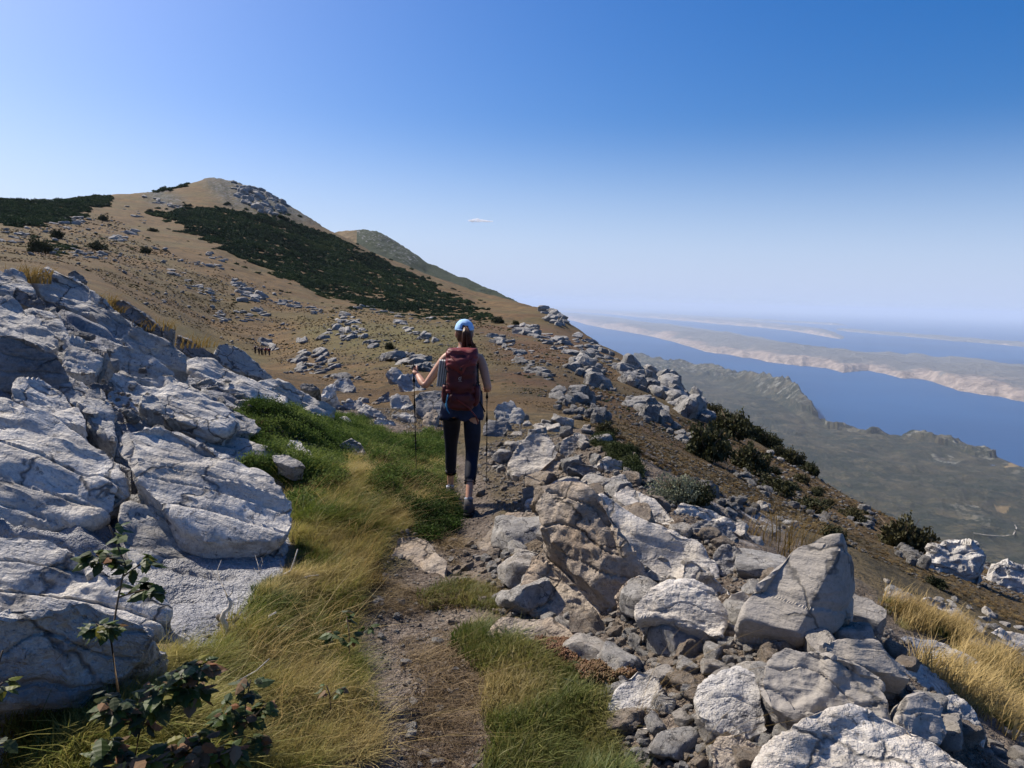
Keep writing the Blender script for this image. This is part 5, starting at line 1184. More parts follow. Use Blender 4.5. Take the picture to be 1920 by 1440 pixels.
for j in range(4):
    mb = MB(); rng = random.Random(j)
    for a in range(9):
        an = a*2.4; r = .0022*math.sqrt(a)*1.7; mb.box((r*math.cos(an), r*math.sin(an), .004-.0002*a), (.0028, .0024, .004), Euler((rng.uniform(-.5, .5), rng.uniform(-.5, .5), an)).to_matrix(), .5)
    BALL.append(mb.mesh('rosette', M_SEDUM))
mat_plant('sedum_mat', 'reddish brown sedum cushion between the green grass and the rubble', 'sedum', [[(1010,1212),(1060,1208),(1120,1225),(1172,1255),(1185,1282),(1140,1300),(1105,1300),(1080,1268),(1030,1235)]], 3400, .055, 620, BALL, M_JBASE, .4, (1.2, 1.9), 5)

# ---- bushes, trees
def foliage_np(rx, rz, n, ls, seed, lumps=2.2):
    rng = np.random.RandomState(seed); u = rng.normal(size=(n, 3)); u /= np.linalg.norm(u, axis=1)[:, None]
    u[:, 2] = np.abs(u[:, 2])*1.0-0.15*(rng.rand(n) < .3)
    r = (0.72+0.38*fbm(u*lumps+seed, 3, seed))*(rng.rand(n)**.22)
    p = u*r[:, None]*np.array([rx, rx, rz]); p[:, 2] += rz*.1
    d = u*.7+rng.normal(size=(n, 3))*.8; d /= np.linalg.norm(d, axis=1)[:, None]; s = np.cross(d, rng.normal(size=(n, 3))); s /= np.linalg.norm(s, axis=1)[:, None]+1e-6
    L = ls*rng.uniform(.6, 1.3, n)[:, None]
    V = np.stack([p-s*L*.4, p+d*L*.6-s*L*.1+s*L*.0, p+s*L*.4, p-d*L*.4], 1).reshape(-1, 3)
    Fq = np.arange(4*n).reshape(n, 4)
    return V, Fq
def foliage(name, rx, rz, n, ls, seed, mat, lumps=2.2):
    V, Fq = foliage_np(rx, rz, n, ls, seed, lumps); return mesh_np(name, V, Fq, mat)
def branches(rx, rz, n, seed, rad=.03):
    rng = random.Random(seed); mb = MB()
    for i in range(n):
        a = rng.uniform(0, 6.28); t = rng.uniform(.3, .95); e = (math.cos(a)*rx*t, math.sin(a)*rx*t, rz*rng.uniform(.5, 1.05))
        m = (e[0]*.4+rng.uniform(-.05, .05), e[1]*.4, e[2]*.5); mb.tube([(0, 0, -rz*.12), m, e], [rad, rad*.6, rad*.2], 5)
    return mb.mesh('branches', M_TWIG)
BUSH = {'bsh': [(foliage('foliage', 1, .8, 2600, .11, 700+i, M_BSH), branches(1, .8, 12, 700+i)) for i in range(4)], 'sage': [(foliage('foliage', 1, .75, 4200, .055, 720, M_SAGE), branches(1, .75, 16, 720))]}
def shrub(label, px, py, w, h, kind='bsh', seed=0, name='shrub', group=None, cat='shrub'):
    """bush whose foot stands at a pixel, w and h its size in photo pixels"""
    H, ok = hit([px], [py])
    if not ok[0]: H, ok = hit([px], [py+8])
    p = H[0]; d = float((p-CAM)@_f); s = w*d/F*.46; hz_ = h*d/F*.8
    root = empty(name, (p[0], p[1], float(gz(p[0], p[1]))), seed*1.7); tag(root, label, cat, group)
    fo, br = BUSH[kind][seed % len(BUSH[kind])]
    a = link('foliage', fo, root); b = link('branches', br, root); a.scale = b.scale = (s, s*.9, hz_/.85)
    return root
for k, a in enumerate([
 ('pale sage green round bush behind the rubble on the brown slope', 1268, 938, 130, 78, 'sage'),
 ('dark green half of the round bush, at its right shaded side', 1300, 945, 100, 60, 'bsh'),
 ('small dark bush above the green mat behind the rubble', 1135, 822, 60, 42, 'bsh'),
 ('olive bush low on the brown slope right of the small dark bush', 1185, 850, 50, 28, 'bsh'),
 ('large dark bush in the upper middle of the brown slope', 1325, 862, 125, 95, 'bsh'),
 ('dark bush clump under the tall pale bluff', 1370, 822, 110, 70, 'bsh'),
 ('dark bush beside the shaded gully of the brown slope', 1405, 885, 110, 70, 'bsh'),
 ('low dark bush at the lower end of the gully on the brown slope', 1455, 925, 100, 50, 'bsh'),
 ('brownish bush at the tail of the gully bushes', 1520, 960, 90, 40, 'bsh'),
 ('big round dark bush below the white skyline edge on the right', 1695, 1030, 130, 82, 'bsh'),
 ('small bush between the skyline rocks left of the big round bush', 1600, 975, 60, 32, 'bsh'),
 ('light green low shrub on the right slope under the knobbly crag', 1755, 1100, 46, 30, 'bsh'),
 ('low scrub behind the top of the pyramid boulder', 1560, 1010, 70, 36, 'bsh'),
 ('lone round bush on the meadow at the left', 273, 475, 30, 18, 'bsh'),
 ('wide bush above the rocks of the left hill', 183, 469, 54, 22, 'bsh'),
 ('largest dark bush group on the left hill near the frame edge', 75, 474, 56, 40, 'bsh'),
 ('dark bush right above the largest bush group on the left hill', 107, 446, 34, 22, 'bsh'),
 ('small round bush high on the left hill', 193, 413, 24, 14, 'bsh'),
 ('small bush at the upper left tip of the long wood', 282, 401, 22, 12, 'bsh'),
 ('flat low bush below the upper left tip of the long wood', 287, 434, 24, 10, 'bsh'),
 ('round bush right at the end of the long wood', 933, 606, 34, 18, 'bsh'),
 ('tiny bush right of the round bush at the wood end', 968, 608, 20, 10, 'bsh'),
 ('small grey bush in the meadow rocks behind the left shoulder of the hiker', 730, 655, 26, 17, 'bsh'),
]): shrub(a[0], *a[1:6], seed=k)
def ordinal(n):
    a = ['', 'first', 'second', 'third', 'fourth', 'fifth', 'sixth', 'seventh', 'eighth', 'ninth', 'tenth', 'eleventh', 'twelfth', 'thirteenth', 'fourteenth', 'fifteenth', 'sixteenth', 'seventeenth', 'eighteenth', 'nineteenth']
    if n < 20: return a[n]
    b = {2: 'twent', 3: 'thirt', 4: 'fort', 5: 'fift', 6: 'sixt'}[n//10]
    return b+'ieth' if n % 10 == 0 else b+'y-'+a[n % 10]
rng = random.Random(9); line = [(1335,775),(1400,806),(1480,852),(1540,882),(1600,915),(1660,945),(1720,975),(1790,1010),(1860,1042),(1925,1068)]
for k in range(58):
    t_ = (k+.5)/58*(len(line)-1); i = min(int(t_), len(line)-2); f = t_-i
    x = line[i][0]*(1-f)+line[i+1][0]*f; y = line[i][1]*(1-f)+line[i+1][1]*f
    s = rng.uniform(30, 64)*(1 if x < 1700 else .8)
    shrub('%s scrub bush on the right skyline, %s down from the tall pale bluff' % ('large dark' if s > 52 else ('mid sized dark' if s > 40 else 'small dark'), ordinal(k+1)), x, y+rng.uniform(2, 12), s*1.2, s*.8, 'bsh', k, 'shrub', 'scrub along the right skyline')
GT = [rng.random() for _ in range(26)]; GY = GT
for k in range(26):
    t_ = GT[k]; x = 1300+t_*330; y = 815+t_*155+rng.uniform(-8, 30)*(1-t_*.4); s = rng.uniform(14, 34)
    shrub('%s bush in the gully of the brown slope, %s highest of them' % ('broad' if s > 25 else 'little', ordinal(1+sorted(GY).index(GY[k]))), x, y, s*1.3, s*.7, 'bsh', k, 'shrub', 'bushes in the gully of the brown slope')

MEADOW0 = [[(150,400),(330,440),(560,550),(700,580),(900,600),(1060,620),(1200,700),(1300,780),(1500,880),(1500,950),(1250,870),(1120,800),(1000,740),(700,720),(560,690),(420,630),(300,580),(150,500),(0,470),(0,440)]]
CROWN = []
for i in range(6):
    V, Fq = ico(2); V = V*(0.8+0.22*fbm(V*1.7+i*3, 3, i)[:, None])*np.array([1, 1, .9]); V[:, 2] += .35
    V = V*.72; V2, F2 = foliage_np(1.15, 1.05, 420, .3, 740+i); Ft = np.concatenate([F2[:, :3], F2[:, [0, 2, 3]]])
    CROWN.append(mesh_np('tree_crown', np.concatenate([V, V2]), np.concatenate([Fq, Ft+len(V)]), M_FOR))
def wood(name, polys, n, s0, s1, seed, pxs=None):
    P = pix_pts(polys, n, seed); P = P+np.stack([fbm(P/25, 3, 3)*11, fbm(P/25, 3, 4)*11, P[:, 0]*0], 1); P[:, 2] = gz(P[:, 0], P[:, 1]); rng = np.random.RandomState(seed); k = len(P); sc = rng.uniform(s0, s1, k)
    if pxs: sc = np.hypot(P[:, 0], P[:, 1])/F*rng.uniform(pxs[0], pxs[1], k)
    tn = np.clip(.45+.5*fbm(P/40, 3, seed)+rng.normal(size=k)*.18, 0, 1)
    gn_scatter(name, P-np.array([0, 0, .3]), np.stack([rng.normal(size=k)*.15, rng.normal(size=k)*.15, rng.uniform(0, 6.28, k)], 1), np.stack([sc, sc, sc*rng.uniform(.55, .95, k)], 1), rng.randint(0, 6, k), CROWN, tn)
wood('forest', [[(292,400),(330,398),(410,388),(440,398),(520,410),(600,433),(667,463),(733,497),(800,523),(833,543),(867,567),(913,600),(880,600),(793,597),(740,588),(687,580),(617,562),(575,545),(533,526),(440,480),(380,460),(360,436),(320,415)]], 12000, 0, 0, 801, (2.6, 6.5))
wood('forest', [[(-40,372),(60,368),(130,362),(185,362),(200,378),(185,393),(120,400),(110,415),(60,430),(20,424),(-40,418)]], 4500, 0, 0, 802, (2.6, 6.5))
wood('forest', [[(280,385),(420,375),(640,420),(860,545),(960,605),(880,612),(640,590),(470,520),(330,440)]], 260, 0, 0, 804, (3, 6))
wood('forest', [[(273,360),(317,350),(358,342),(333,354),(290,361)], [(50,455),(90,450),(100,470),(60,475)]], 260, 0, 0, 803, (3.5, 6))
P = pix_pts(MEADOW0, 900, 806); P = P[fbm(P/11, 2, 31) > .05]; k = len(P); rg0 = np.random.RandomState(8); s0 = np.hypot(P[:, 0], P[:, 1])/F*rg0.uniform(1.2, 3.8, k)
gn_scatter('low_scrub', P, rg0.uniform(0, 6, (k, 3))*np.array([.05, .05, 1]), np.stack([s0*1.3, s0*1.2, s0*.6], 1), rg0.randint(0, 6, k), CROWN)
# small stones and tussocks all over the meadow
PEB = []
for i in range(5):
    V, Fq = rand_rock(2000+i, (1, .75, .5), 1, 'rough'); PEB.append(mesh_np('small_stone', V, Fq, M_FAR))
MEADOW = [[(330,480),(560,560),(700,585),(900,605),(1060,640),(1200,720),(1300,800),(1500,900),(1560,960),(1400,960),(1250,870),(1120,800),(1000,760),(700,740),(560,700),(420,640),(300,590),(150,500),(0,490),(0,430),(200,400)]]
P = pix_pts(MEADOW, 5200, 811); rg = np.random.RandomState(5); k = len(P); sc = np.hypot(P[:, 0], P[:, 1])/F*rg.uniform(.5, 2.9, k)*(1+1.5*(rg.rand(k) < .08))
cl = fbm(P/9+3, 3, 77); keep = cl > -.05; P = P[keep]; sc = sc[keep]; k = len(P)
gn_scatter('scree', P, rg.uniform(0, 6, (k, 3))*np.array([.08, .08, 1]), sc, rg.randint(0, 5, k), PEB)
TUS = [blades(40, .5, .5, 1.0, .09, (.1, 0), 840+i, M_BROWNG, .5, 'tussock', 3) for i in range(3)]
P = pix_pts(MEADOW, 22000, 812); P = P[fbm(P/np.array([14, 9, 9.]), 3, 78) > -.05]; k = len(P); sc = np.hypot(P[:, 0], P[:, 1])/F*rg.uniform(.8, 2.9, k)
gn_scatter('tussocks', P, rg.uniform(0, 6, (k, 3))*np.array([.02, .02, 1]), sc, rg.randint(0, 3, k), TUS, np.clip(rg.normal(size=k)*.3+.15, 0, 1))
SLOPE = [[(1200,860),(1400,960),(1560,1010),(1750,1100),(1920,1180),(1920,1080),(1700,975),(1500,870),(1300,785),(1100,720),(1050,760)]]
P = pix_pts(SLOPE, 7000, 814); k = len(P); sc = np.hypot(P[:, 0], P[:, 1])/F*rg.uniform(1.5, 5.5, k)*np.clip(1+fbm(P/5, 2, 5)*.8, .3, 2)
gn_scatter('tussocks', P, rg.uniform(0, 6, (k, 3))*np.array([.02, .02, 1]), sc, rg.randint(0, 3, k), [blades(40, .6, .3, .7, .07, (.3, 0), 845+i, M_BROWNG, .8, 'tussock', 3) for i in range(3)], np.clip(rg.normal(size=k)*.35+.4, 0, 1))
P = pix_pts(SLOPE, 2600, 815); P = P[fbm(P/4, 2, 9) > 0]; k = len(P)
gn_scatter('scree', P, rg.uniform(0, 6, (k, 3))*np.array([.08, .08, 1]), np.hypot(P[:, 0], P[:, 1])/F*rg.uniform(1, 5, k), rg.randint(0, 5, k), PEB)
# gravel on the trail and between the boulders
GRV = []
for i in range(8):
    V, Fq = rand_rock(2100+i, (1, .8, .6), 2 if i < 3 else 1, 'rough'); GRV.append(mesh_np('gravel_stone', V, Fq, M_BROWN if i % 3 == 0 else (M_SMOOTH if i % 3 == 1 else M_SLAB)))
P = world_pts([[(700,1130),(740,1000),(850,960),(880,860),(960,800),(1100,830),(1250,930),(1420,1050),(1700,1200),(1900,1480),(740,1480),(740,1280),(690,1180)], [(560,780),(690,745),(860,790),(860,830),(720,810),(640,775)]], 16000, 821, 18, 8)
k = len(P); sc = .004+.017*rg.rand(k)**3+.004*rg.rand(k); tr = np.abs(P[:, 0]-path_x(P[:, 1])); sc = sc*np.where(tr < .3, .7, 1.25)
gn_scatter('gravel', P, rg.uniform(0, 6, (k, 3))*np.array([.1, .1, 1]), sc, rg.randint(0, 8, k), GRV)
P = world_pts([[(150,700),(400,760),(560,760),(560,790),(300,800),(180,790)], [(380,1180),(460,1130),(540,1090),(560,1140),(480,1200),(400,1290)]], 900, 823, 18, 8); k = len(P)
gn_scatter('gravel', P, rg.uniform(0, 6, (k, 3))*np.array([.1, .1, 1]), .006+.03*rg.rand(k)**3, rg.randint(0, 8, k), GRV)

# ---- brambles in the lower left corner
def leaf_mesh(w, L, seed, mat):
    """oval leaf with toothed rim, folded along the midrib and ribbed"""
    n = 9; V = []; Fs = []; rng = random.Random(seed)
    for i in range(n):
        f = i/(n-1); x = math.sin(math.pi*min(f*.96+.03, 1)**.8)*w*.5*(1.12 if i % 2 else .92); y = f*L; dz = -L*.22*f*f
        V += [(-x, y-.03*L*(i % 2), dz-abs(x)*.35+.02*L*(i % 2)), (0, y, dz+(0.01*L if i % 2 else 0)), (x, y-.03*L*(i % 2), dz-abs(x)*.35+.02*L*(i % 2))]
    for i in range(n-1):
        a = 3*i; Fs += [(a, a+1, a+4, a+3), (a+1, a+2, a+5, a+4)]
    me = bpy.data.meshes.new('leaf'); me.from_pydata(V, [], Fs); me.materials.append(mat); return me
M_LF = [leafmat('bramble_leaf_green', [(0.05, 0.075, 0.026), (0.08, 0.12, 0.03), (0.05, 0.055, 0.035)], .5, .35, False),
        leafmat('bramble_leaf_yellow', [(0.12, 0.15, 0.02), (0.22, 0.2, 0.03)], .5, .4, False),
        leafmat('bramble_leaf_brown', [(0.12, 0.07, 0.035), (0.24, 0.16, 0.09), (0.25, 0.09, 0.03)], .7, .3, False)]
LEAF = [[leaf_mesh(.027, .042, i*3+j, M_LF[i]) for j in range(3)] for i in range(3)]
def bramble(label, stems, r, nl, mixk=(1, 0, 0), seed=0, ls=1.0, group='brambles in the lower left corner'):
    """stems: polylines in pixels; leaves in threes along the upper part"""
    rng = random.Random(seed); pts = [[Vector(tuple(pt(x, y, r+(dr if dr else 0)))) for (x, y, *e) in s for dr in [e[0] if e else 0]] for s in stems]
    b = pts[0][0]; root = empty('bramble', tuple(b)); tag(root, label, 'bramble', group)
    for s in pts:
        mb = MB(); mb.tube([p-b for p in s], [.0035*(1-.6*i/len(s)) for i in range(len(s))], 5); mb.build('stem', M_TWIG, root)
    for k in range(nl):
        s = rng.choice(pts); f = rng.uniform(.35, 1)*(len(s)-1); i = min(int(f), len(s)-2); p = s[i].lerp(s[i+1], f-i)
        yaw = rng.uniform(0, 6.28)
        for j, dy in enumerate((-.9, 0, .9)):
            kind = rng.choices((0, 1, 2), mixk)[0]; o = link('leaf', rng.choice(LEAF[kind]), root)
            sc = rng.uniform(.75, 1.3)*ls*(1.15 if j == 1 else .9)
            off = Vector((math.cos(yaw+1.57), math.sin(yaw+1.57), 0))*.02
            o.location = p-b+off+Vector((0, 0, rng.uniform(-.01, .02))); o.rotation_euler = (rng.uniform(-.9, .35), rng.uniform(-.5, .5), yaw+dy+rng.uniform(-.2, .2)); o.scale = (sc, sc, sc)
    return root
bramble('tall dark green bramble shoot standing in front of the massive pale slab', [[(222,1300),(208,1200),(222,1120),(235,1060),(215,1010),(205,985)], [(222,1120),(270,1105),(295,1110)], [(235,1060),(200,1050),(180,1040)], [(232,1080),(260,1060),(272,1050)], [(208,1200),(195,1180),(180,1170)]], 2.35, 42, (1, .05, .03), 1, 1.0)
bramble('wide dark bramble thicket along the bottom left behind the long grass', [[(250,1440),(262,1370),(290,1310),(300,1290)], [(290,1310),(330,1290),(370,1300)], [(262,1370),(230,1330),(200,1310)], [(250,1440),(330,1400),(380,1370)], [(250,1440),(210,1420),(190,1390)], [(300,1300),(340,1260),(390,1250)]], 2.2, 120, (1, .12, .3), 2, 1.05)
bramble('bramble with brown withered leaves at the bottom edge', [[(330,1480),(350,1420),(380,1400)], [(340,1450),(420,1420),(450,1400)], [(330,1480),(290,1440),(240,1430)], [(350,1430),(370,1440),(400,1450)]], 2.1, 60, (.25, .35, 1), 3, 1.1)
bramble('dark leafed bramble rising from the green grass right of the thicket', [[(445,1420),(455,1370),(462,1310),(470,1275)], [(455,1370),(480,1340),(500,1320)], [(450,1390),(430,1350),(425,1325)], [(455,1380),(490,1390),(500,1385)]], 2.45, 44, (1, 0, .15), 4, 1.0)
bramble('small bramble plant in the golden grass beside the trail', [[(655,1225),(655,1190),(650,1155)], [(655,1200),(680,1185),(690,1175)], [(655,1210),(630,1195),(620,1190)]], 3.25, 16, (1, 0, .08), 5, .95)
bramble('faded little bramble sprout below the small plant in the grass', [[(620,1330),(618,1300),(612,1285)], [(618,1310),(630,1295),(640,1290)]], 2.7, 4, (.8, 0, .6), 6, .7)
bramble('bramble leaves poking in at the left frame edge', [[(-40,1330),(-10,1270),(5,1220)], [(-20,1300),(-5,1290),(5,1280)], [(-40,1400),(-10,1390),(5,1385)]], 2.2, 6, (1, .3, .05), 7, .9)

P = world_pts([[(0,1340),(200,1280),(330,1220),(420,1210),(400,1480),(0,1480)], [(400,1180),(470,1150),(520,1100),(560,1120),(470,1220)]], 900, 830, 8, 5); k = len(P)
gn_scatter('leaf_litter', P+np.array([0, 0, .01]), rg.uniform(-.5, .5, (k, 3))+np.array([0, 0, 1])*rg.uniform(0, 6, (k, 1)), rg.uniform(.4, 1, k), rg.randint(0, 3, k), [leaf_mesh(.027, .042, 60+i, leafmat('litter_leaf', [(0.06, 0.04, 0.025), (0.14, 0.09, 0.05), (0.05, 0.055, 0.025)], .8, .1)) for i in range(3)])
put_grass('grass', [[(0,1350),(200,1290),(330,1230),(420,1210),(400,1480),(0,1480)]], 700, TUFT, .6, 1.2, .25, 833, 8)
# ---- bleached dead juniper wood
def dead(label, px, py, r_, segs, seed, name='dead_branch'):
    """segs: lists of pixel polylines with start and end radius in metres"""
    b = None
    for (pl, a, e) in segs:
        pts_ = []
        for (x, y) in pl:
            h, ok = hit([px], [py]); rr = float(np.hypot(h[0][0], h[0][1]))-r_; pts_.append(Vector(tuple(pt(x, y, rr))))
        if b is None: b = pts_[0]; mb = MB()
        n = len(pts_); mb.tube([p-b for p in pts_], [a+(e-a)*i/(n-1) for i in range(n)], 6)
    tag(mb.build(name, M_DEAD, None, True, tuple(b)), label, 'dead branch')
dead('thick bleached crooked branch standing in front of the smooth shaded slab', 430, 1185, .05, [([(438,1205),(425,1190),(422,1170),(416,1160),(420,1148),(430,1140),(433,1128),(427,1120)], .016, .007), ([(427,1120),(418,1100),(412,1085)], .005, .002), ([(427,1122),(436,1110),(438,1095)], .005, .002), ([(412,1085),(408,1068),(415,1050)], .002, .001), ([(412,1090),(400,1075)], .002, .001)], 1)
dead('short curved bleached root left of the crooked branch', 355, 1215, .04, [([(345,1188),(358,1195),(360,1208),(354,1225)], .004, .008)], 2)
dead('tangle of bleached twigs at the upper edge of the golden grass', 560, 1085, .05, [([(510,1085),(530,1078),(545,1070),(552,1050),(558,1030)], .006, .003), ([(520,1092),(550,1088),(580,1080),(598,1078)], .006, .003), ([(530,1078),(525,1068)], .004, .002), ([(550,1088),(556,1070)], .004, .002), ([(575,1082),(570,1095)], .004, .002), ([(558,1092),(590,1098)], .005, .002)], 3)
dead('bleached stems lying across the stones below the crooked branch', 490, 1170, .05, [([(445,1215),(480,1195),(520,1180)], .007, .004), ([(500,1170),(505,1155),(518,1148)], .008, .005), ([(395,1222),(420,1210),(450,1200)], .005, .004), ([(470,1185),(500,1178),(540,1172)], .006, .003)], 4)
dead('very thin upright dead twigs against the dark overhang shadow', 490, 1080, .05, [([(488,1080),(484,1060),(478,1040)], .002, .001), ([(488,1070),(492,1055),(490,1045)], .002, .001), ([(486,1075),(476,1065)], .002, .001)], 5)
dead('curved white root sticking out of the stones at the bottom', 1215, 1375, .03, [([(1197,1368),(1215,1366),(1230,1375),(1234,1390),(1230,1402)], .004, .005)], 6)
dead('thin reddish bramble cane lying over the green grass', 440, 1290, .1, [([(395,1305),(440,1280),(480,1258),(505,1235)], .003, .002)], 7)
# ------------------------------------------------------------------ the hiker
def skinmesh(name, verts, edges, radii, mat, sub=2, root=0):
    me = bpy.data.meshes.new(name); me.from_pydata(verts, edges, []); o = bpy.data.objects.new(name, me); COL.objects.link(o)
    md = o.modifiers.new('skin', 'SKIN'); md.use_smooth_shade = True
    sv = me.skin_vertices[0].data
    for i, r in enumerate(radii):
        sv[i].radius = (r, r) if not hasattr(r, '__len__') else r; sv[i].use_root = (i == root)
    o.modifiers.new('sub', 'SUBSURF').levels = sub; o.modifiers['sub'].render_levels = sub
    dg = bpy.context.evaluated_depsgraph_get(); e = o.evaluated_get(dg); m2 = bpy.data.meshes.new_from_object(e)
    bpy.data.objects.remove(o); m2.name = name; m2.materials.clear()
    if mat: m2.materials.append(mat)
    m2.polygons.foreach_set('use_smooth', np.ones(len(m2.polygons), bool)); m2.update()
    return m2
def join(name, ms, mat):
    V = []; Fs = []
    for m in ms:
        n = len(V); V += [v.co[:] for v in m.vertices]; Fs += [tuple(i+n for i in p.vertices) for p in m.polygons]
    me = bpy.data.meshes.new(name); me.from_pydata(V, [], Fs); me.materials.append(mat); me.polygons.foreach_set('use_smooth', np.ones(len(Fs), bool)); return me
def ell(c, r, sub=3, fn=None):
    V, Fq = ico(sub); V = V.copy()
    if fn is not None: V = fn(V)
    return V*np.array(r)+np.array(c), Fq
M_SKIN = plain('skin', (0.42, 0.23, 0.155), 0.5, var=.06); M_SKIN.node_tree.nodes['Principled BSDF'].inputs['Subsurface Weight'].default_value = .08
M_LEG = plain('leggings_fabric', (0.005, 0.007, 0.018), 0.7, bump=.002, var=.3, sc=20); M_TOP = plain('top_fabric', (0.02, 0.04, 0.11), 0.8, bump=.003, sc=20)
M_JACK = plain('jacket_fabric', (0.010, 0.017, 0.045), 0.7, bump=.004, sc=14); M_CAP = plain('cap_fabric', (0.34, 0.55, 0.80), 0.8, bump=.001, sc=40, var=.1)
M_HAIR = plain('hair', (0.075, 0.032, 0.018), 0.45, bump=.003, var=.5, sc=90)
M_RED = plain('backpack_nylon_shaded', (0.065, 0.011, 0.014), 0.55, bump=.003, sc=16, var=.2); M_RED_LIT = plain('backpack_nylon_lit', (0.14, 0.024, 0.026), 0.5, bump=.004, sc=14, var=.15)  # same nylon twice: shade painted into the body colour, sunlight into the lid
M_BLK = plain('black_webbing', (0.012, 0.012, 0.014), 0.6); M_SHOE = plain('boot_leather', (0.07, 0.068, 0.07), 0.8, bump=.002); M_SOLE = plain('boot_rubber', (0.015, 0.015, 0.015), 0.9)
M_FOAM = plain('silver_foam', (0.42, 0.42, 0.4), 0.5, var=.1); M_POLE = plain('pole_metal', (0.012, 0.012, 0.014), 0.4, 0.3); M_LOGO = plain('printed_mark', (0.35, 0.3, 0.3), 0.7)
M_GREY = plain('grey_fabric', (0.3, 0.33, 0.4), 0.8)
HX, HY = -0.455, 6.86; HZ0 = -0.30
hk = empty('person', (HX, HY, HZ0)); hk['kind'] = 'thing'
tag(hk, 'woman hiker seen from behind, light blue cap and dark capri leggings, walking down the trail', 'person')
def gl(x, y): return float(gz(HX+x, HY+y))-HZ0
fR, fL = gl(.09, -.33), gl(-.12, .38)
# joints (x right, y ahead, z up)
J = dict(pel=(0, 0, .93), waist=(0, .015, 1.07), rib=(0, .03, 1.22), chest=(0, .035, 1.34), neck0=(0, .04, 1.41), neck1=(0, .055, 1.475),
 shL=(-.155, .03, 1.375), shR=(.155, .03, 1.365), elL=(-.345, -.03, 1.09), wrL=(-.44, .14, 1.18), elR=(.235, -.06, 1.09), wrR=(.215, .17, 1.06),
 hpL=(-.095, .0, .88), hpR=(.095, -.01, .88), knL=(-.115, .20, .50), knR=(.10, -.02, .47), anL=(-.125, .33, fL+.12), anR=(.09, -.30, fR+.13))
def chain(keys, extra=None): return [J[k] if isinstance(k, str) else k for k in keys]
bv = [J['pel'], J['waist'], J['rib'], J['chest'], J['neck0'], J['neck1'], (0, .07, 1.56), (0, .075, 1.625), J['shL'], J['shR'],
      (-.245, 0, 1.24), J['elL'], (-.39, .03, 1.13), J['wrL'], (.2, -.02, 1.23), J['elR'], (.23, .06, 1.07), J['wrR'],
      J['hpL'], J['hpR'], (-.105, .11, .69), J['knL'], (-.12, .25, .36), J['anL'], (.1, -.02, .68), J['knR'], (.097, -.13, .34), J['anR']]
be = [(0, 1), (1, 2), (2, 3), (3, 4), (4, 5), (5, 6), (6, 7), (3, 8), (3, 9), (8, 10), (10, 11), (11, 12), (12, 13), (9, 14), (14, 15), (15, 16), (16, 17), (0, 18), (0, 19), (18, 20), (20, 21), (21, 22), (22, 23), (19, 24), (24, 25), (25, 26), (26, 27)]
br = [(.13, .10), (.11, .085), (.125, .095), (.12, .09), .062, .048, (.07, .085), (.06, .07), .052, .052, .043, .037, .037, .024, .043, .037, .036, .024, .095, .095, .066, .045, .043, .030, .066, .045, .043, .030]
body = skinmesh('body', bv, be, br, M_SKIN)
def hand(w, fwd, up, side):
    """palm and five bent fingers closed round an upright grip"""
    w = Vector(w); f = Vector(fwd).normalized(); u = Vector(up).normalized(); s = f.cross(u).normalized()*side; out = []
    out.append(skinmesh('palm', [tuple(w), tuple(w+f*.035), tuple(w+f*.075)], [(0, 1), (1, 2)], [(.022, .018), (.034, .018), (.034, .016)], None, 1))
    for k, (o, L) in enumerate(((.027, .9), (.009, 1.0), (-.009, .95), (-.027, .78))):
        p0 = w+f*.07+u*o; p1 = p0+f*.026*L-s*.004; p2 = p1-s*.026*L+f*.004; p3 = p2-s*.006*L-f*.022*L
        out.append(skinmesh('finger', [tuple(p0-f*.015), tuple(p0), tuple(p1), tuple(p2), tuple(p3)], [(0, 1), (1, 2), (2, 3), (3, 4)], [.009, .0095, .009, .0085, .007], None, 1))
    p0 = w+f*.03+u*.022-s*.01; out.append(skinmesh('thumb', [tuple(p0), tuple(p0+u*.022+f*.018-s*.012), tuple(p0+u*.026+f*.042-s*.024)], [(0, 1), (1, 2)], [.012, .0105, .008], None, 1))
    return out
hl = hand(J['wrL'], (-.45, .6, .35), (-.1, .1, 1), -1); hr = hand(J['wrR'], (0, .85, -.1), (0, .1, 1), 1)
# head shaped with brow, nose, chin, ears
hc = np.array([0, .072, 1.585])
def headfn(V):
    V = V.copy(); y = V[:, 1]; z = V[:, 2]; x = V[:, 0]
    V[:, 0] *= 1-.28*sm(-.1, -1, z)*sm(-.3, .6, y); V[:, 1] += .10*np.exp(-((x/.16)**2+((z+.12)/.22)**2))*(y > .4)*1.3
    V[:, 1] += .04*np.exp(-((x/.3)**2+((z+.75)/.2)**2))*(y > 0); V[:, 1] -= .05*np.exp(-(((np.abs(x)-.36)/.16)**2+((z-.05)/.13)**2))*(y > .4)
    return V
hv, hf = ell(hc, (.074, .095, .112), 4, headfn); hm = mesh_np('head', hv, hf)
ears = []
for sx in (-1, 1): v_, f_ = ell(hc+np.array([sx*.076, -.008, -.01]), (.011, .02, .031), 2); ears.append(mesh_np('ear', v_, f_))
bodym = join('body', [body, hm]+ears+hl+hr, M_SKIN); link('body', bodym, hk)
mb = MB()
for sx in (-1, 1): v_, f_ = ell(hc+np.array([sx*.03, .084, .008]), (.014, .008, .007), 2); mb.add(v_, f_)
mb.build('eyes', M_LOGO, hk); mb = MB(); mb.tube([hc+np.array([-.022, .09, -.055]), hc+np.array([0, .096, -.057]), hc+np.array([.022, .09, -.055])], .005, 6); mb.build('mouth', M_RED, hk)
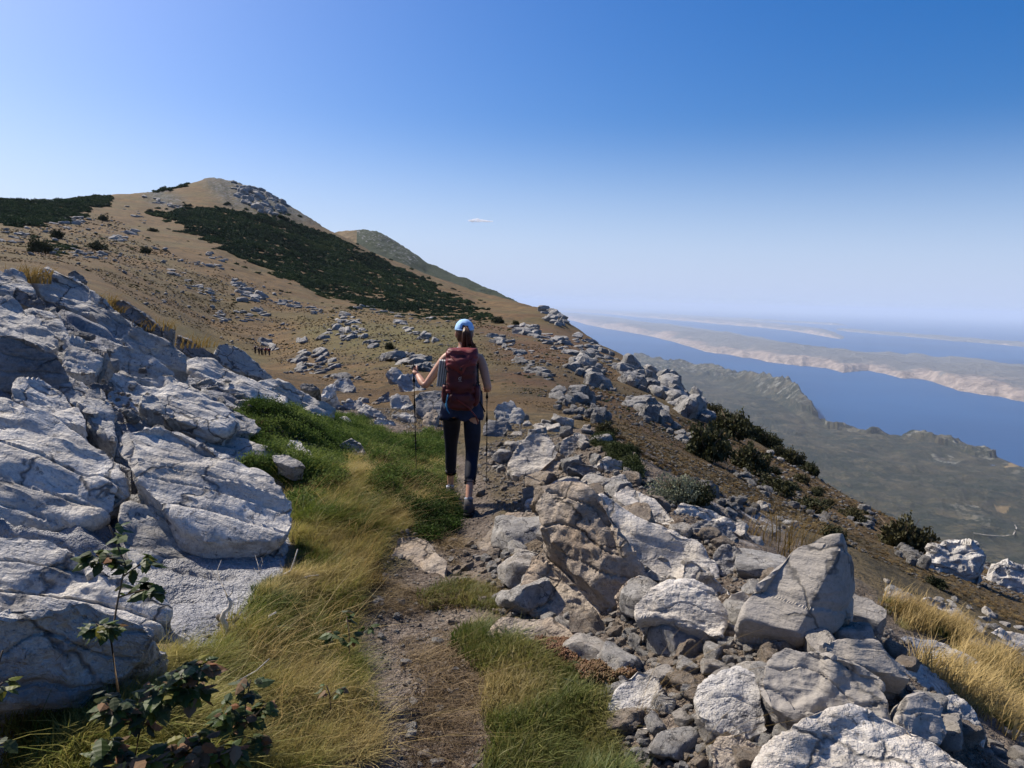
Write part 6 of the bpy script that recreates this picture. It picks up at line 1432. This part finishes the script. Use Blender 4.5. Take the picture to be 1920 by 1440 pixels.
# hair and ponytail
def hairfn(V):
    V = V.copy(); k = (V[:, 1] > .25) & (V[:, 2] < .35); V[k] *= .86; V *= 1+.03*vn(V*6, 3)[:, None]; return V
v_, f_ = ell(hc+np.array([0, -.008, .006]), (.081, .099, .116), 4, hairfn); link('hair', mesh_np('hair', v_, f_, M_HAIR, True), hk)
mb = MB(); rng = random.Random(4)
base = Vector((.012, -.035, 1.645))
for i in range(46):
    a = rng.uniform(-.05, .05); b = rng.uniform(-.025, .025); L = rng.uniform(.16, .27)
    mb.tube([base+Vector((a*.15, .01, b*.3)), base+Vector((.014+a*.3, -.055+b*.3, -.005)), base+Vector((.02+a*.75, -.068+b, -.06)), base+Vector((.03+a, -.06+b, -.06-L*.45)), base+Vector((.045+a*1.7, -.045+b, -.06-L*.8))], [.006, .008, .008, .006, .0015], 5)
mb.build('ponytail', M_HAIR, hk)
# cap
def capfn(V):
    V = V.copy(); lo = -.02; V[:, 2] = np.where(V[:, 2] < lo, lo+(V[:, 2]-lo)*.03, V[:, 2]); k = (V[:, 1] < -.55) & (V[:, 2] < .52) & (np.abs(V[:, 0]-.1) < .38)
    V[k] *= .88; V *= 1+.012*vn(V*5, 9)[:, None]; return V
v_, f_ = ell(hc+np.array([0, -.002, .032]), (.090, .110, .100), 4, capfn); cp = link('cap', mesh_np('cap', v_, f_, M_CAP, True), hk)
mb = MB(); n = 12
for r0, z_ in ((0, 0),):
    V = []; Fs = []
    for i in range(n+1):
        a = math.pi*(.12+.76*i/n)
        for t_ in (0, 1): V += [(math.cos(a)*.085*(1+.1*t_), .07+math.sin(a)*(.04+.085*t_), 1.615-.018*t_), (math.cos(a)*.085*(1+.1*t_), .07+math.sin(a)*(.04+.085*t_), 1.611-.018*t_)]
    for i in range(n): a = 4*i; Fs += [(a, a+2, a+6, a+4), (a+1, a+5, a+7, a+3), (a+2, a+3, a+7, a+6)]
    mb.add(V, Fs)
mb.build('peak', M_CAP, cp)
mb = MB(); mb.tube([(.035, -.062, 1.628), (.02, -.088, 1.622), (-.02, -.1, 1.62), (-.05, -.09, 1.622)], .006, 5); mb.build('cap_strap', M_CAP, cp)
# leggings: hips to below the knees
kL = Vector(J['knL']); aL = Vector(J['anL']); kR = Vector(J['knR']); aR = Vector(J['anR'])
lv = [(0, 0, .99), (0, -.005, .92), J['hpL'], (-.105, .11, .69), J['knL'], tuple(kL.lerp(aL, .5)), tuple(kL.lerp(aL, .62)), J['hpR'], (.1, -.02, .68), J['knR'], tuple(kR.lerp(aR, .5)), tuple(kR.lerp(aR, .6)), (-.085, -.045, .86), (.085, -.055, .86)]
le = [(0, 1), (1, 2), (2, 3), (3, 4), (4, 5), (5, 6), (1, 7), (7, 8), (8, 9), (9, 10), (10, 11), (2, 12), (7, 13)]
link('leggings', skinmesh('leggings', lv, le, [(.125, .1), (.15, .12), .112, .09, .064, .058, .052, .112, .088, .064, .06, .052, .075, .075], M_LEG, 2, 1), hk)
mb = MB()
for c, d in ((kL.lerp(aL, .62), (aL-kL).normalized()), (kR.lerp(aR, .6), (aR-kR).normalized())): mb.tube([c-d*.012, c+d*.012], [.056, .054], 14)
mb.build('hem', M_LEG, hk)
# sleeveless top
link('tank_top', skinmesh('tank_top', [(0, .01, .97), J['waist'], J['rib'], J['chest'], (-.10, .03, 1.40), (.10, .03, 1.395), (0, .04, 1.405)], [(0, 1), (1, 2), (2, 3), (3, 4), (3, 5), (3, 6)], [(.14, .115), (.122, .098), (.135, .106), (.13, .1), .05, .05, .068], M_TOP, 2, 2), hk)
mb = MB(); mb.tube([(-.05, -.02, 1.44), (0, -.045, 1.455), (.05, -.02, 1.44), (.055, .05, 1.44), (0, .1, 1.43), (-.055, .05, 1.44), (-.05, -.02, 1.44)], .018, 7); mb.build('neck_scarf', M_GREY, hk)
# jacket tied round the hips
def sheet(pts_rows, mat, name, parent, th=.004):
    V = []; Fs = []; w = len(pts_rows[0])
    for row in pts_rows: V += [tuple(p) for p in row]
    for i in range(len(pts_rows)-1):
        for j in range(w-1): a = i*w+j; Fs.append((a, a+1, a+w+1, a+w))
    me = bpy.data.meshes.new(name); me.from_pydata(V, [], Fs); me.materials.append(mat); me.polygons.foreach_set('use_smooth', np.ones(len(Fs), bool)); o = link(name, me, parent)
    m = o.modifiers.new('th', 'SOLIDIFY'); m.thickness = th; return o
rows = []
for i in range(9):
    f = i/8; row = []
    for j in range(25):
        a = math.pi*(1.0+1.0*j/24)*1.0; a = math.pi*(.86+1.28*j/24); rx = .165+.035*f; ry = .135+.03*f; wv_ = .012*math.sin(j*1.9+f*2)+.006*math.sin(j*4.3)
        row.append((math.cos(a)*(rx+wv_), math.sin(a)*(ry+wv_)+.0, 1.06-.25*f-.02*math.sin(j*1.1)*f-(.03*f if j < 6 else 0)))
    rows.append(row)
sheet(rows, M_JACK, 'tied_jacket', hk)
# boots
def boot(nm, ank, toe_dir, pitch, ground):
    r = empty(nm, tuple(ank)); r.parent = hk; bpy.data.objects
    return r
def bootmesh(x, y, zg, yaw, pitch):
    R = Euler((pitch, 0, yaw)).to_matrix(); heel = Vector((x, y-.05, zg))
    prof = [(-.045, .036, .0, .075), (-.03, .04, 0, .13), (.0, .042, 0, .145), (.03, .042, 0, .14), (.06, .042, 0, .10), (.10, .045, 0, .078), (.15, .048, 0, .062), (.19, .044, 0, .052), (.215, .03, .004, .038)]
    mb = MB(); V = []; Fs = []; n = 12
    for (yy, w_, z0, z1) in prof:
        for k in range(n):
            a = 2*math.pi*k/n; cx = math.copysign(abs(math.cos(a))**.7, math.cos(a)); cz = math.copysign(abs(math.sin(a))**.8, math.sin(a))
            V.append(heel+R@Vector((cx*w_, yy+.0, .022+(z0+z1)/2+cz*(z1-z0)/2)))
    for i in range(len(prof)-1):
        for k in range(n): k2 = (k+1) % n; Fs.append((i*n+k, (i+1)*n+k, (i+1)*n+k2, i*n+k2))
    Fs += [tuple(range(n)), tuple((len(prof)-1)*n+k for k in range(n-1, -1, -1))]; mb.add(V, Fs)
    o = mb.build('boot', M_SHOE, hk)
    s = MB(); 
    for (yy, w_) in ((-.02, .04), (.05, .042), (.12, .049), (.175, .044)): s.box(heel+R@Vector((0, yy, .011)), (w_*1.05, .037, .012), R)
    s.build('sole', M_SOLE, o); c = MB(); c.tube([heel+R@Vector((-.03, .0, .155)), heel+R@Vector((0, -.03, .162)), heel+R@Vector((.03, .0, .155)), heel+R@Vector((0, .035, .15)), heel+R@Vector((-.03, .0, .155))], .013, 7); c.build('collar', M_GREY, o)
bootmesh(.09, -.27, fR+.005, -.05, -.16); bootmesh(-.125, .33, fL+.0, .12, .10)
# backpack: a thing of its own
bp = empty('backpack', (HX, HY-.12, HZ0+.965)); bp.scale = (.94, .95, .88); tag(bp, 'dark red hiking backpack with a drooping lid on the back of the woman hiker', 'backpack')
def loft(rows, n=24, power=.7):
    """rows: (z, cx, cy, rx, ry)"""
    V = []; Fs = []
    for (z, cx, cy, rx, ry) in rows:
        for k in range(n):
            a = 2*math.pi*k/n; V.append((cx+math.copysign(abs(math.cos(a))**power, math.cos(a))*rx, cy+math.copysign(abs(math.sin(a))**power, math.sin(a))*ry, z))
    m = len(rows)
    for i in range(m-1):
        for k in range(n): k2 = (k+1) % n; Fs.append((i*n+k, i*n+k2, (i+1)*n+k2, (i+1)*n+k))
    Fs += [tuple(range(n-1, -1, -1)), tuple((m-1)*n+k for k in range(n))]
    return V, Fs
def wrinkle(V, amp, sc, seed):
    P = np.array(V, float); c = P.mean(0); d = P-c; d /= np.linalg.norm(d, axis=1)[:, None]+1e-9
    return P+d*(fbm(P*np.array([sc, sc, sc*1.6]), 3, seed)*amp)[:, None]
# local z=0 at world local .90
def interp_rows(keys, n):
    keys = np.array(keys); z = np.linspace(keys[0, 0], keys[-1, 0], n); return [tuple([zz]+[float(np.interp(zz, keys[:, 0], keys[:, k])) for k in range(1, 5)]) for zz in z]
V, Fs = loft(interp_rows([(-.04, 0, -.06, .05, .05), (-.02, 0, -.075, .10, .085), (.06, 0, -.10, .125, .105), (.2, 0, -.11, .138, .115), (.38, 0, -.11, .142, .115), (.49, 0, -.10, .135, .105), (.515, 0, -.09, .10, .08)], 34), 36)
mb = MB(); mb.add(wrinkle(V, .012, 14, 5), Fs); mb.build('main_bag', M_RED, bp)
V, Fs = loft(interp_rows([(.365, 0, -.145, .10, .075), (.39, 0, -.135, .140, .10), (.44, 0, -.12, .150, .118), (.50, 0, -.10, .150, .118), (.545, 0, -.085, .138, .10), (.562, 0, -.08, .09, .06)], 22), 40, .75)
P = wrinkle(V, .014, 16, 8); k = (P[:, 2] < .45); P[k, 2] -= .055*np.exp(-((P[k, 0]-.01)/.05)**2)*sm(.47, .37, P[k, 2]); P[:, 2] += .018*np.abs(P[:, 0]/.15)**2*(P[:, 2] > .5)
P[:, 1] += .035*np.exp(-((P[:, 0]+.01)/.08)**2-((P[:, 2]-.5)/.035)**2)*(P[:, 1] < -.15)
mb = MB(); mb.add(P, Fs); mb.build('lid', M_RED_LIT, bp)
mb = MB(); mb.tube([(-.10, -.235, .50), (-.05, -.25, .44), (.0, -.262, .385), (.01, -.25, .31)], .008, 5, flat=.5); mb.tube([(.12, -.2, .48), (.06, -.245, .43), (.005, -.262, .385)], .007, 5); mb.build('lid_strap', M_RED_LIT, bp)
mb = MB(); mb.box((.005, -.258, .37), (.012, .005, .018)); mb.build('buckle', M_BLK, bp)
V, Fs = loft(interp_rows([(-.06, 0, -.10, .09, .07), (-.03, 0, -.115, .125, .10), (.05, 0, -.12, .135, .112), (.10, 0, -.115, .13, .108), (.125, 0, -.11, .11, .09)], 14), 32); mb = MB(); mb.add(wrinkle(V, .014, 15, 15), Fs); mb.build('bottom_compartment', M_RED, bp)
for sx in (-1, 1):
    V, Fs = loft(interp_rows([(-.02, sx*.13, -.08, .02, .05), (.03, sx*.145, -.085, .038, .075), (.16, sx*.148, -.085, .036, .078), (.19, sx*.145, -.085, .03, .07)], 10), 18); mb = MB(); mb.add(wrinkle(V, .01, 18, 20+sx), Fs); mb.build('side_pocket', M_RED, bp)
    mb = MB(); mb.tube([(sx*.09, .0, .50), (sx*.10, .09, .52), (sx*.115, .17, .46), (sx*.12, .185, .36), (sx*.125, .15, .22), (sx*.13, .06, .12)], .022, 8, flat=.4); mb.build('shoulder_strap', M_BLK, bp)
    mb = MB(); mb.tube([(sx*.14, -.02, .40), (sx*.152, -.1, .37), (sx*.12, -.2, .33)], .006, 5); mb.tube([(sx*.14, 0, .2), (sx*.155, -.1, .22), (sx*.12, -.205, .2)], .006, 5); mb.build('compression_strap', M_BLK, bp)
    mb = MB(); mb.tube([(sx*.12, -.02, .10), (sx*.17, .04, .12), (sx*.14, .12, .11), (sx*.04, .15, .10)], .02, 8, flat=.5); mb.build('hip_belt', M_BLK, bp)
mb = MB(); mb.tube([(-.13, -.17, .13), (-.03, -.235, .06), (.08, -.22, -.02), (.15, -.16, -.12), (.17, -.12, -.2)], .007, 5); mb.build('diagonal_strap', M_RED_LIT, bp)
mb = MB(); mb.tube([(.155, -.08, .42), (.165, -.09, .2), (.18, -.07, .02), (.23, -.05, -.09)], .009, 5, flat=.5); mb.build('hanging_strap', M_BLK, bp)
mb = MB(); mb.tube([(-.12, -.2, .13), (-.115, -.215, .09), (-.13, -.2, .03), (-.125, -.2, -.05), (-.10, -.2, -.09)], .006, 6); mb.tube([(-.12, -.2, .1), (-.14, -.19, .0), (-.115, -.2, -.07)], .005, 6); mb.build('blue_cord', plain('cord_blue', (.04, .18, .34), .6), bp)
mb = MB(); mb.box((-.115, -.212, .135), (.022, .008, .016)); mb.build('pull_loop', M_RED_LIT, bp)
V = []; Fs = []; n = 16
for i in range(n+1):
    a = math.pi*(.5+1.15*i/n); 
    for r_ in (.011, .0165): V.append((-.002+math.cos(a)*r_, -.2295-.0, .27+math.sin(a)*r_))
Fs = [(2*i, 2*i+1, 2*i+3, 2*i+2) for i in range(n)]; k0 = len(V); V += [(.001, -.2295, .262), (.006, -.2295, .262), (.008, -.2295, .293), (.004, -.2295, .293)]; Fs.append((k0, k0+1, k0+2, k0+3)); k0 += 4
V += [(-.018, -.2295, .243), (.014, -.2295, .243), (.014, -.2295, .246), (-.018, -.2295, .246)]; Fs.append((k0, k0+1, k0+2, k0+3))
V = [(x, y-.006, z) for x, y, z in V]; me = bpy.data.meshes.new('logo'); me.from_pydata(V, [], Fs); me.materials.append(M_LOGO); o = link('logo', me, bp); m = o.modifiers.new('th', 'SOLIDIFY'); m.thickness = .003
# folded foam sit mat strapped to the left side
fm = empty('foam_mat', (HX-.185, HY-.16, HZ0+1.14)); fm.rotation_euler = (.05, .10, .1); tag(fm, 'folded silver and black foam mat strapped to the left side of the red backpack', 'foam mat')
for i in range(4):
    mb = MB(); mb.box((-.033+i*.020, 0, .09), (.0072, .05, .118)); mb.box((-.033+i*.020, -.0505, .09), (.005, .002, .112)); mb.build('panel', M_FOAM, fm, False)
    mb = MB(); mb.box((-.023+i*.020, 0, .085), (.0022, .046, .108)); mb.build('fold', M_BLK, fm, False)
# trekking poles
def pole(label, top, tip, up_tilt):
    top = Vector(top); tip = Vector(tip); r = empty('trekking_pole', tuple(tip)); tag(r, label, 'trekking pole'); t_ = top-tip; d = t_.normalized(); L = t_.length
    def seg(nm, a, b, r0, r1, m, par=r, n=8): mb = MB(); mb.tube([d*L*a, d*L*b], [r0, r1], n); return mb.build(nm, m, par)
    seg('tip', 0, .03, .002, .004, M_FOAM); seg('lower_shaft', .03, .38, .0065, .0075, M_POLE); seg('middle_shaft', .38, .68, .009, .009, M_POLE); seg('upper_shaft', .68, .90, .0105, .0105, M_POLE)
    seg('basket', .06, .066, .03, .03, M_POLE, n=14); seg('clamp', .375, .395, .013, .013, M_BLK); seg('clamp', .67, .69, .014, .014, M_BLK); seg('grip', .88, 1.0, .015, .018, M_BLK)
    mb = MB(); mb.tube([d*L, d*L+Vector((0, .0, .02)), d*L+Vector((0, .04, -.02)), d*L+Vector((0, .04, -.09)), d*L*.95], .004, 5); mb.build('wrist_loop', M_BLK, r)
wl = Vector(J['wrL'])+Vector((-.45, .6, .35)).normalized()*.085; wr = Vector(J['wrR'])+Vector((0, .085, -.01))
O = Vector((HX, HY, HZ0))
tipL = Vector((-.965+.0, 7.60, 0)); tipL.z = float(gz(tipL.x, tipL.y))-.01; tipR = Vector((-.245, 7.85, 0)); tipR.z = float(gz(tipR.x, tipR.y))-.01
pole('black trekking pole in the raised left hand of the hiker, tip in the green mat', tuple(O+wl+Vector((0, 0, .04))), tuple(tipL), 0)
pole('black trekking pole in the right hand of the hiker, tip on the stony trail', tuple(O+wr+Vector((0, 0, .04))), tuple(tipR), 0)

# ------------------------------------------------------------------ far walkers on the meadow
def walker(label, px, topy, seed, shirt, legs):
    rng = random.Random(seed); r = 150; foot = pt(px, topy+17, r); x, y = foot[0], foot[1]; 
    root = empty('person', (x, y, float(gz(x, y)))); root['kind'] = 'thing'; tag(root, label, 'person', 'far walkers on the meadow')
    st = rng.uniform(.08, .2)
    bv = [(0, 0, .93), (0, 0, 1.15), (0, 0, 1.36), (0, .0, 1.47), (0, .02, 1.62), (-.19, 0, 1.38), (-.25, -.02, 1.12), (-.24, .12, .92), (.19, 0, 1.38), (.25, -.02, 1.12), (.24, .12, .92), (-.1, 0, .88), (-.11, st, .48), (-.11, st*1.1, .06), (.1, 0, .88), (.11, -st*.3, .48), (.11, -st, .06), (-.11, st*1.1+.14, .04), (.11, -st+.14, .04)]
    be = [(0, 1), (1, 2), (2, 3), (3, 4), (2, 5), (5, 6), (6, 7), (2, 8), (8, 9), (9, 10), (0, 11), (11, 12), (12, 13), (0, 14), (14, 15), (15, 16), (13, 17), (16, 18)]
    link('body', skinmesh('body', bv, be, [.15, .13, .15, .06, .1, .06, .045, .035, .06, .045, .035, .1, .065, .045, .1, .065, .045, .04, .04], M_SKIN, 1), root)
    link('shirt', skinmesh('shirt', [(0, 0, .95), (0, 0, 1.15), (0, 0, 1.37), (-.2, 0, 1.36), (-.24, -.01, 1.2), (.2, 0, 1.36), (.24, -.01, 1.2)], [(0, 1), (1, 2), (2, 3), (3, 4), (2, 5), (5, 6)], [.17, .16, .165, .075, .065, .075, .065], shirt, 1), root)
    link('trousers', skinmesh('trousers', [(0, 0, .93), (-.1, 0, .85), (-.11, st, .48), (-.11, st*1.1, .14), (.1, 0, .85), (.11, -st*.3, .48), (.11, -st, .14)], [(0, 1), (1, 2), (2, 3), (0, 4), (4, 5), (5, 6)], [.16, .115, .085, .07, .115, .085, .07], legs, 1), root)
    v_, f_ = ell((0, -.24, 1.2), (.15, .13, .24), 2); bpk = tag(link('backpack', mesh_np('backpack', v_, f_, shirt, True), None, tuple(root.location)), 'small backpack on ' + label[:60].replace(' walking', ''), 'backpack', 'backpacks of the far walkers')
    v_, f_ = ell((0, .0, 1.68), (.1, .11, .08), 2); link('hair', mesh_np('hair', v_, f_, M_HAIR, True), root)
c_b = plain('walker_black', (.015, .015, .02), .8); c_r = plain('walker_red', (.22, .03, .03), .8); c_g = plain('walker_grey', (.06, .06, .07), .8); c_n = plain('walker_navy', (.02, .025, .06), .8)
walker('leftmost of the far walkers, all in black', 479, 664, 1, c_b, c_b); walker('far walker in grey and black, second from the left', 486, 667, 2, c_g, c_b)
walker('far walker in dark blue in the middle of the little group', 491, 665, 3, c_n, c_b); walker('far walker in a dark red top', 498, 664, 4, c_r, c_b); walker('rightmost of the far walkers, red top and dark trousers', 505, 664, 5, c_r, c_n)

# ------------------------------------------------------------------ far details: tracks on the plain, one small cloud
def ribbon(name, pl, w, mat):
    V = []; Fs = []; pts_ = []
    for i in range(len(pl)-1):
        for k in range(8):
            f = k/8; x = pl[i][0]*(1-f)+pl[i+1][0]*f; y = pl[i][1]*(1-f)+pl[i+1][1]*f; pts_.append(plain_hit(x, y))
    for i, p in enumerate(pts_):
        t_ = (pts_[min(i+1, len(pts_)-1)]-pts_[max(i-1, 0)]); n_ = np.array([-t_[1], t_[0], 0]); n_ = n_/(np.linalg.norm(n_)+1e-6)*w
        V += [tuple(p-n_), tuple(p+n_)]
    for i in range(len(pts_)-1): Fs.append((2*i, 2*i+1, 2*i+3, 2*i+2))
    me = bpy.data.meshes.new(name); me.from_pydata(V, [], Fs); me.materials.append(mat); link(name, me)['kind'] = 'structure'
_pl = bpy.data.objects['coastal_plain'].data; _pv = np.zeros(len(_pl.vertices)*3, np.float32); _pl.vertices.foreach_get('co', _pv); _pv = _pv.reshape(-1, 3)
_pa, _pb, _pd = project(_pv)
def plain_hit(x, y):
    k = np.argmin((_pa-x)**2+(_pb-y)**2+1e6*(_pd < 0)); d = ray(x, y); r = np.linalg.norm(_pv[k]-CAM)/np.linalg.norm(d); return CAM+d*r*.995
M_ROAD = plain('pale_gravel_road', (.38, .35, .3), .9)
ribbon('road', [(1825,999),(1850,1003),(1880,1005),(1900,1002),(1906,990),(1902,982)], 3, M_ROAD); 0 and ribbon('road', [(1650,886),(1660,890),(1665,900),(1667,908)], 7, M_ROAD); 0 and ribbon('road', [(1490,765),(1497,770),(1494,776)], 10, M_ROAD)
CM = bpy.data.materials.new('cloud_vapour'); CM.use_nodes = True; cn = CM.node_tree; cn.nodes.remove(cn.nodes['Principled BSDF'])
cv = cn.nodes.new('ShaderNodeVolumePrincipled'); cv.inputs['Color'].default_value = (1, 1, 1, 1); cv.inputs['Density'].default_value = 0.008
cn.links.new(cv.outputs[0], cn.nodes['Material Output'].inputs['Volume'])
c0 = pt(900, 414, 40000); mb = MB(); rng = random.Random(3)
for (dx, dz, rx, rz) in ((-420, -10, 260, 60), (-150, 20, 260, 85), (120, 5, 280, 70), (330, -10, 300, 55), (560, -15, 200, 35)):
    def cf(V, s=dx): return V*(1+.35*fbm(V*1.6+s, 3, 4)[:, None])
    v_, f_ = ell((dx*.9, 0, dz), (rx, 220, rz), 3, cf); mb.add(v_, f_)
o = mb.build('cloud', CM, None, True, tuple(c0)); tag(o, 'tiny white cloud low in the blue sky right of the middle', 'cloud')
